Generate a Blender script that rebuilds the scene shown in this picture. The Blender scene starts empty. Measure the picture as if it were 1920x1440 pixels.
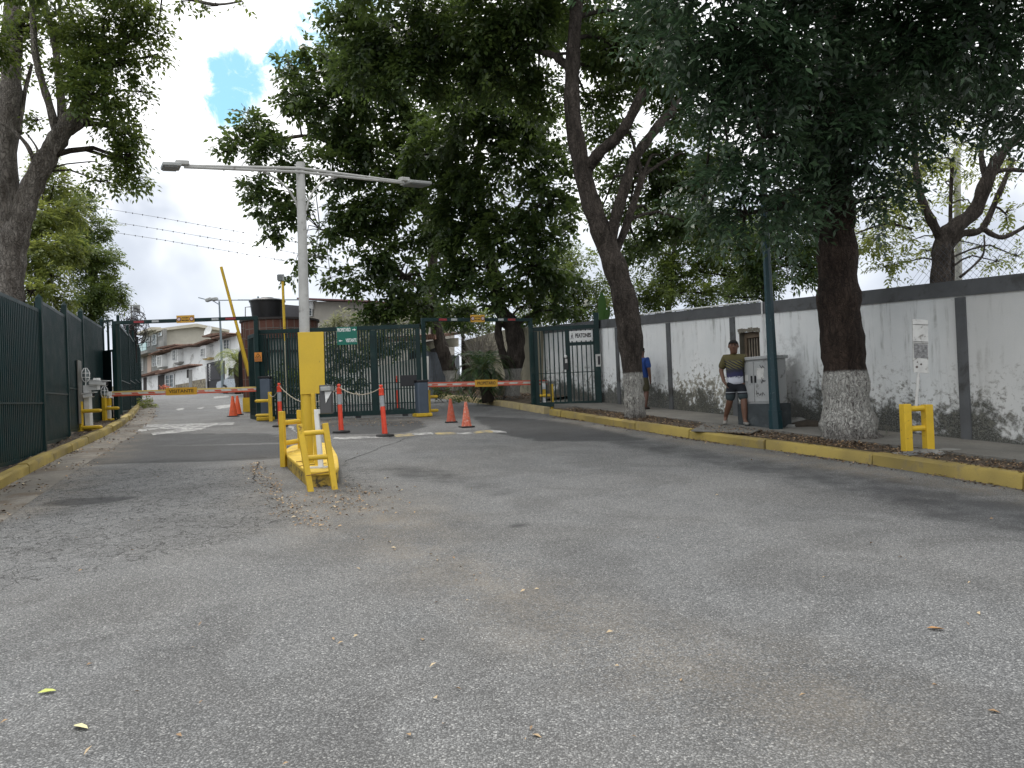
import bpy, math, random
import numpy as np
from mathutils import Vector, Matrix
random.seed(7)
RNG = np.random.default_rng(11)
S = bpy.context.scene
COL = S.collection
R = math.radians

# ---------------------------------------------------------------- camera
FPX = 1400.0          # focal length in pixels of the 1920 px wide photograph
ROLL, PITCH, CAMH = .04, .0107, 1.70
cF = Vector((0, math.cos(PITCH), math.sin(PITCH)))
u0 = Vector((0, -math.sin(PITCH), math.cos(PITCH)))
r0 = Vector((1, 0, 0))
cU = u0*math.cos(ROLL) + r0*math.sin(ROLL)
cR = r0*math.cos(ROLL) - u0*math.sin(ROLL)
cC = Vector((0, 0, CAMH))
cam = bpy.data.cameras.new('camera')
camo = bpy.data.objects.new('camera', cam)
COL.objects.link(camo)
cam.sensor_width = 36
cam.lens = 36*FPX/1920
cam.clip_end = 2000
camo.matrix_world = Matrix(((cR.x, cU.x, -cF.x, cC.x), (cR.y, cU.y, -cF.y, cC.y), (cR.z, cU.z, -cF.z, cC.z), (0, 0, 0, 1)))
S.camera = camo

# ---------------------------------------------------------------- node helpers
class NT:
    def __init__(s, tree):
        s.t = tree; s.n = tree.nodes; s.l = tree.links
    def __call__(s, typ, ins=None, **props):
        nd = s.n.new(typ)
        for k, v in props.items(): setattr(nd, k, v)
        for k, v in (ins or {}).items():
            sock = nd.inputs[k]
            if isinstance(v, bpy.types.NodeSocket): s.l.new(v, sock)
            else:
                if hasattr(sock.default_value, '__len__') and not hasattr(v, '__len__'): v = [v]*len(sock.default_value)
                if hasattr(sock.default_value, '__len__') and len(sock.default_value) == 4 and len(v) == 3: v = (*v, 1)
                sock.default_value = v
        return nd
    def math(s, op, a, b=0.0, c=0.0, clamp=False):
        return s('ShaderNodeMath', {0: a, 1: b, 2: c}, operation=op, use_clamp=clamp).outputs[0]
    def mix(s, f, a, b, bt='MIX'):
        return s('ShaderNodeMix', {0: f, 6: a, 7: b}, data_type='RGBA', blend_type=bt).outputs[2]
    def noise(s, vec, scale, detail=4, rough=.55, dist=0.0):
        return s('ShaderNodeTexNoise', {'Vector': vec, 'Scale': scale, 'Detail': detail, 'Roughness': rough, 'Distortion': dist}).outputs[0]
    def ramp(s, f, lo, hi, a=0.0, b=1.0):
        return s('ShaderNodeMapRange', {0: f, 1: lo, 2: hi, 3: a, 4: b}, interpolation_type='SMOOTHSTEP').outputs[0]
    def map(s, vec, scale=(1, 1, 1), loc=(0, 0, 0)):
        return s('ShaderNodeMapping', {'Vector': vec, 'Scale': scale, 'Location': loc}).outputs[0]

# ---------------------------------------------------------------- world
W = bpy.data.worlds.new('World'); S.world = W; W.use_nodes = True
W.node_tree.nodes.clear()
w = NT(W.node_tree)
SUN_EL, SUN_AZ = 62, -35      # azimuth measured from +Y towards +X
sky = w('ShaderNodeTexSky', sky_type='NISHITA', sun_disc=False, sun_elevation=R(SUN_EL), sun_rotation=R(SUN_AZ), air_density=1.0, dust_density=1.5, ozone_density=1.2)
gen = w('ShaderNodeTexCoord').outputs['Generated']
nrm = w('ShaderNodeVectorMath', {0: gen}, operation='NORMALIZE').outputs[0]
sep = w('ShaderNodeSeparateXYZ', {0: nrm})
zz = w.math('MAXIMUM', sep.outputs[2], .06)
cv = w('ShaderNodeCombineXYZ', {0: w.math('DIVIDE', sep.outputs[0], w.math('ADD', zz, .25)), 1: w.math('DIVIDE', sep.outputs[1], w.math('ADD', zz, .25)), 2: 0.0}).outputs[0]
n1 = w.noise(cv, 1.6, 7, .6, .3)
n2 = w.noise(nrm, 6.0, 4, .5, .2)
n3 = w.noise(nrm, 26.0, 7, .65, .6)
def px_dir(x, y): return (cF + cR*((x-960)/FPX) - cU*((y-720)/FPX)).normalized()
hole = None
for (hx, hy, rad) in ((436, 150, 2.7), (425, 190, 2.2), (540, 105, 2.1), (590, 62, 2.0), (640, -150, 7), (-900, 200, 12)):
    d = px_dir(hx, hy)
    dt = w('ShaderNodeVectorMath', {0: nrm, 1: tuple(d)}, operation='DOT_PRODUCT').outputs['Value']
    ang = w.math('ARCCOSINE', w.math('MINIMUM', dt, .99999))
    a2 = w.math('ADD', ang, w.math('MULTIPLY', w.math('SUBTRACT', n3, .5), R(2.6)*1.6))
    h = w.ramp(a2, R(rad)*1.05, R(rad)*.45)
    hole = h if hole is None else w.math('MAXIMUM', hole, h)
high = w.ramp(w.math('MULTIPLY', n1, 1.0), .66, .74)
hole = w.math('MULTIPLY', hole, w.ramp(n3, .46, .66, .95, .3)); blue = w.math('MAXIMUM', hole, w.math('MULTIPLY', high, w.ramp(sep.outputs[2], .5, .75)))
elev = w.ramp(w.math('ADD', sep.outputs[2], w.math('MULTIPLY', w.math('SUBTRACT', n2, .5), .42)), .17, .34)
grey = w.mix(w.ramp(n2, .35, .65), (.55, .60, .69), (.78, .83, .90))
cloud = w.mix(elev, grey, (1.30, 1.31, 1.33))
cloud = w.mix(w.ramp(sep.outputs[2], .02, .09), (.80, .85, .90), cloud)
skyc = w.mix(1.0, sky.outputs[0], (.085, .145, .142), 'MULTIPLY')
col = w.mix(blue, cloud, skyc)
bg = w('ShaderNodeBackground', {'Color': col, 'Strength': 1.0})
w('ShaderNodeOutputWorld', {'Surface': bg.outputs[0]})

# ---------------------------------------------------------------- sun
sl = bpy.data.lights.new('sun', 'SUN'); sl.energy = 1.5; sl.angle = R(16); sl.color = (1, .95, .88)
so = bpy.data.objects.new('sun', sl); COL.objects.link(so)
sd = Vector((math.sin(R(SUN_AZ))*math.cos(R(SUN_EL)), math.cos(R(SUN_AZ))*math.cos(R(SUN_EL)), math.sin(R(SUN_EL))))
so.rotation_euler = sd.to_track_quat('Z', 'Y').to_euler()

S.view_settings.view_transform = 'Standard'; S.view_settings.look = 'None'
S.view_settings.exposure = 0.3; S.view_settings.gamma = 1
S.cycles.max_bounces = 6; S.cycles.transparent_max_bounces = 8
S.cycles.use_adaptive_sampling = True

# ---------------------------------------------------------------- terrain height and pixel-to-place helpers
def gz(x, y):
    t = -.33*x + .944*y
    if t < 24: return .051*t
    if t < 45: return .051*24 + (t-24)*.034
    if t < 90: return .051*24 + 21*.034 + (t-45)*.05
    return .051*24 + 21*.034 + 45*.05
def ray(px, py): return cF + cR*((px-960)/FPX) - cU*((py-720)/FPX)
def G(px, py, h=0.0):
    d = ray(px, py); lo, hi = .5, 400
    for _ in range(50):
        m = (lo+hi)/2; P = cC + d*m
        if P.z > gz(P.x, P.y)+h: lo = m
        else: hi = m
    return cC + d*hi
def AY(px, py, Y):
    d = ray(px, py); return cC + d*(Y/d.y)
def onplane(px, py, A, B):      # (distance along AB, world z) where the sight line meets the vertical plane through A and B
    d = ray(px, py); ab = Vector((B[0]-A[0], B[1]-A[1], 0)); L = ab.length; ab /= L
    n = Vector((ab.y, -ab.x, 0)); A3 = Vector((A[0], A[1], 0))
    t = (A3-cC).dot(n)/d.dot(n); P = cC + d*t
    return (P-A3).dot(ab), P.z

# ---------------------------------------------------------------- mesh builder
class MB:
    def __init__(s): s.v = []; s.f = []; s.m = []; s.uv = None; s.cm = 0
    def add(s, vs, fs):
        o = len(s.v); s.v += [tuple(v) for v in vs]; s.f += [tuple(i+o for i in f) for f in fs]; s.m += [s.cm]*len(fs); return s
    def box(s, c, d, rz=0.0, M=None):
        x, y, z = d[0]/2, d[1]/2, d[2]/2
        vs = [Vector((a*x, b*y, e*z)) for a in (-1, 1) for b in (-1, 1) for e in (-1, 1)]
        if rz: q = Matrix.Rotation(rz, 3, 'Z'); vs = [q @ v for v in vs]
        if M is not None: vs = [M @ v for v in vs]
        vs = [v+Vector(c) for v in vs]
        return s.add(vs, [(0, 1, 3, 2), (4, 6, 7, 5), (0, 4, 5, 1), (2, 3, 7, 6), (0, 2, 6, 4), (1, 5, 7, 3)])
    def beam(s, a, b, wx, wy, up=(0, 0, 1)):
        a = Vector(a); b = Vector(b); d = (b-a).normalized(); u = Vector(up)
        if abs(d.dot(u)) > .99: u = Vector((0, 1, 0))
        x = d.cross(u).normalized(); y = x.cross(d)
        vs = [p + x*(i*wx/2) + y*(j*wy/2) for p in (a, b) for i, j in ((-1, -1), (1, -1), (1, 1), (-1, 1))]
        return s.add(vs, [(0, 3, 2, 1), (4, 5, 6, 7), (0, 1, 5, 4), (1, 2, 6, 5), (2, 3, 7, 6), (3, 0, 4, 7)])
    def tube(s, pts, rad, n=8, caps=True, jit=0.0):
        pts = [Vector(p) for p in pts]; k = len(pts)
        if not hasattr(rad, '__len__'): rad = [rad]*k
        vs = []; fs = []; px = None
        for i, p in enumerate(pts):
            d = (pts[min(i+1, k-1)] - pts[max(i-1, 0)]).normalized()
            if px is None:
                px = d.cross(Vector((0, 0, 1)) if abs(d.z) < .9 else Vector((0, 1, 0))).normalized()
            else: px = (px - d*px.dot(d)).normalized()
            py = d.cross(px)
            for j in range(n):
                a = 2*math.pi*j/n; rr = rad[i]*(1+(random.uniform(-jit, jit) if jit else 0))
                vs.append(p + px*(math.cos(a)*rr) + py*(math.sin(a)*rr))
        for i in range(k-1):
            for j in range(n):
                a = i*n+j; b = i*n+(j+1) % n; fs.append((a, b, b+n, a+n))
        if caps: fs.append(tuple(range(n-1, -1, -1))); fs.append(tuple(range((k-1)*n, k*n)))
        return s.add(vs, fs)
    def lathe(s, prof, n=16, c=(0, 0, 0), sx=1, sy=1):
        vs = []; fs = []; k = len(prof)
        for r_, z in prof:
            for j in range(n):
                a = 2*math.pi*j/n; vs.append((c[0]+r_*math.cos(a)*sx, c[1]+r_*math.sin(a)*sy, c[2]+z))
        for i in range(k-1):
            for j in range(n):
                a = i*n+j; b = i*n+(j+1) % n; fs.append((a, b, b+n, a+n))
        fs.append(tuple(range(n-1, -1, -1))); fs.append(tuple(range((k-1)*n, k*n)))
        return s.add(vs, fs)
    def poly(s, pts, off):      # prism: polygon pushed along off
        n = len(pts); off = Vector(off); a = [Vector(p) for p in pts]
        return s.add(a+[p+off for p in a], [tuple(range(n))[::-1], tuple(range(n, 2*n))] + [(i, (i+1) % n, (i+1) % n+n, i+n) for i in range(n)])
    def text(s, body, size, M, depth=.004, sx=1.0, align='CENTER', fit=None, bold=.015):
        cu = bpy.data.curves.new('lettering', 'FONT'); cu.body = body; cu.size = size; cu.align_x = align; cu.align_y = 'CENTER'; cu.extrude = depth; cu.offset = size*bold
        o = bpy.data.objects.new('lettering', cu); COL.objects.link(o)
        bpy.context.view_layer.update()
        me = bpy.data.meshes.new_from_object(o.evaluated_get(bpy.context.evaluated_depsgraph_get()))
        if fit: xs_ = [v.co.x for v in me.vertices]; sx = fit/(max(xs_)-min(xs_))
        s.add([M @ Vector((v.co.x*sx, v.co.y, v.co.z)) for v in me.vertices], [tuple(p.vertices) for p in me.polygons])
        bpy.data.objects.remove(o); bpy.data.curves.remove(cu); bpy.data.meshes.remove(me); return s
    def build(s, name, mat, parent=None, world=False, smooth=False, bevel=0.0, label=None):
        vs = s.v
        if world and parent is not None:
            q = Matrix.Rotation(-parent.rotation_euler.z, 3, 'Z'); L = Vector(parent.location)
            vs = [q @ (Vector(v)-L) for v in vs]
        me = bpy.data.meshes.new(name); me.from_pydata(vs, [], s.f); me.update()
        for m_ in (mat if isinstance(mat, (list, tuple)) else [mat]): me.materials.append(m_)
        if isinstance(mat, (list, tuple)): me.polygons.foreach_set('material_index', s.m)
        if s.uv:
            ul = me.uv_layers.new(name='UVMap')
            for p in me.polygons:
                for li in p.loop_indices: ul.data[li].uv = s.uv[me.loops[li].vertex_index]
        if smooth:
            me.polygons.foreach_set('use_smooth', [True]*len(me.polygons))
            if smooth != 'all': me.set_sharp_from_angle(angle=R(40))
        o = bpy.data.objects.new(name, me); COL.objects.link(o)
        if parent is not None: o.parent = parent
        if bevel:
            b = o.modifiers.new('bevel', 'BEVEL'); b.width = bevel; b.segments = 2; b.limit_method = 'ANGLE'
        if label: o['label'] = label
        return o
def tag(o, label, cat, group=None):
    o['label'] = label; o['category'] = cat
    if group: o['group'] = group
    return o
def thing(name, label, cat, loc, rz=0.0, group=None):
    o = bpy.data.objects.new(name, None); COL.objects.link(o); o.empty_display_size = .2
    o.location = loc; o.rotation_euler = (0, 0, rz)
    return tag(o, label, cat, group)
def structure(o): o['kind'] = 'structure'; return o
def stuff(o, label, cat): o['kind'] = 'stuff'; tag(o, label, cat); return o
def copy_tree(root, loc, rz, label):
    c = root.copy(); COL.objects.link(c); c.location = loc; c.rotation_euler = (0, 0, rz); c['label'] = label
    for ch in root.children:
        d = ch.copy(); COL.objects.link(d); d.parent = c
        for g_ in ch.children:
            e = g_.copy(); COL.objects.link(e); e.parent = d
    return c
def dirz(a, b): return math.atan2(b[1]-a[1], b[0]-a[0])

# ---------------------------------------------------------------- materials
def mat(name, col, rough=.6, var=.12, vscale=6.0, bump=.0, bscale=40.0, metal=0.0, dirt=None, dirt_amt=0.0, dscale=3.0, fine=0.0, spec=.5):
    m = bpy.data.materials.new(name); m.use_nodes = True; t = m.node_tree; t.nodes.clear(); q = NT(t)
    oc = q('ShaderNodeTexCoord').outputs['Object']
    n = q.noise(oc, vscale, 5, .6)
    c = q.mix(q.ramp(n, .3, .7), tuple(max(0, k*(1-var)) for k in col), tuple(min(1, k*(1+var)) for k in col))
    if fine:
        n4 = q.noise(oc, bscale, 3, .7); c = q.mix(q.ramp(n4, .35, .65, 0, fine), c, tuple(k*.35 for k in col))
    if dirt is not None:
        n5 = q.noise(oc, dscale, 7, .68, .4); c = q.mix(q.ramp(n5, .62-.25*dirt_amt, .75-.2*dirt_amt), c, dirt)
    ins = {'Base Color': c, 'Roughness': q.ramp(n, .2, .8, max(.05, rough-.08), min(1, rough+.08)), 'Metallic': metal, 'Specular IOR Level': spec}
    if bump:
        bn = q.noise(oc, bscale, 5, .65)
        ins['Normal'] = q('ShaderNodeBump', {'Height': bn, 'Strength': bump, 'Distance': .02}).outputs[0]
    b = q('ShaderNodeBsdfPrincipled', ins); q('ShaderNodeOutputMaterial', {0: b.outputs[0]})
    return m
GREEN = mat('dark_green_paint', (.006, .026, .025), .5, .2, 3, spec=.3, dirt=(.03, .05, .045), dirt_amt=.25)
GREENB = mat('green_bar_lit', (.007, .030, .031), .42, .2, 3, spec=.35)  # lighter green stands for the light catching the bars
GREEN2 = mat('green_sheet_gap_shade', (.004, .014, .015), .55, .25, 2, spec=.25, dirt=(.03, .045, .04), dirt_amt=.2)  # sheet colour darkened to stand for shade in the gaps between bars
YELLOW = mat('yellow_paint', (.64, .42, .025), .55, .12, 3, dirt=(.16, .08, .03), dirt_amt=.12, dscale=11, bump=.25, bscale=45)
YPLATE = mat('yellow_plate', (.62, .42, .03), .55, .05, 3, bump=.15, bscale=30, dirt=(.34, .23, .03), dirt_amt=.02, dscale=14)
WHITE = mat('white_paint', (.74, .75, .74), .5, .06, 6, dirt=(.3, .3, .27), dirt_amt=.15, dscale=6)
OLDWHITE = mat('weathered_white_paint', (.55, .55, .53), .6, .1, 8, dirt=(.2, .19, .17), dirt_amt=.3, dscale=12)
GREY = mat('galvanised_grey', (.33, .34, .33), .5, .12, 8, metal=.3, bump=.05)
POLEW = mat('pale_pole_paint', (.42, .42, .40), .5, .1, 5, dirt=(.2, .19, .17), dirt_amt=.2, dscale=7)
CABG = mat('barrier_cabinet_grey', (.075, .10, .135), .45, .1, 4, dirt=(.12, .13, .14), dirt_amt=.15)
BLACK = mat('black_plastic', (.012, .012, .014), .4, .2, 5)
RUBBER = mat('black_rubber', (.02, .02, .02), .7, .3, 10)
ORANGE = mat('orange_plastic', (.78, .075, .035), .45, .08, 8, dirt=(.3, .05, .03), dirt_amt=.05, dscale=15)
CONEO = mat('bright_cone_orange', (.75, .11, .03), .5, .1, 8, dirt=(.3, .08, .04), dirt_amt=.1, dscale=12)
CONEW = mat('worn_cone_red', (.42, .075, .035), .65, .2, 14, dirt=(.42, .25, .2), dirt_amt=.35, dscale=22)
REFL = mat('grey_reflective_band', (.36, .38, .39), .3, .1, 10)
RED = mat('red_paint', (.55, .05, .03), .45, .12, 8)
DRED = mat('dark_red_band', (.28, .025, .03), .4, .12, 8)
ROPE = mat('dirty_rope', (.42, .37, .29), .9, .3, 60, bump=.4, bscale=150)
SIGNG = mat('sign_green', (.0, .15, .10), .35, .05, 4)
SIGNY = mat('sign_yellow', (.62, .34, .035), .4, .08, 5, dirt=(.3, .2, .08), dirt_amt=.1, dscale=20)
SIGNO = mat('sign_orange', (.66, .25, .035), .4, .05, 5)
SIGNO2 = mat('sign_dark_orange', (.36, .13, .03), .5, .05, 5)
INK = mat('black_ink', (.01, .01, .01), .5, .1, 5)
WHITEINK = mat('white_lettering', (.8, .82, .8), .4, .03, 5)
GLASS = mat('dark_glass', (.03, .04, .045), .08, .3, 3, spec=.8)
BLUEP = mat('blue_green_pole_paint', (.006, .036, .046), .4, .15, 4, dirt=(.2, .26, .26), dirt_amt=.02, dscale=18)
BRICKR = None
def emit(name, col, st):
    m = bpy.data.materials.new(name); m.use_nodes = True; q = NT(m.node_tree); m.node_tree.nodes.clear()
    e = q('ShaderNodeEmission', {'Color': col, 'Strength': st}); q('ShaderNodeOutputMaterial', {0: e.outputs[0]}); return m
def mat_begin(name):
    m = bpy.data.materials.new(name); m.use_nodes = True; m.node_tree.nodes.clear(); return m, NT(m.node_tree)
def mat_end(q, col, rough, height=None, strength=.3, dist=.02, spec=.5):
    ins = {'Base Color': col, 'Roughness': rough, 'Specular IOR Level': spec}
    if height is not None: ins['Normal'] = q('ShaderNodeBump', {'Height': height, 'Strength': strength, 'Distance': dist}).outputs[0]
    b = q('ShaderNodeBsdfPrincipled', ins); q('ShaderNodeOutputMaterial', {0: b.outputs[0]})

# asphalt: fine stones, worn pale film, cracks; 'dark' and 'dirt' are per-vertex amounts of resealed and soiled surface
ASPH, q = mat_begin('asphalt')
oc = q('ShaderNodeTexCoord').outputs['Object']
vor = q('ShaderNodeTexVoronoi', {'Vector': oc, 'Scale': 112.0}, feature='F1')
cell = q('ShaderNodeSeparateColor', {0: vor.outputs['Color']}).outputs[0]
stone = q.ramp(vor.outputs['Distance'], .42, .75, 1, 0)
big = q.noise(oc, .35, 5, .6, .5); mid = q.noise(oc, 2.2, 6, .65); fin = q.noise(oc, 45, 3, .7)
dk = q('ShaderNodeAttribute', attribute_name='dark').outputs['Fac']
dr = q('ShaderNodeAttribute', attribute_name='dirt').outputs['Fac']
base = q.mix(q.ramp(mid, .3, .7), (.122, .127, .130), (.172, .176, .177))
base = q.mix(q.ramp(big, .35, .65, 0, .5), base, (.195, .193, .187))
st = q.mix(cell, (.03, .031, .033), (.47, .48, .48))
c = q.mix(q.math('MULTIPLY', stone, .75), q.mix(.50, (.015, .015, .015), base), q.mix(.48, st, base))
c = q.mix(q.ramp(q.math('ADD', cell, q.math('MULTIPLY', fin, .15)), .99, 1.06, 0, .35), c, (.6, .6, .58))
darkc = q.mix(q.math('MULTIPLY', cell, .25), (.038, .040, .043), (.14, .14, .14))
dmask = q.ramp(q.math('ADD', dk, q.math('MULTIPLY', q.math('SUBTRACT', mid, .5), .9)), .30, .75)
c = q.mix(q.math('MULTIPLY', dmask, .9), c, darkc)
dim = q.math('MULTIPLY', dr, q.ramp(q.math('ADD', fin, q.math('MULTIPLY', mid, .6)), .65, 1.0))
c = q.mix(q.math('MULTIPLY', dim, .75), c, (.25, .205, .145))
ve = q('ShaderNodeTexVoronoi', {'Vector': q('ShaderNodeVectorMath', {0: oc, 1: q('ShaderNodeTexNoise', {'Vector': oc, 'Scale': 3.0, 'Detail': 4}).outputs['Color']}, operation='ADD').outputs[0], 'Scale': 4.2}, feature='DISTANCE_TO_EDGE').outputs[0]
crm = q('ShaderNodeAttribute', attribute_name='crack').outputs['Fac']
cr = q.math('MULTIPLY', q.ramp(ve, .0, .05, 1, 0), q.ramp(q.math('ADD', crm, q.math('MULTIPLY', q.math('SUBTRACT', big, .5), .6)), .4, .7))
c = q.mix(q.math('MULTIPLY', cr, .9), c, (.02, .02, .02))
bl = q.noise(oc, .9, 4, .55, .8); bl2 = q.noise(q.map(oc, (1, 1, 1), (7, 3, 0)), .28, 3, .5)
c = q.mix(q.ramp(bl, .42, .62, 0, .48), c, q.mix(1.0, c, (.62, .61, .60), 'MULTIPLY'))
c = q.mix(q.ramp(bl2, .45, .65, 0, .35), c, q.mix(1.0, c, (1.0, .97, .92), 'MULTIPLY'))
hgt = q.math('SUBTRACT', q.math('ADD', q.math('MULTIPLY', stone, .5), q.math('MULTIPLY', cell, .35)), q.math('MULTIPLY', cr, 1.2))
mat_end(q, c, .78, hgt, .6, .007, .35)

SOIL, q = mat_begin('verge_soil')
oc = q('ShaderNodeTexCoord').outputs['Object']
a = q.noise(oc, 3, 7, .7); b_ = q.noise(oc, 30, 5, .75)
c = q.mix(q.ramp(a, .35, .65), (.045, .034, .024), (.12, .095, .07)); c = q.mix(q.ramp(b_, .5, .7), c, (.17, .13, .085)); c = q.mix(q.ramp(b_, .35, .28, 0, .8), c, (.015, .012, .01))
mat_end(q, c, .95, b_, .8, .05)
CONC, q = mat_begin('old_concrete')
oc = q('ShaderNodeTexCoord').outputs['Object']
a = q.noise(oc, 1.3, 7, .7); b_ = q.noise(oc, 50, 4, .7)
c = q.mix(q.ramp(a, .3, .7), (.15, .145, .13), (.24, .23, .205)); c = q.mix(q.ramp(b_, .3, .7, 0, .5), c, (.09, .085, .075))
mat_end(q, c, .9, b_, .4, .01)
GUTT = mat('gutter_concrete', (.20, .185, .16), .9, .3, 2, bump=.4, bscale=50, dirt=(.12, .095, .07), dirt_amt=.5, dscale=1.6, fine=.4)
KERBY, q = mat_begin('worn_yellow_kerb_paint')
oc = q('ShaderNodeTexCoord').outputs['Object']
a = q.noise(oc, 4, 8, .7); b_ = q.noise(oc, 40, 5, .7)
c = q.mix(q.ramp(q.noise(oc, .9, 3), .3, .7), (.225, .172, .053), (.385, .29, .07)); c = q.mix(q.ramp(a, .52, .66, 0, .75), c, (.20, .16, .08)); c = q.mix(q.ramp(b_, .60, .72, 0, .6), c, (.10, .08, .05))
mat_end(q, c, .75, b_, .5, .01)
KERBP, q = mat_begin('faded_kerb_paint')
oc = q('ShaderNodeTexCoord').outputs['Object']; a = q.noise(oc, 3, 8, .7); b_ = q.noise(oc, 40, 5, .7)
c = q.mix(q.ramp(a, .35, .65), (.42, .34, .16), (.30, .25, .15)); c = q.mix(q.ramp(b_, .58, .72, 0, .6), c, (.10, .08, .05)); mat_end(q, c, .8, b_, .5, .01)
PAINTW = mat('worn_road_paint_white', (.50, .50, .48), .8, .1, 20, dirt=(.19, .19, .19), dirt_amt=.95, dscale=6, bump=.4, bscale=90)
PAINTY = mat('worn_road_paint_yellow', (.42, .33, .14), .8, .15, 20, dirt=(.18, .17, .15), dirt_amt=.8, dscale=7, bump=.4, bscale=90)
# ================================================================ GROUND AND ROAD
NPn = lambda a: np.array(a)
def polydist(P, poly):
    d = np.full(len(P), 1e9)
    for a, b in zip(poly[:-1], poly[1:]):
        a = np.array(a[:2]); b = np.array(b[:2]); ab = b-a; t = np.clip(((P-a)@ab)/(ab@ab), 0, 1)
        d = np.minimum(d, np.linalg.norm(P-(a+t[:, None]*ab), axis=1))
    return d
def inpoly(P, poly):
    r = np.zeros(len(P), bool); n = len(poly)
    for i in range(n):
        x1, y1 = poly[i][:2]; x2, y2 = poly[(i+1) % n][:2]
        c_ = ((y1 > P[:, 1]) != (y2 > P[:, 1])) & (P[:, 0] < (x2-x1)*(P[:, 1]-y1)/(y2-y1+1e-12)+x1)
        r ^= c_
    return r
def sd(P, pixpoly, soft):
    poly = [G(*p)[:2] for p in pixpoly]; ins = inpoly(P, poly); d = polydist(P, poly+[poly[0]])
    return np.clip(.5+np.where(ins, d, -d)/soft, 0, 1)
def grid_sheet(name, x0, x1, y0, y1, st, dz, m, attrs=True):
    xs = np.arange(x0, x1+st, st); ys = np.arange(y0, y1+st, st); X, Y = np.meshgrid(xs, ys)
    t = -.33*X+.944*Y
    Z = np.where(t < 24, .051*t, np.where(t < 45, 1.224+(t-24)*.034, np.where(t < 90, 1.938+(t-45)*.05, 4.188)))+dz
    V = np.stack([X, Y, Z], -1).reshape(-1, 3); ny, nx = X.shape
    idx = np.arange(nx*ny).reshape(ny, nx)
    F_ = np.stack([idx[:-1, :-1], idx[:-1, 1:], idx[1:, 1:], idx[1:, :-1]], -1).reshape(-1, 4)
    me = bpy.data.meshes.new(name); me.vertices.add(len(V)); me.vertices.foreach_set('co', V.ravel().astype(np.float32))
    me.loops.add(F_.size); me.loops.foreach_set('vertex_index', F_.ravel().astype(np.int32))
    me.polygons.add(len(F_)); me.polygons.foreach_set('loop_start', np.arange(0, F_.size, 4, dtype=np.int32))
    me.update(calc_edges=True); me.materials.append(m)
    if attrs:
        P = V[:, :2]
        dark = np.zeros(len(P)); dirt = np.zeros(len(P)); crack = np.zeros(len(P))
        for poly, soft, amt in (
            (((190, 838), (540, 832), (560, 855), (500, 862), (300, 868), (140, 872)), .25, 1),
            (((230, 812), (330, 812), (520, 812), (560, 830), (200, 838)), .3, .75),
            (((575, 800), (640, 790), (790, 788), (800, 800), (760, 812), (620, 815), (560, 812)), .3, 1),
            (((930, 812), (900, 795), (880, 780), (1000, 785), (1080, 795), (1230, 826), (1010, 828)), .3, .9),
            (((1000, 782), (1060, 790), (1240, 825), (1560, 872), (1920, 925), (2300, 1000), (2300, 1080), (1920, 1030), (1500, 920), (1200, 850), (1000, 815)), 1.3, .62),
            (((60, 945), (120, 935), (240, 928), (260, 938), (150, 948)), .12, 1),
            (((680, 872), (760, 865), (860, 880), (940, 908), (860, 915), (720, 900)), .9, .6),
            (((800, 895), (960, 900), (1010, 930), (900, 935)), .5, .5),
            (((955, 980), (1000, 978), (1010, 988), (960, 992)), .12, .7), ((((1050, 978), (1085, 980), (1075, 988))), .1, .55),
            (((280, 745), (440, 745), (470, 775), (420, 790), (260, 782)), .8, .2)):
            dark = np.maximum(dark, sd(P, poly, soft)*amt)
        pl = [G(*p)[:2] for p in ((500, 860), (530, 930), (590, 975), (700, 1010), (820, 1050), (960, 1110), (1100, 1180), (1300, 1250), (1500, 1290))]
        d = polydist(P, pl); dirt = np.maximum(dirt, np.clip(1-d/.85, 0, 1)*.5)
        pl = [G(*p)[:2] for p in ((600, 925), (680, 945), (720, 985))]
        dirt = np.maximum(dirt, np.clip(1-polydist(P, pl)/1.2, 0, 1)*.7)
        pl = [G(*p)[:2] for p in ((0, 960), (150, 870), (270, 790))]
        dirt = np.maximum(dirt, np.clip(1-polydist(P, pl)/.9, 0, 1))
        pl = [G(*p)[:2] for p in ((2400, 1050), (1920, 930), (1480, 862), (1040, 785))]
        dirt = np.maximum(dirt, np.clip(1-polydist(P, pl)/.5, 0, 1)*.9)
        pl = [G(*p)[:2] for p in ((560, 792), (790, 786))]
        dirt = np.maximum(dirt, np.clip(1-polydist(P, pl)/1.2, 0, 1)*.8)
        crack = np.maximum(sd(P, ((-300, 1060), (60, 880), (500, 875), (560, 980), (300, 1050), (-200, 1150)), 1.0), sd(P, ((630, 860), (700, 880), (720, 930), (640, 930)), .4))
        crack = np.maximum(crack, sd(P, ((-2000, 1500), (-300, 1050), (500, 990), (700, 1010), (300, 1300)), 2)*.25)
        for nm, ar in (('dark', dark), ('dirt', dirt), ('crack', crack)):
            at = me.attributes.new(nm, 'FLOAT', 'POINT'); at.data.foreach_set('value', ar.astype(np.float32))
    o = bpy.data.objects.new(name, me); COL.objects.link(o); return structure(o)
grid_sheet('road', -46, 16, -8, 64, .25, 0, ASPH)
gr = MB(); xs = [-600, -200, -100, -46, -20, 0, 16, 60, 150, 600]; ys = [-200, -60, -8, 10, 25, 40, 55, 64, 80, 100, 200, 700]
GRND = mat('dry_ground', (.10, .085, .055), .95, .3, .6, bump=.5, bscale=10, dirt=(.05, .07, .02), dirt_amt=.5, dscale=.5)
for yy in ys:
    for xx in xs: gr.v.append((xx, yy, gz(xx, yy)-.12))
for j in range(len(ys)-1):
    for i in range(len(xs)-1):
        a = j*len(xs)+i; gr.f.append((a, a+1, a+1+len(xs), a+len(xs))); gr.m.append(0)
structure(gr.build('ground', GRND))

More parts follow.
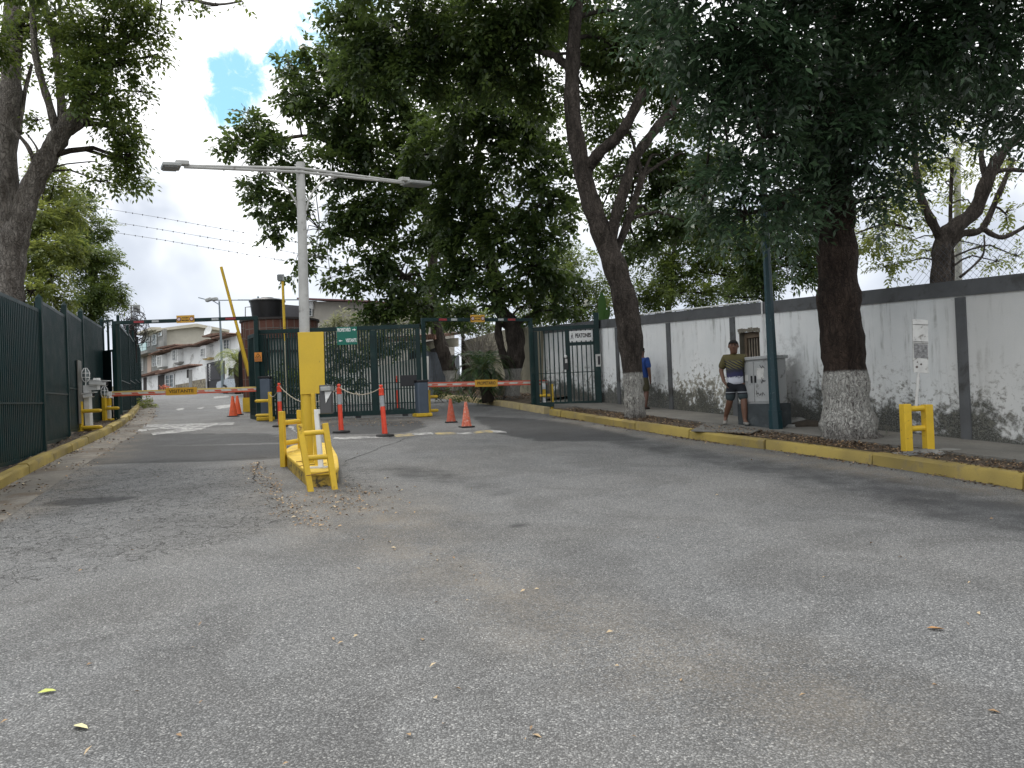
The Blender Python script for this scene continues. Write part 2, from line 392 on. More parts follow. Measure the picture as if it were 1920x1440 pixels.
def resample(pts, st):
    pts = [Vector((p[0], p[1], 0)) for p in pts]; out = [pts[0]]
    for a, b in zip(pts[:-1], pts[1:]):
        n = max(1, int((b-a).length/st))
        out += [a+(b-a)*(i/n) for i in range(1, n+1)]
    return out
def smoothp(pts, it=3):
    for _ in range(it): pts = [pts[0]]+[(pts[i-1]+pts[i]*2+pts[i+1])/4 for i in range(1, len(pts)-1)]+[pts[-1]]
    return pts
def offs(pts, d):
    out = []
    for i, p in enumerate(pts):
        t = (pts[min(i+1, len(pts)-1)]-pts[max(i-1, 0)]).normalized(); out.append(p+Vector((-t.y, t.x, 0))*d)
    return out
# kerb face feet, from near to far (walking away from the camera)
KL = smoothp(resample([G(*p) for p in ((-900, 1400), (-160, 1010), (0, 920), (42, 897), (83, 875), (153, 840), (200, 818), (233, 798), (250, 784), (262, 765), (260, 752))], .35))
KR = smoothp(resample([G(*p) for p in ((2950, 1150), (2300, 990), (1920, 918), (1867, 909), (1687, 880), (1543, 857), (1340, 830), (1173, 803), (1040, 780), (1000, 773), (922, 760), (832, 748), (808, 742), (770, 738), (735, 736), (700, 734))], .4))
def kerb_mesh(path, side, h, wd, blk, m, name, mats=None):
    mb = MB(); i = 0
    while i < len(path)-1:
        j = min(i+blk, len(path)-1); dh = random.uniform(-.012, .012); doff = random.uniform(-.012, .012); seg = path[i:j+1]
        A = offs(seg, 0); B = offs(seg, side*wd)
        # tiny joint between blocks
        A[0] = A[0]+(A[1]-A[0])*.04; B[0] = B[0]+(B[1]-B[0])*.04; A[-1] = A[-1]+(A[-2]-A[-1])*.04; B[-1] = B[-1]+(B[-2]-B[-1])*.04
        prof = []
        for a, b in zip(A, B):
            n = (b-a).normalized(); g0 = gz(a.x, a.y); top = g0+h+dh; jx = random.uniform(-.006, .006)
            prof.append([a+n*(doff)+Vector((0, 0, g0-.1)), a+n*(doff+.012+jx)+Vector((0, 0, top-.03)), a+n*(doff+.04)+Vector((0, 0, top+jx*.5)), b+Vector((0, 0, top)), b+Vector((0, 0, g0-.1))])
        vs = [p for pr in prof for p in pr]; k = len(prof); fs = []
        for r_ in range(k-1):
            for c_ in range(4): fs.append((r_*5+c_, r_*5+c_+1, (r_+1)*5+c_+1, (r_+1)*5+c_))
        fs.append((0, 1, 2, 3, 4)); fs.append(tuple((k-1)*5+c_ for c_ in (4, 3, 2, 1, 0)))
        mb.cm = 0; mb.add(vs, fs); i = j
    return structure(mb.build(name, m, smooth=True))
kerb_mesh(KL, 1, .17, .17, 4, KERBY, 'kerb')
KRn = [p for p in KR if p.y < 21.4]; KRf = [p for p in KR if p.y >= 21.3]
kerb_mesh(KRn, -1, .17, .19, 5, KERBY, 'kerb')
kerb_mesh(KRf, -1, .19, .22, 5, KERBP, 'kerb')
def strip(name, P1, P2, z1, z2, m, n=4, noise=0.0, skirt=True):
    mb = MB(); k = len(P1); rows = []
    for a, b in zip(P1, P2):
        row = []
        for i in range(n+1):
            t = i/n; p = a.lerp(b, t); z = gz(p.x, p.y)+z1*(1-t)+z2*t+(random.uniform(-noise, noise) if 0 < i < n else 0); row.append((p.x, p.y, z))
        rows.append(row)
    vs = [v for r_ in rows for v in r_]; fs = []
    for r_ in range(k-1):
        for c_ in range(n): fs.append((r_*(n+1)+c_, r_*(n+1)+c_+1, (r_+1)*(n+1)+c_+1, (r_+1)*(n+1)+c_))
    mb.add(vs, fs)
    return structure(mb.build(name, m, smooth='all'))
# gutter on the left
strip('gutter', offs(KL, -.62), offs(KL, .02), .004, .012, GUTT, 3)
# white wall line
WA = G(1920, 862); WB = G(1125, 767); WD = (WB-WA); WD.z = 0; WD.normalize(); WN = Vector((WD.y, -WD.x, 0))   # WN points away from the road
W0 = Vector((WA.x, WA.y, 0))-WD*14
wl = (Vector((WB.x, WB.y, 0))-W0).length+5.2
wallpts = [W0+WD*(wl*i/60) for i in range(61)]
SWW = 1.35
def closest(path, p): return min(path, key=lambda q_: (q_-p).length)
side_pts = [p-WN*SWW for p in wallpts]
strip('sidewalk', side_pts, wallpts, .20, .22, CONC, 5, .004)
mb = MB()
for a, b in zip(side_pts[:-1], side_pts[1:]):
    mb.add([(a.x, a.y, gz(a.x, a.y)+.2), (b.x, b.y, gz(b.x, b.y)+.2), (b.x, b.y, gz(b.x, b.y)), (a.x, a.y, gz(a.x, a.y))], [(0, 1, 2, 3)])
structure(mb.build('sidewalk', CONC))
kb = offs(KRn, -.18)
def swat(p):   # point of the sidewalk edge abreast of p
    t = (p-W0).dot(WD); return W0+WD*t-WN*(SWW-.02)
strip('verge', kb, [swat(p) for p in kb], .13, .16, SOIL, 6, .025)
# slab from sidewalk to kerb beside the man
a1, a2, a3, a4 = G(1285, 815, .2), G(1405, 812, .2), G(1420, 800, .2), G(1330, 793, .2)
mb = MB(); mb.poly([(p.x, p.y, gz(p.x, p.y)+.17) for p in (G(1296, 809, .17), G(1410, 813, .17), G(1440, 803, .17), G(1330, 790, .17))], (0, 0, .02)); structure(mb.build('sidewalk', CONC))
# left verge
kb = offs(KL, .16); strip('verge', [p+Vector((-7, 0, 0)) for p in kb], kb, .25, .14, SOIL, 10, .03)
# back verge on the right, behind the portal
kb = offs(KRf, -.2)
kb = [p for p in kb if p.y > 23.6]; strip('verge', kb, [p+Vector((2.6, 2.5, 0)) for p in kb], .16, .45, SOIL, 6, .04)

# road paint: ragged sheets 4-5 mm above the asphalt
def ragged(pixpoly, m, name, dz=.005, st=.18, amp=.05):
    P = [G(*p) for p in pixpoly]; P = resample(P+[P[0]], st)[:-1]
    mb = MB(); ps = []
    for p in P:
        x = p.x+random.uniform(-amp, amp); y = p.y+random.uniform(-amp, amp); ps.append((x, y, gz(x, y)+dz))
    mb.add(ps, [tuple(range(len(ps)))]); return structure(mb.build(name, m))
for i, pl in enumerate((((262, 796), (330, 795), (440, 792), (437, 797), (340, 799), (270, 802)),
                        ((240, 808), (300, 801), (345, 799), (400, 798), (378, 806), (330, 812), (290, 816), (283, 813), (330, 806), (300, 804), (246, 812)),
                        ((400, 762), (436, 758), (440, 763), (410, 767)), ((400, 744), (430, 742), (430, 745), (402, 747)), ((330, 767), (345, 765), (345, 768), (333, 770)), ((368, 766), (382, 763), (380, 767)),
                        ((540, 800), (556, 812), (562, 814), (546, 798)), ((628, 820), (700, 819), (735, 816), (730, 820), (660, 824), (626, 823)),
                        ((772, 813), (810, 811), (812, 815), (778, 817)), ((855, 812), (885, 811), (888, 814), (858, 815)), ((920, 806), (945, 808), (947, 812), (924, 811)))):
    ragged(pl, PAINTW, 'road_marking')
for pl in (((738, 816), (772, 813), (776, 817), (742, 820)), ((814, 811), (853, 811), (856, 814), (816, 815)), ((890, 809), (920, 807), (922, 811), (890, 813))):
    ragged(pl, PAINTY, 'road_marking')
CRK = mat('crack_tar', (.02, .02, .02), .9, .2, 8)
for line in (((645, 866), (668, 857), (690, 850), (715, 838), (745, 830), (760, 822), (785, 817)), ((476, 905), (478, 880), (486, 865)), ((170, 872), (260, 866), (420, 862), (500, 858))):
    P = smoothp(resample([G(*p) for p in line], .12), 2); L_, R_ = [], []
    mb = MB(); vs = []
    for i, p in enumerate(P):
        t = (P[min(i+1, len(P)-1)]-P[max(i-1, 0)]).normalized(); n = Vector((-t.y, t.x, 0)); j = random.uniform(-.03, .03); wv = random.uniform(.003, .016)
        for s_ in (-1, 1): c_ = p+n*(j+s_*wv); vs.append((c_.x, c_.y, gz(c_.x, c_.y)+.004))
    mb.add(vs, [(2*i, 2*i+1, 2*i+3, 2*i+2) for i in range(len(P)-1)]); structure(mb.build('road_crack', CRK))

# fallen leaves and grit
LIT, q = mat_begin('dry_leaf_litter')
tn = q('ShaderNodeAttribute', attribute_name='tone').outputs['Fac']
cr_ = q('ShaderNodeValToRGB', {0: tn}); e = cr_.color_ramp.elements
e[0].position = 0; e[0].color = (.045, .03, .02, 1); e[1].position = 1; e[1].color = (.52, .42, .27, 1)
for p_, c_ in ((.35, (.12, .075, .045, 1)), (.6, (.22, .15, .09, 1)), (.8, (.32, .2, .1, 1))): x_ = e.new(p_); x_.color = c_
mat_end(q, cr_.outputs[0], .8)
def litter(name, pts, size, label, tone=(0, 1)):
    n = len(pts); P = np.array(pts); a = RNG.uniform(0, 2*np.pi, n); L = RNG.uniform(.5, 1.3, n)*size; Wd = L*RNG.uniform(.3, .6, n)
    d = np.stack([np.cos(a), np.sin(a), RNG.uniform(-.3, .5, n)], 1); s_ = np.stack([-np.sin(a), np.cos(a), RNG.uniform(-.5, .5, n)], 1)
    z = np.array([0, 0, 1.])
    v = np.stack([P, P+d*(L*.5)[:, None]+s_*(Wd*.5)[:, None]+z*(L*.18)[:, None], P+d*L[:, None], P+d*(L*.5)[:, None]-s_*(Wd*.5)[:, None]+z*(L*.12)[:, None]], 1)
    return leafmesh(name, v, RNG.uniform(*tone, n), LIT), label
def leafmesh(name, v, tone, m, link=True):
    n = len(v); me = bpy.data.meshes.new(name)
    me.vertices.add(4*n); me.vertices.foreach_set('co', v.reshape(-1).astype(np.float32))
    me.loops.add(4*n); me.loops.foreach_set('vertex_index', np.arange(4*n, dtype=np.int32))
    me.polygons.add(n); me.polygons.foreach_set('loop_start', np.arange(0, 4*n, 4, dtype=np.int32))
    me.update(calc_edges=True); me.materials.append(m)
    at = me.attributes.new('tone', 'FLOAT', 'FACE'); at.data.foreach_set('value', tone.astype(np.float32))
    o = bpy.data.objects.new(name, me); COL.objects.link(o); return o
pts = []
for _ in range(11000):       # right verge
    i = random.randrange(len(KRn)-1); p = KRn[i].lerp(KRn[i+1], random.random()); q2 = swat(p); t = random.random()
    c_ = p.lerp(q2, .12+.9*t); dens = .5+.5*math.sin(c_.y*1.7)*math.sin(c_.y*.6+1)
    if random.random() < .25+.75*dens: pts.append((c_.x, c_.y, gz(c_.x, c_.y)+.17+random.uniform(0, .02)))
for _ in range(1500):
    i = random.randrange(len(KRn)-1); p = KRn[i].lerp(KRn[i+1], random.random())+WN*(-abs(random.gauss(0, .10))-.01)
    if math.sin(p.y*2.3)+random.uniform(-1, 1) > -.3: pts.append((p.x, p.y, gz(p.x, p.y)+.006))
o, l = litter('fallen_leaves', pts, .048, '', (0, .9)); stuff(o, 'brown dry leaves covering the soil strip below the white wall', 'leaf litter')
pts = []
for _ in range(9000):        # left verge and its gutter
    i = random.randrange(len(KL)-1); p = KL[i].lerp(KL[i+1], random.random()); t = (KL[i+1]-KL[i]).normalized(); n = Vector((-t.y, t.x, 0))
    if random.random() < .72: c_ = p+n*random.uniform(.15, 3.0); zo = .17
    else:
        c_ = p-n*(abs(random.gauss(0, .12))+.01 if random.random() < .6 else random.gauss(.55, .12)); zo = .014
        if math.sin(c_.y*3.1)+random.uniform(-1, 1) < 0: continue
    pts.append((c_.x, c_.y, gz(c_.x, c_.y)+zo))
o, l = litter('fallen_leaves', pts, .055, ''); stuff(o, 'pale and brown leaves along the left kerb under the green fence', 'leaf litter')
pts = []
for _ in range(5000):
    i = random.randrange(6, len(KRf)-1); p = KRf[i].lerp(KRf[i+1], random.random())+Vector((2.6, 2.5, 0))*random.random(); pts.append((p.x, p.y, gz(p.x, p.y)+.3))
o, l = litter('fallen_leaves', pts, .08, '', (0, .8)); stuff(o, 'dark leaf litter under the trees past the right barrier', 'leaf litter')
pts = []
tr = smoothp(resample([G(*p) for p in ((478, 870), (500, 905), (530, 940), (560, 970), (620, 990), (720, 1015), (860, 1060), (1000, 1130), (1150, 1200), (1330, 1270))], .1))
for _ in range(430):
    p = random.choice(tr[:int(len(tr)*.55)] if random.random() < .93 else tr); pts.append((p.x+random.gauss(0, .10), p.y+random.gauss(0, .10), 0))
for _ in range(260):
    p = G(random.gauss(645, 45), random.gauss(935, 16)); pts.append((p.x, p.y, 0))
for _ in range(450):
    p = G(random.uniform(520, 800), random.uniform(783, 800)); pts.append((p.x, p.y, 0))
for _ in range(70):
    p = G(random.uniform(-100, 2000), random.uniform(840, 1440)); pts.append((p.x, p.y, 0))
pts = [(x, y, gz(x, y)+.007) for x, y, z in pts]
o, l = litter('fallen_leaves', pts, .042, '', (.62, 1)); stuff(o, 'small pale leaf scraps scattered over the grey asphalt', 'leaf litter')
for (px_, py_, s_, colr, lb) in ((152, 1366, .05, (.62, .58, .33), 'cream fallen leaf on the asphalt at lower left'), (88, 1300, .045, (.55, .60, .16), 'yellow green fallen leaf on the asphalt at lower left'), (1755, 1181, .05, (.40, .22, .09), 'small brown fallen leaf on the asphalt at right')):
    p = G(px_, py_); mb = MB(); mb.add([(-s_, 0, .004), (-.3*s_, .4*s_, .016), (.5*s_, .34*s_, .012), (s_, 0, .006), (.4*s_, -.35*s_, .012), (-.4*s_, -.3*s_, .008), (0, 0, .002)], [(0, 1, 6), (1, 2, 6), (2, 3, 6), (3, 4, 6), (4, 5, 6), (5, 0, 6)])
    o = mb.build('fallen_leaf', mat('leaf_'+lb[:5], colr, .7)); o.location = p; o.location.z += .004; o.rotation_euler.z = random.uniform(0, 3); tag(o, lb, 'leaf')
# ================================================================ WHITE PERIMETER WALL
SOW = (Vector((WA.x, WA.y, 0))-W0).length
WALLM, q = mat_begin('stained_white_wall')
uv = q('ShaderNodeTexCoord').outputs['UV']; su = q('ShaderNodeSeparateXYZ', {0: uv}); X_, H_ = su.outputs[0], su.outputs[1]
BX = [SOW+onplane(x_, 700, WA, WB)[0] for x_ in (1257, 1372, 1470, 1500, 1720, 1808)]; n_lo = q.noise(uv, 1.4, 7, .68, .3); n_hi = q.noise(uv, 9, 6, .7, .4); n_f = q.noise(uv, 40, 4, .7)
streak = q.noise(q.map(uv, (5.5, .5, 1)), 1.0, 6, .65, .2); streak2 = q.noise(q.map(uv, (16, 1.2, 1)), 1.0, 5, .7)
c = q.mix(q.ramp(n_lo, .3, .7), (.80, .825, .825), (.87, .885, .88))
wide = q.noise(q.map(uv, (.9, .9, 1), (3, 1, 0)), 1.0, 6, .7, .6); c = q.mix(q.math('MULTIPLY', q.ramp(streak, .50, .66), q.ramp(wide, .42, .60, .1, .8)), c, (.36, .37, .35)); c = q.mix(q.ramp(q.noise(q.map(uv, (2.2, .8, 1), (9, 5, 0)), 1.0, 7, .72, .3), .60, .74, 0, .55), c, (.33, .33, .30))
c = q.mix(q.math('MULTIPLY', q.ramp(streak2, .60, .75), q.ramp(n_lo, .4, .6, 0, .45)), c, (.30, .30, .28))
# nearer end is greyer
c = q.mix(q.ramp(X_, BX[5]-.3, BX[4], .5, 0), c, (.46, .45, .42))
# peeling patches: beige plaster around the middle bay
bay = q.math('MULTIPLY', q.ramp(X_, BX[1]-.6, BX[1]), q.ramp(X_, BX[0]+.1, BX[0]-.5))
pe = q.math('ADD', q.math('ADD', n_hi, q.math('MULTIPLY', n_lo, .5)), q.math('MULTIPLY', q.ramp(H_, 1.75, .6, -.25, .02), 1.0))
pm = q.math('MULTIPLY', q.ramp(pe, .715, .745), q.math('ADD', q.math('MULTIPLY', bay, .92), .0))
c = q.mix(q.math('MULTIPLY', pm, .85), c, (.36, .33, .24))
rim = q.math('MULTIPLY', q.ramp(pe, .70, .715), q.ramp(pe, .745, .715)); c = q.mix(q.math('MULTIPLY', q.math('MULTIPLY', rim, bay), .6), c, (.16, .15, .12))
# black mould rising from the foot
H_ = q.math('SUBTRACT', H_, .2); mh = q.math('ADD', H_, q.math('ADD', q.math('MULTIPLY', q.math('SUBTRACT', q.math('ADD', n_lo, q.math('MULTIPLY', wide, .9)), .95), -1.9), q.math('MULTIPLY', q.math('SUBTRACT', n_hi, .5), -.9)))
mold = q.ramp(mh, .72, .30); c = q.mix(q.math('MULTIPLY', mold, q.ramp(n_f, .25, .6, .70, 1.0)), c, (.045, .047, .038))
mold2 = q.math('MULTIPLY', q.ramp(mh, 1.25, .6), q.ramp(n_hi, .50, .62)); c = q.mix(q.math('MULTIPLY', mold2, .7), c, (.17, .165, .14))
# dark smear behind the utility cabinet
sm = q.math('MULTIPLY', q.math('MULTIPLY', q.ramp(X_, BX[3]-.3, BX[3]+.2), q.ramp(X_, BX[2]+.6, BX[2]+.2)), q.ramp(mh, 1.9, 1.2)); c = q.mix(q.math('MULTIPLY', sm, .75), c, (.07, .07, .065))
spots = q.ramp(q.noise(uv, 3.1, 3, .5), .74, .78); c = q.mix(q.math('MULTIPLY', spots, .6), c, (.25, .25, .23))
mat_end(q, c, .85, q.math('ADD', n_f, q.math('MULTIPLY', pm, -2.0)), .3, .015)
WALLTRIM = mat('wall_grey_band', (.105, .11, .115), .75, .15, 3, bump=.2, bscale=40, dirt=(.06, .06, .057), dirt_amt=.4, dscale=2)
WH = G(1920, 862)
wh = onplane(1920, 508, WA, WB)[1]-gz(WA.x, WA.y); wh2 = onplane(1130, 600, WA, WB)[1]-gz(WB.x, WB.y)
WHT = (wh+wh2)/2
print('wall height', wh, wh2, 'len', wl, 'WA s', (Vector((WA.x, WA.y, 0))-W0).length)
wall = thing('perimeter_wall', 'long white wall with grey coping and pilasters, mouldy at its foot', 'wall', (W0.x, W0.y, gz(W0.x, W0.y)))
def wpt(s, h, out=0.0):   # s along the wall, h above ground, out towards the road
    p = W0+WD*s-WN*out; return Vector((p.x, p.y, gz(p.x, p.y)+h))
SO = (Vector((WA.x, WA.y, 0))-W0).length
DS0 = SO+onplane(1389, 700, WA, WB)[0]; DS1 = SO+onplane(1427, 700, WA, WB)[0]
print('doorway', DS0, DS1, SO)
DH1 = onplane(1400, 622, WA, WB)[1]-wpt(DS0, 0).z
mb = MB(); mb.uv = []
def wquad(s0, s1, h0, h1, out=0.0):
    nx = max(1, int((s1-s0)/.5)); vs = []
    for i in range(nx+1):
        s = s0+(s1-s0)*i/nx
        for h in (h0, h1): vs.append(wpt(s, h, out)); mb.uv.append((s, h))
    mb.add(vs, [(2*i, 2*i+2, 2*i+3, 2*i+1) for i in range(nx)])
wquad(0, DS1, 0, WHT-.25); mb2 = mb
wquad(DS0, wl, 0, WHT-.25)
wquad(DS1, DS0, DH1, WHT-.25)
mb.build('wall_face', WALLM, wall, world=True); mb = MB(); mb.uv = []
for s, h0, h1 in ((DS0, .2, DH1), (DS1, .2, DH1)):   # reveals of the doorway
    vs = [wpt(s, h0), wpt(s, h0, -.22), wpt(s, h1, -.22), wpt(s, h1)]; mb.add(vs, [(0, 1, 2, 3)]); mb.uv += [(s, h0), (s+.2, h0), (s+.2, h1), (s, h1)]
vs = [wpt(DS0, DH1), wpt(DS0, DH1, -.22), wpt(DS1, DH1, -.22), wpt(DS1, DH1)]; mb.add(vs, [(0, 1, 2, 3)]); mb.uv += [(DS0, DH1)]*4
mb.build('doorway_reveal', mat('recess_shade_brown', (.15, .14, .11), .9, .25, 4), wall, world=True)  # darker brown than the wall: shade of the deep recess put into the colour
mb = MB()
for i in range(60):      # the back of the wall
    a, b = wallpts[i], wallpts[i+1]
s_list = [wl*i/30 for i in range(31)]
for s0, s1 in zip(s_list[:-1], s_list[1:]):
    mb.add([wpt(s0, 0, -.24), wpt(s1, 0, -.24), wpt(s1, WHT, -.24), wpt(s0, WHT, -.24)], [(0, 1, 2, 3)])
mb.add([wpt(0, 0, 0), wpt(0, WHT, 0), wpt(0, WHT, -.24), wpt(0, 0, -.24)], [(0, 1, 2, 3)]); mb.add([wpt(wl, 0, 0), wpt(wl, WHT, 0), wpt(wl, WHT, -.24), wpt(wl, 0, -.24)], [(0, 1, 2, 3)])
mb.build('wall_back', CONC, wall, world=True)
mb = MB()
for s0, s1 in zip(s_list[:-1], s_list[1:]):
    vs = [wpt(s, h, o_) for s in (s0, s1) for h, o_ in ((WHT-.25, .035), (WHT, .035), (WHT+.01, -.26), (WHT-.25, -.26))]
    mb.add(vs, [(0, 4, 5, 1), (1, 5, 6, 2), (2, 6, 7, 3), (0, 3, 7, 4)])
mb.build('coping', WALLTRIM, wall, world=True)
for pxx in (1160, 1193, 1257, 1378, 1562, 1808):
    s = SO+onplane(pxx, 700, WA, WB)[0]; wd = .17; mb = MB(); o_ = .03
    if pxx == 1193: wd = .42
    vs = [wpt(s+i*wd/2, h, out) for h in (.05, WHT-.27) for i, out in ((-1, -.01), (-1, o_), (1, o_), (1, -.01))]
    mb.add(vs, [(0, 1, 5, 4), (1, 2, 6, 5), (2, 3, 7, 6)]); mb.build('pilaster', WALLTRIM if pxx != 1193 else mat('bare_pilaster', (.36, .37, .35), .8, .15, 3, dirt=(.15, .15, .13), dirt_amt=.3), wall, world=True)
# barred doorway
dr_ = thing('barred_door', 'small weathered door with rusty vertical bars set into the white wall behind the grey cabinet', 'door', wpt((DS0+DS1)/2, .2, -.2), math.atan2(WD.y, WD.x))
dh = DH1-.2; dw = abs(DS1-DS0)
WOOD = mat('weathered_wood_frame', (.17, .13, .09), .8, .3, 6, dirt=(.07, .05, .04), dirt_amt=.4)
BARM = mat('pale_rusty_bars', (.30, .26, .20), .7, .2, 10)
mb = MB(); mb.box((0, -.05, dh/2), (dw, .03, dh)); mb.build('door_void_shade', mat('dark_door_void', (.03, .026, .02), .9), dr_)  # dark sheet standing for the shaded void behind the bars
mb = MB(); mb.box((-dw/2+.04, .03, dh/2), (.08, .08, dh)); mb.box((dw/2-.04, .03, dh/2), (.08, .08, dh)); mb.box((0, .032, dh-.06), (dw-.16, .08, .12)); mb.build('door_frame', WOOD, dr_, bevel=.01)
for i in range(6): m_ = MB(); x = -dw/2+.12+(dw-.24)*i/5; m_.beam((x, .02, .05), (x, .02, dh-.13), .022, .022); m_.build('bar', BARM, dr_)
# rough mortar edge around the doorway
mb = MB()
for k in range(26):
    t = k/25; s = DS0+(DS1-DS0)*t; mb.box(wpt(s, DH1+random.uniform(.02, .07), .005), (.05, .03, random.uniform(.03, .09)), math.atan2(WD.y, WD.x))
mb.build('mortar_edge', mat('rough_mortar', (.22, .205, .165), .9, .25, 10, bump=.6, bscale=30), wall, world=True, smooth=True)

# wire diamond mesh fence on top of the wall at the right
CHAIN = mat('chain_link_wire', (.16, .17, .20), .5, .1, 5, metal=.6)
mb = MB(); s0 = SO+onplane(1675, 500, WA, WB)[0]; s1 = SO-3.0
s_hi, s_lo = max(s0, s1), min(s0, s1); n = int((s_hi-s_lo)/.11)
for i in range(n):
    a = s_lo+i*.11
    for sg in (1, -1):
        e_ = a+sg*.62
        if s_lo <= e_ <= s_hi: mb.tube([wpt(a, WHT+.0, -.12), wpt(e_, WHT+.62, -.12)], .0025, 3, False)
cf_ = mb.build('wire_mesh_fence', CHAIN); tag(cf_, 'thin diamond wire mesh standing on top of the grey coping at right', 'wire fence')

# ================================================================ GREEN BAR FENCE ON THE LEFT
def bar_panel(name, parent, A, B, zb, zt, rail=.06, bar=.035, gap=.085, sheet=True, mt=GREEN, label=None):
    A = Vector((A[0], A[1], 0)); B = Vector((B[0], B[1], 0)); d = (B-A); L = d.length; d /= L; n = Vector((d.y, -d.x, 0)); mb = MB()
    mb.beam(A+Vector((0, 0, zb+rail/2)), B+Vector((0, 0, zb+rail/2)), .05, rail); mb.beam(A+Vector((0, 0, zt-rail/2)), B+Vector((0, 0, zt-rail/2)), .05, rail)
    mb.beam(A+Vector((0, 0, zb+(zt-zb)*.36))+n*.03, B+Vector((0, 0, zb+(zt-zb)*.36))+n*.03, .012, .03)
    k = int(L/gap)
    for i in range(k+1):
        p = A+d*((i+.5)*L/(k+1)); mb.beam(p+Vector((0, 0, zb+rail)), p+Vector((0, 0, zt-rail)), bar, bar, up=tuple(n))
    o = mb.build(name, mt if mt is not GREEN else GREENB, parent, world=True, label=label)
    if sheet:
        m2 = MB(); c_ = (A+B)/2-n*.075*(1 if n.x > 0 else -1); m2.box(c_+Vector((0, 0, (zb+zt)/2)), (L-.02, .006, zt-zb-.03), math.atan2(d.y, d.x)); m2.build('backing_sheet', GREEN2, parent, world=True)
    return o
FL = [(-9.25+.37*6.4, 14.75-.93*6.4-.0), (-9.25+.37*0.02, 14.75)]
def fpt(px, Y): return AY(px, 760, Y)
P1 = AY(79, 760, 13.85); dA = Vector((-.333, .943, 0)); P0 = Vector((P1.x, P1.y, 0))-dA*7
cpts = [P0, Vector((P1.x, P1.y, 0))]
for (pxx, Y) in ((126, 16.3), (157, 18.7), (196, 21.9)): p = AY(pxx, 760, Y); cpts.append(Vector((p.x, p.y, 0)))
tops = [onplane(76, 560, cpts[0], cpts[1])[1], None, None, None]
fence = thing('bar_fence', 'tall dark green vertical bar fence stepping uphill along the left kerb', 'fence', (cpts[1].x, cpts[1].y, gz(cpts[1].x, cpts[1].y)))
for i in range(4):
    a, b = cpts[i], cpts[i+1]
    if i == 0: zt = AY(40, 566, 1).z; 
    pxm, pym = ((40, 566), (97, 577), (140, 592), (176, 604))[i]
    s_, zt = onplane(pxm, pym, a, b)
    zb = gz(*((a+b)/2)[:2])+.18 if i else gz(b.x, b.y)+.05
    bar_panel('fence_panel', fence, a, b, zb, zt, bar=.046, gap=.105)
    hp = zt+.22
    m_ = MB(); m_.box((b.x, b.y, (hp+zb-.3)/2), (.10, .10, hp-zb+.3), dirz(a, b)); m_.lathe([(.075, 0), (.0, .08)], 4, (b.x, b.y, hp)); m_.build('post', GREEN, fence, world=True)
    print('fence', i, zt, zb, (a-b).length)
A1_ = G(221, 796); a, b = cpts[4], Vector((A1_.x-.1, A1_.y+.1, 0)); zlo = onplane(200, 657, a, b)[1]; zhi = onplane(203, 602, a, b)[1]
bar_panel('fence_panel', fence, a, b, gz(b.x, b.y)+.15, zlo, gap=.14, bar=.03)
m_ = MB(); m_.beam(Vector((a.x, a.y, zhi)), Vector((b.x, b.y, zhi)), .05, .05); c_ = a.lerp(b, .55); m_.beam(Vector((c_.x, c_.y, gz(c_.x, c_.y))), Vector((c_.x, c_.y, zhi)), .045, .045, up=(0, 1, 0)); m_.build('top_rail', GREEN, fence, world=True)
# small notice boards on the fence
nb = thing('notice_board', 'narrow grey metal panel fixed to the dark green fence behind the white camera post', 'panel', AY(147, 760, 17.6))
m_ = MB(); a, b = cpts[2], cpts[3]; rz = dirz(a, b)
m_.box((0, 0, 0), (.62, .02, 1.5), 0); o = m_.build('panel', mat('panel_grey', (.13, .125, .11), .4, .2, 3), nb); nb.rotation_euler.z = rz
sN, zN = onplane(145, 735, a, b); dN = (b-a).normalized(); pN = a+dN*sN+Vector((dN.y, -dN.x, 0))*.06; nb.location = (pN.x, pN.y, zN)

# fence inside the gate, curving with the kerb
G2 = [(226, 24.0), (243, 28.0), (253, 32.0), (261, 37.0), (266, 43.0)]
ip = []
for pxx, Y in G2: p = AY(pxx, 740, Y); ip.append(Vector((p.x, p.y, 0)))
f2 = thing('bar_fence', 'dark green sheet fence curving inside the gate beyond the left gantry post', 'fence', (ip[0].x, ip[0].y, gz(ip[0].x, ip[0].y)))
for i in range(4):
    a, b = ip[i], ip[i+1]; pxm, pym = ((229, 615), (240, 624), (249, 630), (256, 636))[i]
    s_, zt = onplane(pxm, pym, a, b); zb = gz(*((a+b)/2)[:2])+.15
    bar_panel('fence_panel', f2, a, b, zb, zt, gap=.3, bar=.03, mt=GREEN)
    m_ = MB(); m_.box((a.x, a.y, (zt+zb)/2), (.09, .09, zt-zb+.5), dirz(a, b)); m_.build('post', GREEN, f2, world=True)

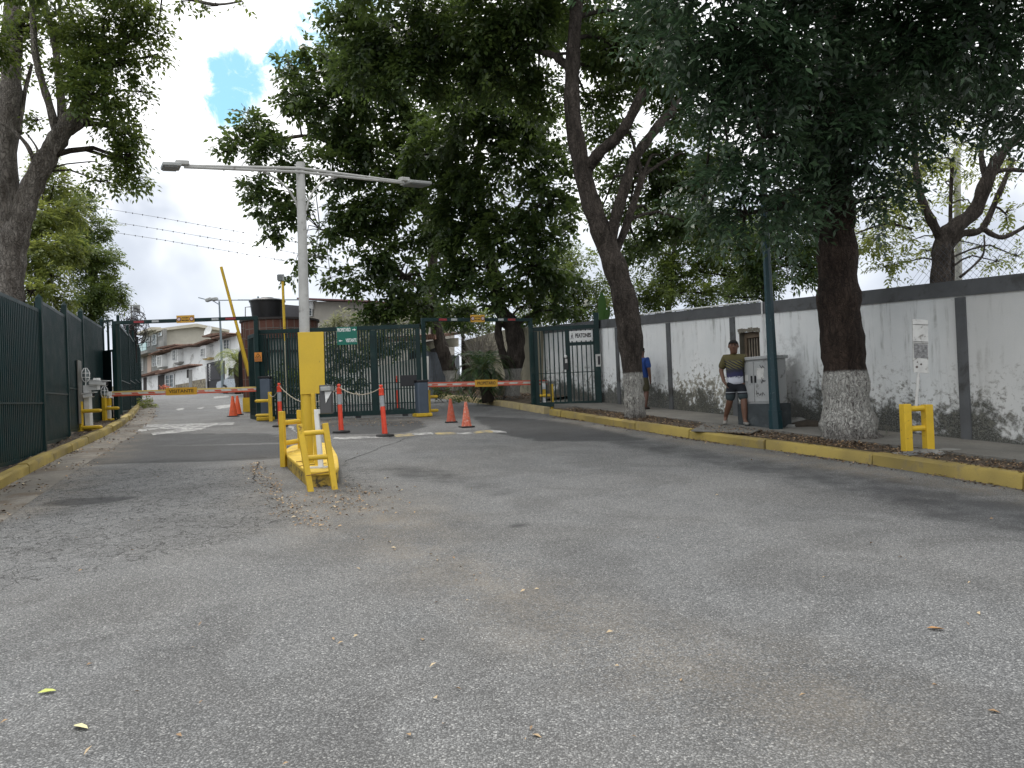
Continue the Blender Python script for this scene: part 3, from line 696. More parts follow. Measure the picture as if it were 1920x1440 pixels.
# ================================================================ GATES
def green_post(mb, p, z0, z1, s=.10, rz=0): mb.box((p.x, p.y, (z0+z1)/2), (s, s, z1-z0), rz)
def height_plate(parent, c, rz, wd, ht):
    m_ = MB(); m_.box((0, 0, 0), (wd, .02, ht)); 
    M = Matrix.Translation(c) @ Matrix.Rotation(rz, 4, 'Z')
    m_.v = [tuple(M @ Vector(v)) for v in m_.v]; pl = m_.build('sign_plate', SIGNY, parent, world=True)
    for sx in (-1, 1):
        m_ = MB(); pr = [(ht*.30, 0), (ht*.30, .006)]; t_ = MB(); t_.lathe(pr, 16); Mx = M @ Matrix.Translation((sx*wd*.36, -.011, 0)) @ Matrix.Rotation(R(90), 4, 'X')
        m_.add([Mx @ Vector(v) for v in t_.v], t_.f); m_.build('ring', RINGM, parent, world=True)
    for sx in (-1, 1):
        m_ = MB(); t_ = MB(); t_.lathe([(ht*.2, 0), (ht*.2, .006)], 16); Mx = M @ Matrix.Translation((sx*wd*.36, -.018, 0)) @ Matrix.Rotation(R(90), 4, 'X'); m_.add([Mx @ Vector(v) for v in t_.v], t_.f); m_.build('ring_centre', PINKW, parent, world=True)
    m_ = MB(); Mt = M @ Matrix.Translation((0, -.013, ht*.17)) @ Matrix.Rotation(R(90), 4, 'X'); m_.text('ALTURA', ht*.26, Mt, .001, fit=wd*.40); m_.build('lettering', INK, parent, world=True); m_ = MB()
    Mt = M @ Matrix.Translation((0, -.013, -ht*.17)) @ Matrix.Rotation(R(90), 4, 'X'); m_.text('MAXIMA', ht*.26, Mt, .001, fit=wd*.40); m_.build('lettering', INK, parent, world=True)
RINGM = mat('sign_ring', (.16, .04, .02), .5); PINKW = mat('sign_pale_disc', (.62, .50, .48), .5)
def gantry(label, A, B, topA, topB, bands, plate, postw=.11, two=True):
    rz = dirz(A, B); g = thing('height_limit_gantry', label, 'gantry', A, 0)
    zA = onplane(*topA, A, B)[1]; zB = onplane(*topB, A, B)[1]; z = (zA+zB)/2; print('gantry', zA-A.z, zB-B.z)
    d = (B-A); d.z = 0; L = d.length; d.normalize(); n = Vector((d.y, -d.x, 0))
    for p in (A, B):
        m_ = MB(); green_post(m_, p, gz(p.x, p.y)-.02, z-.05, postw, rz); m_.build('post', GREEN, g, world=True, bevel=.006)
    m_ = MB(); m_.beam(Vector((A.x, A.y, z))-d*.055, Vector((B.x, B.y, z))+d*.055, .10, .10); cb = m_.build('crossbar', GREEN, g, world=True, bevel=.004)
    for x0, x1, mt in bands:
        s0 = onplane(x0, (topA[1]+topB[1])/2, A, B)[0]; s1 = onplane(x1, (topA[1]+topB[1])/2, A, B)[0]
        pm = Vector((A.x, A.y, z))+d*((s0+s1)/2)+n*.052; m_ = MB(); m_.box(pm, (s1-s0, .004, .062), rz); m_.v = [tuple(Vector(v)-Vector(A)) for v in m_.v]; m_.build('reflective_band', mt, cb)
    s0 = onplane(plate[0], topA[1], A, B)[0]; s1 = onplane(plate[1], topA[1], A, B)[0]; pm = Vector((A.x, A.y, z+.03))+d*((s0+s1)/2)+n*.066
    height_plate(g, pm, rz, s1-s0, .215)
    return g, z
A1 = G(221, 796); B1 = G(487, 789)
PALEB = mat('pale_band', (.42, .44, .44), .4)
gantry('green height limit gantry over the left visitor lane', A1, B1, (221, 600), (485, 601), ((252, 271, DRED), (286, 299, PALEB), (398, 411, PALEB), (424, 443, DRED)), (333, 366))
A2 = G(800, 781); B2 = G(1001, 770)
gantry('green height limit gantry over the right owners lane', A2, B2, (798, 599), (990, 600), ((822, 837, DRED), (845, 856, PALEB), (933, 943, PALEB), (951, 965, DRED)), (881, 907))

# centre gate: from the left gantry post to the right gantry post, a little behind
C0 = B1+Vector((.02, .16, 0)); C1 = A2+Vector((-.12, .12, 0))
def gateframe(label, name, A, B, zt, zb, divs, gap, cat='gate', spikes=True, barw=.045, rails=(.30, .23, .07)):
    rz = dirz(A, B); d = (B-A); d.z = 0; L = d.length; d.normalize(); n = Vector((d.y, -d.x, 0))
    g = thing(name, label, cat, A, rz); Z = zt-A.z; z0 = zb-A.z
    m_ = MB(); m_.box((L/2, 0, Z-.06), (L, .07, .12)); m_.box((L/2, 0, z0+.07), (L, .07, .14)); m_.box((.07, 0, (Z+z0)/2), (.14, .071, Z-z0-.26)); m_.box((L-.07, 0, (Z+z0)/2), (.14, .071, Z-z0-.26))
    for t in divs: m_.box((t*L, 0, (Z+z0)/2), (.14, .068, Z-z0-.26))
    m_.build('frame', GREEN, g, bevel=.005)
    k = int(L/gap)
    mb = MB()
    for i in range(k):
        x = .14+(L-.28)*(i+.5)/k
        mb.box((x, 0, (Z+z0)/2), (barw, barw, Z-z0-.26))
    mb.build('bars', GREEN, g)
    for t in rails: mb = MB(); mb.box((L/2, -.005, z0+.14+t*(Z-z0)), (L-.28, .012, .022)); mb.build('cross_rail', GREEN, g)
    if spikes:
        mb = MB(); x = .3
        while x < L-.2:
            mb.beam((x-.07, 0, Z-.0), (x, 0, Z+.07), .008, .008); mb.beam((x, 0, Z+.07), (x+.07, 0, Z), .008, .008)
            x += .15
        mb.build('spike_strip', mat('spike_wire', (.02, .03, .03), .5), g)
    return g, L, Z
zt = onplane(640, 613, C0, C1)[1]; print('gate', zt-C0.z, (C1-C0).length)
zbg = (onplane(757, 778, C0, C1)[1]+onplane(520, 784, C0, C1)[1])/2
sdv = (onplane(702, 700, C0, C1)[0])/(C1-C0).length
gate, GL, GZ = gateframe('wide dark green bar gate across the middle, behind the red bollards', 'bar_gate', C0, C1, zt, zbg, (sdv,), .088)
m_ = MB(); x0, z0 = onplane(745, 705, C0, C1); x1, z1 = onplane(790, 722, C0, C1); m_.box(((x0+x1)/2, .02, (z0+z1)/2-C0.z), (abs(x1-x0)*.75, .10, abs(z1-z0)*1.1)); m_.build('lock_box', BLACK, gate, bevel=.01)
for pp in ((560, 782), (640, 781), (672, 780), (760, 778)):
    m_ = MB(); s_, _ = onplane(*pp, C0, C1); m_.box((s_, 0, z0*0+zbg-C0.z-.03), (.16, .06, .06)); m_.build('roller', BLACK, gate)
m_ = MB(); m_.poly([(x, y, gz(x, y)+.006) for x, y in ((C0.x, C0.y-.03), (C1.x, C1.y-.03), (C1.x, C1.y+.03), (C0.x, C0.y+.03))], (0, 0, .012)); structure(m_.build('gate_rail', GREY))
# green direction sign hung on the gate
x0, z0 = onplane(632, 614, C0, C1); x1, z1 = onplane(671, 646, C0, C1)
rzc = dirz(C0, C1); dC = (C1-C0); dC.z = 0; dC.normalize(); nC = Vector((dC.y, -dC.x, 0))
pc = Vector((C0.x, C0.y, 0))+dC*((x0+x1)/2)+nC*.07; sg = thing('direction_sign', 'green sign with white words and arrows hung on top of the middle gate', 'sign', (pc.x, pc.y, (z0+z1)/2), rzc)
wS, hS = x1-x0, z0-z1; m_ = MB(); m_.box((0, 0, 0), (wS, .015, hS)); m_.build('sign_plate', SIGNG, sg, bevel=.002)
RX = Matrix.Rotation(R(90), 4, 'X')
def lets(parent, items, mt, depth=.0015):
    for txt, size, x, y, z, sx in items: m_ = MB(); m_.text(txt, size, Matrix.Translation((x, y, z)) @ RX, depth, fit=sx, bold=.035); m_.build('lettering', mt, parent)
lets(sg, (('PROPIETARIO', hS*.27, -wS*.14, -.010, hS*.33, wS*.66), ('VISITANTE', hS*.27, wS*.20, -.010, -hS*.27, wS*.54)), WHITEINK)
def arrow(parent, x, z, L, s):
    m_ = MB(); pts = [(-L/2, -.09*L), (-L/2, .13*L), (0, .13*L), (0, .34*L), (L/2, .02*L), (0, -.30*L), (0, -.09*L)]
    m_.poly([(x+s*a, -.009, z+b) for a, b in pts], (0, -.003, 0)); m_.build('arrow', WHITEINK, parent)
arrow(sg, wS*.37, hS*.32, wS*.19, 1); arrow(sg, -wS*.33, -hS*.27, wS*.19, -1)
# narrow side frame left of the left-lane post
S0 = G(466, 786); S0 = Vector((S0.x, S0.y, S0.z))+Vector((0, .25, 0)); S1 = B1+Vector((-.1, .22, 0))
gateframe('narrow green side frame beside the gantry post near the guard house', 'side_frame', S0, S1, zt-.08, zbg, (), .2, 'gate', False)
# warning plate on that post
s_, z_ = onplane(485.5, 669.5, A1, B1); dP = (B1-A1); dP.z = 0; dP.normalize(); nP = Vector((dP.y, -dP.x, 0)); pw = Vector((A1.x, A1.y, 0))+dP*s_+nP*.075
s2, z2 = onplane(485.5, 678, A1, B1); hW = abs(z_-z2)*2; ws = thing('warning_sign', 'small orange warning plate with a black triangle on the green post', 'sign', (pw.x, pw.y, z_), dirz(A1, B1)); wW = hW*.80
m_ = MB(); m_.box((0, 0, 0), (wW, .01, hW)); m_.build('sign_plate', SIGNO, ws); m_ = MB(); m_.box((0, -.007, -hW*.33), (wW*.9, .004, hW*.24)); m_.build('caption_band', SIGNO2, ws)
m_ = MB()
tri = [Vector((-wW*.38, -.008, -hW*.12)), Vector((wW*.38, -.008, -hW*.12)), Vector((0, -.008, hW*.38))]
for a, b in zip(tri, tri[1:]+tri[:1]): m_.beam(a, b, .012, .003, up=(0, 1, 0))
m_.poly([(-wW*.16, -.009, -hW*.04), (-wW*.05, -.009, hW*.05), (wW*.14, -.009, hW*.12), (wW*.08, -.009, 0), (-wW*.08, -.009, -hW*.05)], (0, -.003, 0)); m_.build('symbol', INK, ws)

# pedestrian gate right of the right lane
D0 = G(1001, 770); D0 = Vector((D0.x+.06, D0.y+.05, D0.z)); D1 = WB-WD*.25-WN*.12; D1.z = gz(D1.x, D1.y)
ztp = onplane(1060, 611, D0, D1)[1]; print('ped gate', ztp-D0.z, (D1-D0).length)
Lp = math.hypot(D1.x-D0.x, D1.y-D0.y)
sd_ = onplane(1066, 690, D0, D1)[0]/Lp
pg, PL, PZ = gateframe('dark green bar fence with a pedestrian door between right lane and white wall', 'pedestrian_gate', D0, D1, ztp, max(gz(D1.x, D1.y), gz(D0.x, D0.y))+.10, (sd_,), .16, 'gate', True, .035, (.36,))
xa = sd_*PL+.07; xb = PL-.14; zl = onplane(1095, 644, D0, D1)[1]-D0.z
m_ = MB(); m_.box(((xa+xb)/2, -.02, zl), (xb-xa, .07, .10)); m_.build('door_lintel', GREEN, pg)
m_ = MB(); m_.box((PL-.02, 0, (PZ+.25)/2), (.16, .16, PZ+.45)); m_.build('post', GREEN, pg)
m_ = MB(); xs_, zs_ = onplane(1061.5, 679, D0, D1); m_.box((xs_, -.07, zs_-D0.z-.02), (.13, .04, .42)); lk = m_.build('lock_plate', BLACK, pg)
m_ = MB(); m_.lathe([(0, 0), (.045, .01), (.05, .05), (.03, .08)], 12); m_.v = [tuple(Matrix.Translation((xs_, -.09, onplane(1061, 669, D0, D1)[1]-D0.z)) @ RX @ Vector(v)) for v in m_.v]; m_.build('door_knob', WHITE, pg, smooth=True)
m_ = MB(); m_.box((xs_+.01, -.095, onplane(1061, 677, D0, D1)[1]-D0.z), (.07, .012, .13)); m_.build('lock_case', OLDWHITE, pg)
x0, z0 = onplane(1067.5, 622.5, D0, D1); x1, z1 = onplane(1109, 637, D0, D1); dD = (D1-D0); dD.z = 0; dD.normalize(); nD = Vector((dD.y, -dD.x, 0))
pc = Vector((D0.x, D0.y, 0))+dD*((x0+x1)/2)+nD*.075
sg2 = thing('pedestrian_sign', 'white sign with black word and walking figure above the pedestrian door', 'sign', (pc.x, pc.y, (z0+z1)/2+.0), dirz(D0, D1)); wS, hS = x1-x0, z0-z1+.03
m_ = MB(); m_.box((0, 0, 0), (wS, .015, hS)); m_.build('sign_plate', WHITE, sg2)
lets(sg2, (('PEATONES', hS*.58, wS*.13, -.010, 0, wS*.72),), INK)
m_ = MB(); cx = -wS*.37; y = -.011; hh = hS*.5
for a, b, r_ in (((0, .22), (-.05, -.12), .10), ((-.05, -.12), (.14, -.28), .055), ((.14, -.28), (.16, -.62), .05), ((-.05, -.12), (-.16, -.36), .055), ((-.16, -.36), (-.30, -.60), .05), ((0, .2), (.22, -.02), .035), ((0, .2), (-.2, .02), .035), ((-.2, .02), (-.18, -.12), .035)):
    m_.beam((cx+a[0]*hh, y, a[1]*hh), (cx+b[0]*hh, y, b[1]*hh), r_*2*hh, .003, up=(0, 1, 0))
t_ = MB(); t_.lathe([(.11*hh, 0), (.11*hh, .003)], 12); m_.add([Matrix.Translation((cx+.02*hh, y, .42*hh)) @ RX @ Vector(v) for v in t_.v], t_.f); m_.build('walking_figure', INK, sg2)
# second small frame mark and intercom on the wall post
s_, z_ = onplane(1119, 676, D0, D1); pi = Vector((D0.x, D0.y, 0))+dD*(s_+.05)+nD*.05
ic = thing('intercom_box', 'pale intercom box with dark mouthpiece beside the pedestrian door', 'intercom', (pi.x, pi.y, z_), dirz(D0, D1)); m_ = MB(); m_.box((0, 0, 0), (.16, .08, .38)); m_.build('housing', OLDWHITE, ic, bevel=.01); m_ = MB(); m_.box((.02, -.045, 0), (.07, .03, .26)); m_.build('handset', BLACK, ic, bevel=.006)
# ================================================================ BARRIERS AND YELLOW IRONWORK
def basis(A, B):
    d = Vector((B[0]-A[0], B[1]-A[1], 0)).normalized(); return d, Vector((d.y, -d.x, 0)), math.atan2(d.y, d.x)
BOOMW = mat('boom_white', (.62, .60, .55), .45, .05, 5, dirt=(.45, .42, .36), dirt_amt=.3); BOOMY = mat('boom_yellow_edge', (.68, .50, .14), .5, .06, 5); BOOMR = mat('boom_red_edge', (.60, .10, .05), .5, .08, 5)
def boom(label, cab, rest, z0, z1, word, edge_top, labelpx, hgt=.145):
    c = G(*cab); r_ = G(*rest); d, n, rz = basis(c, r_)
    s0 = .17; L = (Vector((r_.x, r_.y, 0))-Vector((c.x, c.y, 0))).length
    zc = onplane(*z0, c, r_)[1]; ze = onplane(*z1, c, r_)[1]
    g = thing('boom_barrier', label, 'barrier', c, rz)
    cw, cd, ch = .36, .34, onplane(cab[0], 705 if cab[0] < 600 else 712, c, r_)[1]-c.z
    m_ = MB(); m_.box((0, 0, .06+(ch-.12)/2), (cw*.92, cd, ch-.12)); cb = m_.build('cabinet', CABG, g, bevel=.05)
    m_ = MB(); m_.box((0, 0, ch-.04), (cw, cd+.03, .07)); m_.build('cabinet_lid', BLACK, g, bevel=.02)
    m_ = MB(); m_.box((0, 0, .05), (cw+.12, cd+.12, .10)); m_.build('base_plinth', YELLOW, g, bevel=.02)
    m_ = MB(); sgn = -1 if c.x < r_.x or True else 1
    side = -1 if rz_faces(n) else 1
    m_.text('BARRERA', .09, Matrix.Translation((-.03, side*(cd/2+.003), ch*.70)) @ (Matrix.Rotation(0 if side < 0 else math.pi, 4, 'Z')) @ RX @ Matrix.Rotation(R(-90), 4, 'Z'), .001, 1.0)
    # arm
    zc -= c.z; ze -= c.z; e = L+.12; a = Vector((.12, side*.0, zc)); b = Vector((e, 0, ze)); u = (b-a).normalized(); yv = Vector((0, 1, 0)); zv = u.cross(yv)*-1
    if zv.z < 0: zv = -zv
    def armpart(name, z_0, z_1, mt, th=.055):
        m2 = MB(); vs = [p+yv*(k*th/2)+zv*zz_ for p in (a, b) for k, zz_ in ((-1, z_0), (1, z_0), (1, z_1), (-1, z_1))]
        m2.add(vs, [(0, 3, 2, 1), (4, 5, 6, 7), (0, 1, 5, 4), (1, 2, 6, 5), (2, 3, 7, 6), (3, 0, 4, 7)]); return m2.build(name, mt, g, bevel=.004)
    arm = armpart('arm', -hgt*.22, hgt*.24, BOOMW); armpart('edge_strip', hgt*.24, hgt*.5, edge_top, .06); armpart('edge_strip', -hgt*.5, -hgt*.22, BOOMR, .06)
    k = int((b-a).length/.46)
    for i in range(k):
        p = a+u*(.18+i*.46); m2 = MB(); q_ = [p+u*x+zv*z_ for x, z_ in ((0, -.02), (.18, -.02), (.22, .018), (.04, .018))]
        m2.poly([v+yv*(side*.029) for v in q_], yv*(side*.003)); m2.build('red_mark', BOOMR, arm)
    # word plate
    s_, z_ = onplane(*labelpx, c, r_); t = (s_-.12)/(e-.12); p = a+(b-a)*t; wd = .86 if word == 'VISITANTE' else .74
    m2 = MB(); Mx = Matrix.Translation(p+yv*(side*.04)+zv*.01) @ (Matrix.Rotation(0 if side < 0 else math.pi, 4, 'Z')); ang = math.atan2((b-a).z, (b-a).x)*(1 if side < 0 else -1); Mx = Mx @ Matrix.Rotation(-ang, 4, 'Y')
    m2.box((0, 0, 0), (wd, .01, .21)); m2.v = [tuple(Mx @ Vector(v)) for v in m2.v]; m2.build('word_plate', SIGNY, g)
    m2 = MB(); m2.text(word, .13, Mx @ Matrix.Translation((0, -.007, 0)) @ RX, .001, fit=wd*.80); m2.build('lettering', INK, g)
    return g, c, r_, d, n, rz
def rz_faces(n): return n.y < 0      # local -Y looks back at the camera
boom('white visitor barrier boom with yellow top edge, grey cabinet at its right end', (500, 788), (203, 797), (470, 730), (225, 738), 'VISITANTE', BOOMY, (341, 733))
boom('white owners barrier boom with red edges, grey cabinet at its left end', (792, 781), (1021, 768), (815, 721), (1020, 717), 'PROPIETARIO', BOOMR, (911, 718))

def yframe(label, P, rz, h, w_, rails, post=.10, kind='H', tilt=0.0, group=None, rlen=None):
    """posts of square tube joined by round rails; kind 'H' two posts, kind 'E' one post with two stubs"""
    g = thing('crash_guard', label, 'guard frame', P, rz, group)
    for sx in ((-1, 1) if kind == 'H' else (0,)):
        m_ = MB(); x = sx*w_/2; m_.beam((x, 0, -.04), (x, -tilt*h*0, h), post, post, up=(0, 1, 0))
        if tilt: m_ = MB(); m_.beam((x, 0, -.04), (x*.93, tilt, h), post, post, up=(0, 1, 0))
        m_.build('post', YELLOW, g, bevel=.008)
    for z in rails:
        m_ = MB()
        if kind == 'H': m_.tube([(-w_/2+post*.4, tilt*z/h, z*h), (w_/2-post*.4, tilt*z/h, z*h)], .042, 12)
        else:
            L = rlen or .42; sg_ = 1 if L > 0 else -1
            m_.tube([(sg_*post*.4, 0, z*h), (L*.88, 0, z*h), (L*.96, 0, z*h), (L, 0, z*h)], [.042, .042, .034, .012], 12)
        m_.build('rail', YELLOW, g, smooth=True)
    return g
# traffic island with its frames, pole, board, reader
isl_px = [(578, 916), (630, 913), (637, 906), (634, 880), (622, 856), (600, 850), (548, 857), (534, 868), (540, 880)]
IP = [G(*p) for p in isl_px]; cxI = sum((p for p in IP), Vector())/len(IP)
isl = thing('traffic_island', 'chipped yellow concrete island under the yellow board', 'kerb island', G(600, 885))
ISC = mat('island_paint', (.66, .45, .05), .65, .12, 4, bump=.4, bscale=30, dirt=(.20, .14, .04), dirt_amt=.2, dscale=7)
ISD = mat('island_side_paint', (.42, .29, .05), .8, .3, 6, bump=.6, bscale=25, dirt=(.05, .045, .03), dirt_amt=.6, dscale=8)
P2 = smoothp(resample([IP[-1]]+IP, .12), 2)[:-1]
def ins(pts, c, k): return [Vector((c.x+(p.x-c.x)*k, c.y+(p.y-c.y)*k, 0)) for p in pts]
m_ = MB(); zi = cxI.z
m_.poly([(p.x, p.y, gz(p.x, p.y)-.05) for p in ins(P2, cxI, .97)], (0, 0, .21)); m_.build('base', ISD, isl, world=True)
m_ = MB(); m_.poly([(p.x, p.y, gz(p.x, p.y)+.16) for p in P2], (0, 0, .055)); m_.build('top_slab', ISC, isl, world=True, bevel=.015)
for a, b in (((555, 866), (605, 862)), ((560, 874), (612, 868)), ((575, 892), (620, 884))):
    pa, pb = G(*a, .22), G(*b, .22); m_ = MB(); m_.beam(pa, pb, .012, .01); m_.build('crack', mat('rust_line', (.20, .10, .03), .8), isl, world=True)
ZI = .205
pF0, pF1 = G(583, 921), G(628, 917)
dF, nF, rzF = basis(pF0, pF1)
mid_ = (pF0+pF1)/2; wF = (pF1-pF0).length
print('front frame w', wF)
hf = onplane(563, 794, pF0, pF1)[1]-pF0.z
g = thing('crash_guard', 'leaning yellow guard frame at the near end of the island', 'guard frame', mid_, rzF, 'yellow guard frames')
for bx, tx, by, ty in ((-1, 563, 921, 794), (1, 611.5, 917, 792)):
    s_, z_ = onplane(tx, ty+2, pF0, pF1); m_ = MB(); m_.beam((bx*wF/2, 0, -.03), (s_-wF/2, .10, z_-mid_.z), .075, .09, up=(0, 1, 0)); m_.build('post', YELLOW, g, bevel=.007)
for (xa, ya), (xb, yb) in (((567, 813.5), (611, 810)), ((577, 859), (620, 856))):
    s0, z0 = onplane(xa, ya, pF0, pF1); s1, z1 = onplane(xb, yb, pF0, pF1); zz_ = z0-mid_.z
    m_ = MB(); m_.tube([(s0-wF/2, .10*zz_/1.0, zz_), (s1-wF/2, .10*zz_, z1-mid_.z)], .034, 12); m_.build('rail', YELLOW, g, smooth=True)
# back frame
pB0 = G(532, 875); pB1 = G(600, 852)
dB, nB, rzB = basis(pB0, pB1)
hB = onplane(527.5, 771, pB0, pB1)[1]-pB0.z; g = thing('crash_guard', 'upright yellow guard frame at the far left side of the island', 'guard frame', pB0, rzB, 'yellow guard frames')
wB = onplane(563, 800, pB0, pB1)[0]
for x in (0, wB): m_ = MB(); m_.beam((x, 0, -.03), (x, 0, hB if x == 0 else hB), .085, .085, up=(0, 1, 0)); m_.build('post', YELLOW, g, bevel=.007)
for zpx in (792, 830): zz_ = onplane(540, zpx, pB0, pB1)[1]-pB0.z; m_ = MB(); m_.tube([(.03, 0, zz_), (wB-.03, 0, zz_)], .04, 12); m_.build('rail', YELLOW, g, smooth=True)
# lamp pole standing on the island
LP = G(577, 868, ZI); YL = LP.y
Lp_ = thing('street_lamp', 'tall pale double armed street lamp rising from the yellow island', 'street lamp', LP)
def Lq(px, py, Y=YL): return AY(px, py, Y)
top = Lq(563, 305); mid_y = Lq(574, 735)
m_ = MB(); m_.tube([mid_y, Lq(571.5, 640), Lq(567, 450), top], [.078, .076, .068, .062], 16); m_.build('pole', POLEW, Lp_, world=True, smooth=True)
m_ = MB(); m_.tube([LP, mid_y], [.085, .08], 16); m_.build('pole_base', YPLATE, Lp_, world=True, smooth=True)
hp = Lq(564, 325)
armL = Lq(345, 313, YL-.9); armR = Lq(757, 343, YL+1.1)
for dz_ in (0, .055):
    m_ = MB(); m_.tube([armL+Vector((0, 0, dz_*.3)), hp+Vector((0, -.07, dz_)), armR+Vector((0, 0, dz_*.3))], .021, 8); m_.build('arm', POLEW, Lp_, world=True, smooth=True)
for (ax, ay, yy), sgn in (((493, 322, YL-.3), -1), ((632, 332, YL+.35), 1)):
    P_ = [Lq(ax, ay, yy), Lq(564+sgn*42, 333, YL+sgn*.2), Lq(565+sgn*22, 355, YL+sgn*.1), Lq(566+sgn*10, 378), Lq(567+sgn*7, 395)]
    m_ = MB(); m_.tube(smoothp(P_, 1), .016, 8); m_.build('brace', POLEW, Lp_, world=True, smooth=True)
LED = mat('lamp_lens_grey', (.16, .17, .17), .35, .15, 30)
for a, b, n_ in ((Lq(303, 311, YL-1.05), Lq(347, 313, YL-.9), 'l'), (Lq(800, 346, YL+1.5), Lq(755, 342, YL+1.1), 'r')):
    m_ = MB(); u = (a-b).normalized(); m_.beam(b+u*.06, a, .26, .05); lh = m_.build('lamp_head', GREY, Lp_, world=True, bevel=.012)
    m_ = MB(); m_.beam(b+u*.10+Vector((0, 0, -.03)), a-u*.02+Vector((0, 0, -.03)), .22, .015); m_.v = [tuple(Vector(v)-LP) for v in m_.v]; m_.build('lens', LED, lh)
    m_ = MB(); m_.beam(b-u*.05+Vector((0, 0, .05)), b+u*.12+Vector((0, 0, .05)), .10, .06); m_.v = [tuple(Vector(v)-LP) for v in m_.v]; m_.build('photocell_box', POLEW, lh, bevel=.01)
# yellow board
bp = [(558, 623), (606, 622), (609, 737), (563, 740)]
YB = YL-.10
P_ = [AY(x, y, YB) for x, y in bp]; bd = thing('yellow_board', 'blank yellow metal board mounted on the lamp pole above the island', 'board', (P_[0]+P_[1]+P_[2]+P_[3])/4)
m_ = MB(); m_.poly(P_, (0, .03, 0)); m_.build('board', YPLATE, bd, world=True, bevel=.004)
m_ = MB(); m_.box(((AY(582, 680, YB)).x, YB+.06, AY(582, 680, YB).z), (.22, .05, .5)); m_.build('bracket', GREY, bd, world=True)
# square yellow post and white reader post
pY = G(590, 872, ZI)
yp = thing('yellow_post', 'thin square yellow post under the right half of the yellow board', 'post', G(594, 872, ZI)); a = AY(594, 872, yp.location.y); b = AY(587, 735, yp.location.y-.0)
m_ = MB(); m_.beam(yp.location, AY(587, 737, yp.location.y), .055, .055, up=(0, 1, 0)); m_.build('tube', YELLOW, yp, world=True, bevel=.005)
rp0 = G(602, 878, ZI); YR = rp0.y
rd = thing('card_reader_post', 'white cranked post with a grey hooded card reader behind the yellow board', 'card reader', rp0)
m_ = MB(); m_.box((rp0.x-.06, rp0.y, rp0.z+.012), (.30, .16, .024)); m_.build('base_plate', OLDWHITE, rd, world=True)
m_ = MB(); e1 = AY(594, 776, YR); e2 = AY(619, 774, YR); m_.beam(rp0, e1+Vector((0, 0, -.0)), .062, .062, up=(0, 1, 0)); m_.beam(e1+Vector((-.03, 0, .03)), e2+Vector((0, 0, .03)), .061, .064, up=(0, 0, 1)); m_.build('post', WHITE, rd, world=True, bevel=.004)
m_ = MB(); p0 = AY(612, 746, YR); m_.box((p0.x, YR, p0.z-.02), (.155, .15, .40)); m_.build('reader_housing', mat('reader_dark', (.07, .07, .072), .4), rd, world=True, bevel=.01)
m_ = MB(); vs = [AY(609, 734, YR-.08), AY(622, 734, YR-.08), AY(611, 756, YR-.08)]; m_.poly(vs, (0, -.012, 0)); m_.build('hood_side', WHITE, rd, world=True)
m_ = MB(); p1 = AY(615, 729, YR); m_.box((p1.x, YR-.04, p1.z), (.14, .22, .06)); m_.build('hood', GREY, rd, world=True, bevel=.008)
# island further bits: frames at barriers
def post_at(px, py, h=0): return G(px, py, h)
def eframe(label, base, toppx, railpx, L, rz=0.0, post=.10):
    P = G(*base); h = AY(toppx[0], toppx[1], P.y).z-P.z
    g = thing('guard_post', label, 'guard post', P, rz, 'yellow guard posts with stub rails')
    tx = AY(toppx[0], toppx[1], P.y); m_ = MB(); m_.beam((0, 0, -.03), (0, 0, h), post, post, up=(0, 1, 0)); m_.build('post', YELLOW, g, bevel=.008)
    for rp in railpx:
        z = AY(base[0], rp, P.y).z-P.z; m_ = MB(); s = 1 if L > 0 else -1
        m_.tube([(s*post*.35, 0, z), (L*.86, 0, z), (L*.95, 0, z), (L, 0, z)], [.045, .045, .036, .012], 12); m_.build('rail', YELLOW, g, smooth=True)
    return g
eframe('yellow guard post with two stub rails beside the white camera post', (152, 820), (150, 753), (771, 802), .52)
eframe('yellow guard post with one stub rail at the free end of the visitor boom', (197, 799), (194, 741), (766,), .42)
eframe('yellow guard post with two stub rails in front of the left grey cabinet', (508, 790), (502, 735), (751, 778), -.42, R(10))
eframe('yellow guard post with two short rails beside the right grey cabinet', (805, 779), (803, 731), (744, 770), .28, R(15))
eframe('yellow guard post with a stub rail at the free end of the owners boom', (1036, 769), (1033, 720), (741,), -.40, 0)
# rest posts for boom ends
for lb, base, tpx, yl in (('white fork post with yellow foot holding the end of the owners boom', (1021, 769), 722, (1018, 735)), ('white fork post with yellow foot and caged lamp holding the end of the visitor boom', (205, 798), 738, (203, 760))):
    P = G(*base); z = AY(base[0], tpx, P.y).z-P.z; g = thing('boom_rest_post', lb, 'post', P)
    m_ = MB(); m_.box((0, 0, .10), (.20, .20, .20)); m_.build('foot', YELLOW, g, bevel=.01)
    m_ = MB(); m_.beam((0, 0, .2), (0, 0, z-.12), .095, .095, up=(0, 1, 0)); m_.build('post', WHITE, g)
    m_ = MB(); m_.beam((0, 0, z*.62), (0, 0, z-.1), .11, .11, up=(0, 1, 0)); m_.build('sleeve', YELLOW, g)
    m_ = MB(); m_.box((0, 0, z-.1), (.14, .16, .05)); m_.box((0, -.07, z-.02), (.12, .02, .16)); m_.box((0, .07, z-.02), (.12, .02, .16)); m_.build('fork', WHITE, g)
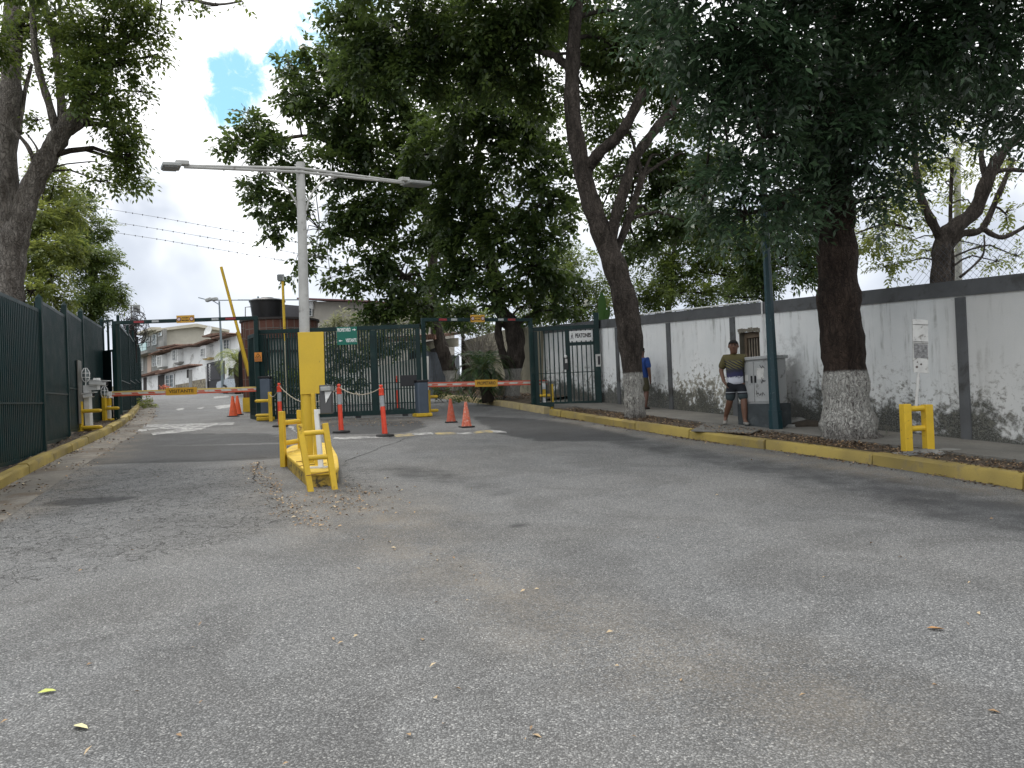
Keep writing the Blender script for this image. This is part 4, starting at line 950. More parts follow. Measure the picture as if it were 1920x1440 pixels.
def cage_lamp(parent, c, s=1.0):
    m_ = MB(); m_.lathe([(.02, -.14), (.04, -.13), (.06, -.09), (.066, 0), (.06, .07), (.035, .12), (0, .13)], 12, c, s, s); lp = m_.build('lamp_glass', mat('frosted_lamp_glass', (.16, .19, .19), .2), parent, smooth=True)
    m_ = MB()
    for k in range(6):
        a = k*math.pi/3; m_.tube([(c[0]+r_*math.cos(a), c[1]+r_*math.sin(a), c[2]+z) for r_, z in ((.03, -.17), (.085, -.11), (.098, 0), (.085, .09), (.03, .165))], .010, 5)
    for z, r_ in ((-.06, .095), (.04, .097)): m_.tube([(c[0]+r_*math.cos(a), c[1]+r_*math.sin(a), c[2]+z) for a in [i*math.pi/6 for i in range(13)]], .007, 5)
    m_.build('lamp_cage', WHITE, parent)
# white camera post on the left verge
P = G(168, 818); YC = P.y
cp = thing('camera_post', 'white cranked post with two security cameras and a caged lamp by the left kerb', 'camera post', P)
def cl(px, py): p = AY(px, py, YC); return p-P
m_ = MB(); m_.box((0, 0, .10), (.24, .24, .20)); m_.build('foot', mat('dirty_yellow_foot', (.35, .24, .03), .7, .2, 8), cp, bevel=.01)
a, b, c_, d_ = cl(162, 728), cl(180, 732), cl(184, 732), cl(183, 709)
m_ = MB(); m_.beam((0, 0, .2), (a.x+.02, 0, a.z), .13, .13, up=(0, 1, 0)); m_.build('post', WHITE, cp, bevel=.006)
m_ = MB(); m_.beam((a.x-.045, 0, a.z+.01), (c_.x+.02, 0, a.z+.01), .131, .12, up=(0, 0, 1)); m_.build('crossarm', WHITE, cp, bevel=.006)
m_ = MB(); m_.beam((c_.x-.02, 0, a.z+.07), (d_.x-.02, 0, d_.z), .12, .12, up=(0, 1, 0)); m_.build('head_post', WHITE, cp, bevel=.006)
for nm, cc, L, dz_ in (('a', cl(190, 717), .42, .04), ('b', cl(172, 743), .24, -.03)):
    m_ = MB(); m_.beam((cc.x-L/2, -.12, cc.z), (cc.x+L/2, -.14, cc.z-dz_), .11, .10); cm_ = m_.build('camera', WHITE, cp, bevel=.02)
    m_ = MB(); m_.beam((cc.x-L/2-.03, -.12, cc.z+.065), (cc.x+L/2+.06, -.14, cc.z-dz_+.065), .14, .015); m_.build('sunshield', WHITE, cm_)
    m_ = MB(); m_.beam((cc.x+L/2-.005, -.14, cc.z-dz_), (cc.x+L/2+.012, -.14, cc.z-dz_), .08, .075); m_.build('lens', BLACK, cm_)
lc = cl(160.5, 703); m_ = MB(); m_.tube([(a.x-.02, 0, a.z+.05), (lc.x, 0, lc.z-.15)], .014, 8); m_.build('lamp_stem', WHITE, cp); cage_lamp(cp, (lc.x, 0, lc.z))
P = G(205, 798); g = thing('caged_lamp', 'white caged lamp on a short stem beside the visitor boom tip', 'lamp', P+Vector((-.02, -.16, 0))); zl = AY(203, 735, P.y).z-P.z; cage_lamp(g, (0, 0, zl), .9); m_ = MB(); m_.tube([(0, 0, .1), (0, 0, zl-.15)], .02, 8); m_.build('stem', WHITE, g)
# ---- bollards with ropes
def bollard(P, label, tilt=(0, 0), h=1.12, grp='red bollards with rope'):
    g = thing('bollard', label, 'bollard', P, 0, grp)
    T = Matrix.Rotation(tilt[0], 4, 'Y') @ Matrix.Rotation(tilt[1], 4, 'X')
    def bl(m_, name, mt): m_.v = [tuple(T @ Vector(v)) for v in m_.v]; m_.build(name, mt, g, smooth=True)
    m_ = MB(); m_.lathe([(.20, 0), (.205, .02), (.19, .045), (.09, .06)], 20); m_.build('base', RUBBER, g, smooth=True)
    m_ = MB(); m_.lathe([(.062, .05), (.054, .30), (.052, .66)], 16); bl(m_, 'lower_tube', ORANGE)
    m_ = MB(); m_.lathe([(.0535, .66), (.053, .90)], 16); bl(m_, 'reflective_sleeve', REFL)
    m_ = MB(); m_.lathe([(.052, .90), (.060, .905), (.061, .93), (.055, .935), (.055, 1.02), (.060, 1.03), (.058, 1.05), (.03, 1.06), (.022, 1.075), (.040, 1.09), (.044, 1.11), (.03, 1.135), (0, 1.142)], 16); bl(m_, 'cap', ORANGE)
    return P+(T @ Vector((0, 0, 1.075)))
b1 = bollard(G(526, 800), 'red bollard half hidden behind the yellow board frame, leftmost of the three', (0, 0))
b2 = bollard(G(640, 811), 'middle red bollard just right of the yellow board', (-.015, 0))
b3 = bollard(G(722, 818), 'right red bollard, leaning slightly left', (-.045, 0))
bollard(G(747, 768), 'small red and white bollard seen through the gate bars', (0, 0))
def rope(a, b, sag, label, knot=False):
    pts = [a.lerp(b, i/14)-Vector((0, 0, sag*4*(i/14)*(1-i/14))) for i in range(15)]
    m_ = MB(); m_.tube(pts, .011, 6)
    if knot: k = pts[6]; m_.tube([k+Vector((-.05, 0, .01)), k+Vector((0, 0, .03)), k+Vector((.03, 0, 0)), k+Vector((.07, 0, -.05))], [.012, .022, .02, .008], 6)
    o = m_.build('rope', ROPE, smooth=True); tag(o, label, 'rope', 'ropes between bollards')
gp = G(508, 790); rope(Vector((gp.x, gp.y-.06, AY(503, 738, gp.y).z)), b1, .18, 'short dirty rope from yellow guard post to the leftmost bollard')
rope(b1, b2, .42, 'dirty rope passing behind the yellow board'); rope(b2, b3, .17, 'knotted dirty rope sagging between the two right bollards', True)
# ---- cones
def cone(P, label, h, mt, rz=0, grp=None, band=None):
    g = thing('traffic_cone', label, 'traffic cone', P, rz, grp); r_ = h*.19
    m_ = MB(); m_.box((0, 0, .015), (h*.52, h*.52, .03)); m_.build('base', RUBBER if band else mt, g, bevel=.008)
    m_ = MB(); m_.lathe([(r_*1.08, .03), (r_, .06), (r_*.28, h*.97), (r_*.2, h)], 20); m_.build('cone_body', mt, g, smooth=True)
CONEW2 = mat('faded_cone_red', (.56, .13, .07), .65, .25, 14, dirt=(.6, .42, .35), dirt_amt=.45, dscale=25)
cone(G(446, 778), 'orange cone further left, behind its twin at the guard house', .64, CONEO, .2, 'orange cones by the guard house', True)
cone(G(448, 779)+Vector((.0, -.5, -.02)), 'orange cone in front of its twin at the guard house', .66, CONEO, .5, 'orange cones by the guard house', True)
cone(G(846, 792), 'dark worn red cone, left of the two before the owners boom', .62, CONEW, .1, 'worn red cones before the right barrier', True)
cone(G(875, 801), 'scuffed faded red cone, right of the two before the owners boom', .62, CONEW2, .4, 'worn red cones before the right barrier', True)
# ---- H frame with blank sign at right
P = G(1721, 851, .14); pl = G(1702, 850, .14); pr = G(1741, 850, .14)
pm = (pl+pr)/2
g = thing('crash_guard', 'sturdy yellow H shaped guard frame on a concrete lump at right', 'guard frame', pm, R(8), 'yellow guard frames'); w_ = .345
hH = AY(1705, 757, pm.y).z-pm.z
for x, hh in ((-w_/2, hH), (w_/2, hH*.97)): m_ = MB(); m_.box((x, 0, hh/2-.03), (.12, .12, hh+.06)); m_.build('post', YELLOW, g, bevel=.01)
for z in (hH*.90, hH*.50): m_ = MB(); m_.tube([(-w_/2, 0, z), (w_/2, 0, z)], .042, 12); m_.build('rail', YELLOW, g, smooth=True)
CL = mat('grey_mortar_lump', (.22, .22, .21), .95, .3, 4, bump=.9, bscale=14)
def lump(P, rx, ry, h, name, label, cat, mt, seed=0, nn=22, rz=0, grp=None):
    random.seed(seed); vs = []; fs = []; rings = 7
    for i in range(rings):
        t = i/(rings-1); rr = math.cos(t*math.pi/2)**.6 if i < rings-1 else 0.02
        for j in range(nn):
            a = 2*math.pi*j/nn; k = 1+.16*math.sin(3*a+seed)+random.uniform(-.09, .09); vs.append((rx*rr*k*math.cos(a), ry*rr*k*math.sin(a), h*math.sin(t*math.pi/2)*(1+random.uniform(-.12, .12))-.03))
    for i in range(rings-1):
        for j in range(nn): fs.append((i*nn+j, i*nn+(j+1) % nn, (i+1)*nn+(j+1) % nn, (i+1)*nn+j))
    m_ = MB(); m_.add(vs, fs); o = m_.build(name, mt, smooth='all'); o.location = P; o.rotation_euler.z = rz; tag(o, label, cat, grp); return o
lump(pm+Vector((.14, -.02, -.01)), .62, .27, .10, 'mortar_lump', 'rough grey mortar lump under the yellow H frame', 'mortar', CL, 3)
sgp = pm+Vector((.0, 0, hH*.9)); sb = thing('blank_sign', 'peeling white sign board on a thin white pole above the H frame', 'sign', sgp)
YS = pm.y; a = AY(1723, 700, YS); b = AY(1725, 598, YS); 
m_ = MB(); m_.tube([sgp, a+Vector((0, .02, 0))], .022, 10); m_.build('pole', OLDWHITE, sb, world=True, smooth=True)
rzS = R(4); tl, tr_, br, bl_ = AY(1711, 598, YS), AY(1740, 600, YS), AY(1741, 700, YS), AY(1713, 698, YS)
m_ = MB(); m_.poly([tl, tr_, br, bl_], (0, .02, 0)); m_.build('sign_plate', OLDWHITE, sb, world=True)
m_ = MB(); m_.poly([p+Vector((0, -.004, 0)) for p in (AY(1713, 645, YS), AY(1739, 646, YS), AY(1739.5, 672, YS), AY(1714, 671, YS))], (0, .002, 0)); m_.build('bare_patch', mat('bare_metal_scuffed', (.20, .20, .20), .7, .5, 25), sb, world=True)
for yy in (608, 640, 643): m_ = MB(); m_.beam(AY(1712, yy, YS)+Vector((0, -.004, 0)), AY(1740, yy+1, YS)+Vector((0, -.004, 0)), .01, .004); m_.build('seam', mat('seam_dark', (.12, .11, .1), .8), sb, world=True)
for (x, y, r_) in ((1719, 688, .018), (1727, 683, .014), (1720, 679, .01)): t_ = MB(); t_.lathe([(r_, 0), (r_, .003)], 10); m_ = MB(); m_.add([Matrix.Translation(AY(x, y, YS)+Vector((0, -.001, 0))) @ RX @ Vector(v) for v in t_.v], t_.f); m_.build('rust_spot', mat('rust_spot', (.12, .10, .09), .8), sb, world=True)
# ---- blue green pole
P = G(1456, 812, .12); bpz = AY(1433, 440, P.y)
bpole = thing('lamp_post', 'dark blue green octagonal post rising into the branches beside the grey cabinet', 'post', P)
m_ = MB(); m_.tube([P, AY(1453, 770, P.y)], [.135, .125], 8); m_.build('pole_base', BLUEP, bpole, world=True)
m_ = MB(); m_.tube([AY(1453, 771, P.y), AY(1444, 600, P.y), AY(1437, 470, P.y), AY(1426, 260, P.y)], [.105, .085, .075, .06], 8); m_.build('pole', BLUEP, bpole, world=True)
m_ = MB(); m_.tube([AY(1453, 772, P.y), AY(1453, 769, P.y)], .13, 8); m_.build('collar', BLUEP, bpole, world=True)
# ---- conduit along the coping
cs = [SO+onplane(x, 560, WA, WB)[0] for x in (1200, 1432)]
m_ = MB(); m_.tube([wpt(cs[0], WHT+.03, .05), wpt((cs[0]+cs[1])/2, WHT+.025, .05), wpt(cs[1]+.06, WHT+.03, .05), wpt(cs[1], WHT-.0, .055), wpt(cs[1], WHT-.12, .06), wpt(cs[1]-.02, .4, .06)], .018, 8)
o = m_.build('conduit', WHITE, smooth=True); tag(o, 'thin white conduit running along the coping and down behind the blue green post', 'pipe')
# ---- utility cabinet
s0, _ = onplane(1412, 790, WA, WB); cxp = (G(1412, 797, .2), G(1470, 806, .2))
pc = wpt(onplane(1460, 740, WA, WB)[0]+.35, .2, .36)
rzW = math.atan2(-WD.y, -WD.x)
k1 = G(1412, 799, .2); 
ub = thing('utility_cabinet', 'grey two door utility cabinet with graffiti on a dark plinth beside the man', 'cabinet', (k1.x+.50, k1.y+.16, k1.z), rzW+R(38))
K = G(1449, 803, .2)
ub.location = K+WD*.46+WN*.19; ub.location.z = K.z; ub.rotation_euler.z = math.atan2(WD.y, WD.x)
zt_ = AY(1449, 672, K.y).z-K.z; zp = AY(1449, 757, K.y).z-K.z
CABM = mat('cabinet_pale_grey', (.36, .37, .37), .5, .08, 4, dirt=(.14, .14, .13), dirt_amt=.3, dscale=5)
m_ = MB(); m_.box((0, 0, zp/2-.03), (1.02, .46, zp+.06)); m_.build('plinth', mat('dark_plinth', (.045, .055, .06), .8, .3, 4, dirt=(.10, .11, .11), dirt_amt=.3), ub, bevel=.01)
m_ = MB(); m_.box((0, 0, (zp+zt_)/2), (.92, .38, zt_-zp)); bd_ = m_.build('cabinet_body', CABM, ub, bevel=.008)
m_ = MB(); m_.box((0, 0, zt_+.03), (.99, .46, .065)); m_.build('lid', CABM, ub, bevel=.01)
for x in (-.225, .225):
    m_ = MB(); m_.box((x, .197, (zp+zt_)/2), (.43, .02, zt_-zp-.08)); dd = m_.build('door', CABM, ub, bevel=.006)
    m_ = MB(); m_.box((x+(.17 if x < 0 else -.17), .215, (zp+zt_)/2+.05), (.03, .025, .14)); m_.build('handle', BLACK, dd)
random.seed(4)
for k in range(9):
    m_ = MB(); x = random.uniform(-.38, .38); z = random.uniform(zp+.15, zt_-.1); ps = [Vector((x+i*.028, .211, z+random.uniform(-.05, .05))) for i in range(random.randint(3, 7))]
    m_.tube(ps, .006, 4); m_.build('graffiti_stroke', INK, ub)
for x, z, w1, h1 in ((-.2, zt_-.28, .2, .22), (.25, zt_-.35, .16, .12)): m_ = MB(); m_.box((x, .2095, z), (w1, .002, h1)); m_.build('torn_sticker', OLDWHITE, ub)
lump(G(1492, 797, .2), .26, .2, .17, 'rock', 'pale rock on the sidewalk right of the utility cabinet', 'rock', CL, 9, 10)
DKR = mat('dark_root_earth', (.05, .04, .03), .95, .3, 6, bump=.8, bscale=15)
lump(G(1512, 800, .2), .3, .22, .15, 'rock', 'dark rock between pale rock and the thick tree', 'rock', DKR, 10, 10)
lump(G(1481, 801, .2), .16, .13, .09, 'rock', 'small grey rock in front of the pale rock', 'rock', CL, 12, 9)

# ================================================================ BUILDINGS BEYOND THE GATE
def PPx(name, parent, A, B, pts, mt, out=0.0, th=.12, label=None):
    d, n, rz = basis(A, B)
    if n.y > 0: n = -n
    vs = []
    for x, y in pts:
        s_, z_ = onplane(x, y, A, B); p = Vector((A[0], A[1], 0))+d*s_; vs.append(Vector((p.x, p.y, z_))+n*out)
    m_ = MB(); m_.poly(vs, -n*th); return m_.build(name, mt, parent, world=True, label=label)
Z3 = lambda *p: [(200+x/6, 540+y/6) for x, y in p]
Z4 = lambda *p: [(440+x/6, 480+y/6) for x, y in p]
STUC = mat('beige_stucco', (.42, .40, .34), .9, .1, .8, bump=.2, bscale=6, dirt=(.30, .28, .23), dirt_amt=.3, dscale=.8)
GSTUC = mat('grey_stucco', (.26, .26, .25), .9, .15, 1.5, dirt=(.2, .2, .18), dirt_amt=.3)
WST = mat('white_stucco', (.76, .77, .76), .9, .06, 1, dirt=(.40, .40, .38), dirt_amt=.35, dscale=.8)
CREAM = mat('cream_fascia', (.50, .47, .38), .8, .08, 2)
TILE, q = mat_begin('clay_roof_tile')
oc = q('ShaderNodeTexCoord').outputs['Object']; wv = q('ShaderNodeTexWave', {'Vector': oc, 'Scale': 3.2, 'Distortion': .4, 'Detail': 2}, wave_type='BANDS', bands_direction='X').outputs['Fac']
a = q.noise(oc, 3, 5, .7); c = q.mix(q.ramp(a, .3, .7), (.14, .07, .048), (.28, .165, .115)); c = q.mix(q.ramp(q.noise(oc, 9, 4), .55, .7, 0, .7), c, (.12, .10, .085)); mat_end(q, q.mix(q.math('MULTIPLY', wv, .5), c, (.05, .03, .02)), .85, wv, .8, .05)
WINW = mat('white_window_frame', (.66, .67, .66), .5); PANE = mat('window_pane', (.10, .12, .13), .15, .3, 4)
CURT = mat('curtained_pane', (.34, .36, .36), .4, .2, 6); BALG = mat('teal_balcony_glass', (.30, .52, .50), .15, .1, 2); STONE = mat('rubble_stone', (.25, .22, .16), .9, .45, 7, bump=.6, bscale=8, dirt=(.10, .09, .07), dirt_amt=.5, dscale=5)
DARKM = mat('dark_timber_and_shade', (.035, .03, .028), .8, .2, 5); PINK = mat('pinkish_door', (.52, .38, .30), .6)  # DARKM: dark timber; on openings and garage void its colour stands for inside shade
def window(par, A, B, x0, y0, x1, y1, dy=0, out=.03, bars=True, fm=WINW, pm=PANE):
    f_ = PPx('window', par, A, B, ((x0, y0), (x1, y0+dy), (x1, y1+dy), (x0, y1)), pm, out, .05)
    root = par
    L_ = Vector(par.location)
    def sub(name, pts, mt, o_):
        d, n, rz = basis(A, B); n = -n if n.y > 0 else n; vs = []
        for x, y in pts:
            s_, z_ = onplane(x, y, A, B); p = Vector((A[0], A[1], 0))+d*s_; vs.append(Vector((p.x, p.y, z_))+n*o_-L_)
        m_ = MB(); m_.poly(vs, -n*.04); return m_.build(name, mt, f_)
    t = .9
    for pts in (((x0-t, y0-t), (x1+t, y0+dy-t), (x1+t, y0+dy+.2), (x0-t, y0+.2)), ((x0-t, y1-.2), (x1+t, y1+dy-.2), (x1+t, y1+dy+t), (x0-t, y1+t)), ((x0-t, y0), (x0+.3, y0), (x0+.3, y1), (x0-t, y1)), ((x1-.3, y0+dy), (x1+t, y0+dy), (x1+t, y1+dy), (x1-.3, y1+dy))):
        sub('frame', pts, fm, out+.06)
    if bars:
        xm = (x0+x1)/2; sub('mullion', ((xm-.35, y0), (xm+.35, y0), (xm+.35, y1), (xm-.35, y1)), fm, out+.055)
        for k in (1, 2): yy = y0+(y1-y0)*k/3; sub('mullion', ((x0, yy), (x1, yy+dy), (x1, yy+dy+.5), (x0, yy+.5)), fm, out+.058)
    return f_
def AP(px, Y): p = AY(px, 740, Y); return Vector((p.x, p.y, 0))
# --- big house with gable
K1 = AP(306, 80); K2 = AP(440, 84); K0 = AP(252, 93)
bh = thing('house', 'large beige three storey house with gable roof, satellite dish and teal glass balcony', 'house', (K1.x, K1.y, gz(K1.x, K1.y)))
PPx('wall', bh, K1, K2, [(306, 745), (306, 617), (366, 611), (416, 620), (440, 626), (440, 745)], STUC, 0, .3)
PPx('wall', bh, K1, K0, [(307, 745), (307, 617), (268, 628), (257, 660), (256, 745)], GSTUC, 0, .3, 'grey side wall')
PPx('roof', bh, K1, K2, Z3((560, 462), (1003, 405), (1372, 475), (1372, 500), (1003, 440), (565, 490)), CREAM, .5, 9, None)
d_, n_, _ = basis(K1, K2)
PPx('eave', bh, K1, K0, [(300, 613.5), (266, 626), (266, 628.5), (300, 619)], CREAM, .9, 1.0)
PPx('balcony_slab', bh, K1, K0, [(299, 657), (258, 669), (258, 673), (299, 661)], GSTUC, 1.2, 1.2)
PPx('balcony_wall', bh, K1, K2, [(297, 640), (304, 641), (304, 658), (297, 657)], GSTUC, 1.25, 1.2)
PPx('glass_balustrade', bh, K1, K0, [(297, 640.5), (259, 653), (259, 667), (297, 656)], BALG, 1.25, .06)
for k in range(1, 5): x = 259+38*k/5; y = 653-12.5*k/5; PPx('baluster', bh, K1, K0, [(x, y), (x+.5, y-.2), (x+.5, y+14.5), (x, y+14.5)], WINW, 1.28, .02)
window(bh, K1, K0, 275, 635, 281, 650, -2); window(bh, K1, K0, 287, 629, 294, 647, -2); window(bh, K1, K0, 298.5, 624, 304, 630, -1.3, bars=False)
window(bh, K1, K0, 263, 672, 269, 695, -1); window(bh, K1, K0, 287, 665, 294.5, 687, -1.5); PPx('door', bh, K1, K0, [(277, 668), (284, 666), (284, 700), (277, 701)], PINK, .05, .1)
PPx('green_louvre', bh, K1, K2, [(302, 648), (316, 649), (316, 656), (302, 656)], mat('green_louvre', (.28, .38, .22), .5), .15, .1)
PPx('parapet', bh, K1, K2, [(300, 641), (440, 641), (440, 652), (300, 655)], STUC, .6, .6)
m_ = MB(); pd = AY(392, 622, 79); m_.lathe([(.0, 0), (.35, .03), (.62, .14), (.64, .17), (.35, .08), (0, .05)], 18); Mx = Matrix.Translation(pd) @ Matrix.Rotation(R(-35), 4, 'Z') @ Matrix.Rotation(R(70), 4, 'X'); m_.v = [tuple(Mx @ Vector(v)) for v in m_.v]; m_.build('satellite_dish', WINW, bh, world=True, smooth=True)
m_ = MB(); m_.tube([pd, pd+Vector((.1, .3, -.9))], .04, 6); m_.build('dish_arm', GREY, bh, world=True)
# --- row of white houses
Ra = AP(296, 68); Rb = AP(448, 60)
def rowhouse(label, wallp, eaves, bays, wins, extra=()):
    s0 = onplane(*wallp[0], Ra, Rb)[0]; d, n, rz = basis(Ra, Rb); p = Ra+d*s0; h_ = thing('house', label, 'house', (p.x, p.y, gz(p.x, p.y)), 0, 'white terraced houses')
    PPx('wall', h_, Ra, Rb, wallp, WST, 0, 5)
    for e in eaves: PPx('roof', h_, Ra, Rb, e, TILE, .95, 2.4)
    for b in bays:
        PPx('bay', h_, Ra, Rb, b[0], WST, .5, .5)
        if b[1]: PPx('bay_base', h_, Ra, Rb, b[1], GSTUC if b[2] else mat('ochre_base', (.40, .30, .12), .8), .4, .4)
    for w_ in wins: window(h_, Ra, Rb, *w_)
    return h_
rowhouse('small white terraced house at the left of the row with dark eave and bay', [(299, 735), (299, 667), (329, 656), (330, 735)], [Z3((583, 745), (718, 698), (722, 712), (586, 758))], [(Z3((622, 768), (680, 752), (684, 885), (628, 897)), Z3((624, 890), (690, 882), (684, 905), (640, 912)), True)], [(306.5, 670, 311, 684, -1, .53)])
rowhouse('white terraced house in the middle of the row with stepped roofline', [(328, 735), (328, 657), (350, 651), (384, 650), (386, 735)], [Z3((668, 672), (890, 632), (900, 646), (680, 690)), Z3((742, 690), (900, 655), (1060, 630), (1065, 645), (900, 668), (750, 706))], [(Z3((800, 700), (858, 690), (862, 835), (806, 842)), Z3((803, 838), (872, 828), (860, 850), (830, 870), (812, 850)), True)], [(335, 658, 341, 676, -1, .53)])
rowhouse('white terraced house right of the middle with brown sloping eave and ochre bay foot', [(385, 735), (385, 647), (402, 640), (414, 636), (415, 735)], [Z3((1085, 635), (1245, 578), (1255, 592), (1095, 650))], [(Z3((1118, 655), (1178, 645), (1182, 790), (1122, 795)), Z3((1125, 792), (1210, 780), (1205, 800), (1160, 812), (1130, 805)), False)], [(388, 655, 394, 668, -1, .53), (396, 646, 399, 664, 0, .03)])
rowhouse('white terraced house at the right end of the row with red and brown roof', [(415, 735), (415, 634), (446, 628), (448, 735)], [Z3((1190, 545), (1290, 515), (1450, 505), (1470, 515), (1300, 545), (1200, 560)), Z3((1290, 565), (1455, 520), (1460, 536), (1300, 580))], [], [(421, 638, 431, 655, -1, .03)])
# --- garden walls with tiled copings, lower and nearer
Ga = AP(257, 60); Gb = AP(392, 53)
def yard(label, name, cat, parts, x0):
    s0 = onplane(x0, 730, Ga, Gb)[0]; d, n, rz = basis(Ga, Gb); p = Ga+d*s0; h_ = thing(name, label, cat, (p.x, p.y, gz(p.x, p.y)))
    for nm, pts, mt, out, th in parts: PPx(nm, h_, Ga, Gb, pts, mt, out, th)
    return h_
yard('white yard wall with tiled coping at the left of the terrace', 'garden_wall', 'wall', (('wall', Z3((345, 1018), (575, 975), (575, 1180), (345, 1200)), WST, 0, .3), ('roof', Z3((350, 992), (500, 965), (650, 920), (680, 930), (510, 985), (350, 1012)), TILE, .5, 1.2), ('opening_shade', Z3((415, 1010), (452, 1003), (452, 1170), (415, 1175)), DARKM, .02, .1)), 258)
yd = yard('white yard wall with red tiled coping, garage window and stone base', 'garden_wall', 'wall', (('wall', Z3((575, 975), (620, 960), (1110, 870), (1120, 1160), (575, 1180)), WST, 0, .3), ('roof', Z3((612, 958), (700, 920), (1000, 855), (1010, 870), (850, 912), (620, 975)), TILE, .5, 1.0), ('stone_base', Z3((778, 1090), (925, 1065), (928, 1180), (778, 1185)), STONE, .03, .1), ('stone_base', Z3((968, 1045), (1112, 1020), (1118, 1170), (970, 1180)), STONE, .03, .1), ('door', Z3((928, 925), (962, 918), (965, 1150), (930, 1150)), GSTUC, .04, .1), ('opening_shade', Z3((905, 920), (925, 916), (928, 1010), (905, 1012)), DARKM, .03, .1), ('opening_shade', Z3((580, 985), (660, 970), (662, 1150), (580, 1160)), DARKM, .025, .1)), 298)
window(yd, Ga, Gb, 312, 704, 327, 727, -2, .03, True)
LAT = mat('black_lattice_metal', (.015, .015, .018), .5)
lg = yard('tall black diamond lattice garage gate in front of the white terraced houses', 'lattice_gate', 'gate', (('frame', Z3((1125, 850), (1290, 808), (1290, 820), (1125, 862)), LAT, 0, .08), ('frame', Z3((1125, 850), (1135, 848), (1140, 1130), (1130, 1130)), LAT, 0, .08), ('frame', Z3((1282, 810), (1290, 808), (1292, 1125), (1284, 1125)), LAT, 0, .08), ('panel', Z3((1125, 1050), (1290, 1020), (1290, 1125), (1125, 1130)), LAT, -.04, .03), ('backing', Z3((1128, 855), (1288, 815), (1288, 1125), (1130, 1130)), mat('lattice_backing', (.05, .05, .055), .7), -.25, .03)), 388)
d, n, rz = basis(Ga, Gb); m_ = MB(); n = -n if n.y > 0 else n
sA, sB = onplane(388, 700, Ga, Gb)[0], onplane(415, 700, Ga, Gb)[0]; zA, zB = onplane(400, 680, Ga, Gb)[1]-.2, onplane(400, 712, Ga, Gb)[1]
k = sA
while k < sB:
    for sg_ in (1, -1):
        e = k+sg_*(zA-zB); ps = []
        a_ = Vector((Ga.x, Ga.y, 0))+d*k; ps = [Vector((a_.x, a_.y, zB)), None]; L2 = min((zA-zB), (sB-k) if sg_ > 0 else (k-sA)); b_ = Vector((Ga.x, Ga.y, 0))+d*(k+sg_*L2); m_.beam(ps[0], Vector((b_.x, b_.y, zB+L2)), .03, .03)
    k += .2
m_.build('lattice', mat('lattice_grey', (.10, .10, .11), .5), lg, world=True)
# extra far wall right of lattice
yard('dark gate panel beyond the far blue lamp post', 'gate_panel', 'gate', (('panel', Z3((1295, 900), (1420, 900), (1420, 1120), (1295, 1125)), LAT, -.5, .06),), 418)
# far blue street lamp
FP = AP(418, 50); FP.z = gz(FP.x, FP.y); fl = thing('street_lamp', 'slim blue grey street lamp with paired lamp heads before the white houses', 'street lamp', FP); FB = mat('far_lamp_grey_blue', (.16, .20, .22), .5)
def fq(x, y, Y=None): return AY(x, y, Y or FP.y)
m_ = MB(); m_.tube([FP, fq(415, 650), fq(411, 565)], [.10, .08, .055], 8); m_.build('pole', FB, fl, world=True)
m_ = MB(); m_.tube([fq(372, 558), fq(388, 562), fq(411, 563), fq(470, 562.5)], .035, 6); m_.tube([fq(411, 571), fq(398, 563.5)], .03, 6); m_.build('arm', FB, fl, world=True)
for a, b in (((386, 564), (397, 560)), ((399, 561.5), (408, 560))): m_ = MB(); m_.beam(fq(*a), fq(*b), .35, .22); m_.build('lamp_head', GREY, fl, world=True, bevel=.05)
# second far lamp behind the tank
P = AP(484, 46); P.z = gz(P.x, P.y); f3 = thing('street_lamp', 'grey street lamp with a long arm showing above the water tank', 'street lamp', P)
m_ = MB(); m_.tube([P, AY(484.5, 600, P.y), AY(484, 556, P.y)], [.1, .07, .06], 8); m_.build('pole', FB, f3, world=True)
m_ = MB(); m_.tube([AY(446, 562.5, P.y), AY(484, 562.5, P.y), AY(563, 562, P.y-1)], .04, 6); m_.tube([AY(466, 563, P.y), AY(472, 568, P.y)], .025, 6); m_.build('arm', FB, f3, world=True)
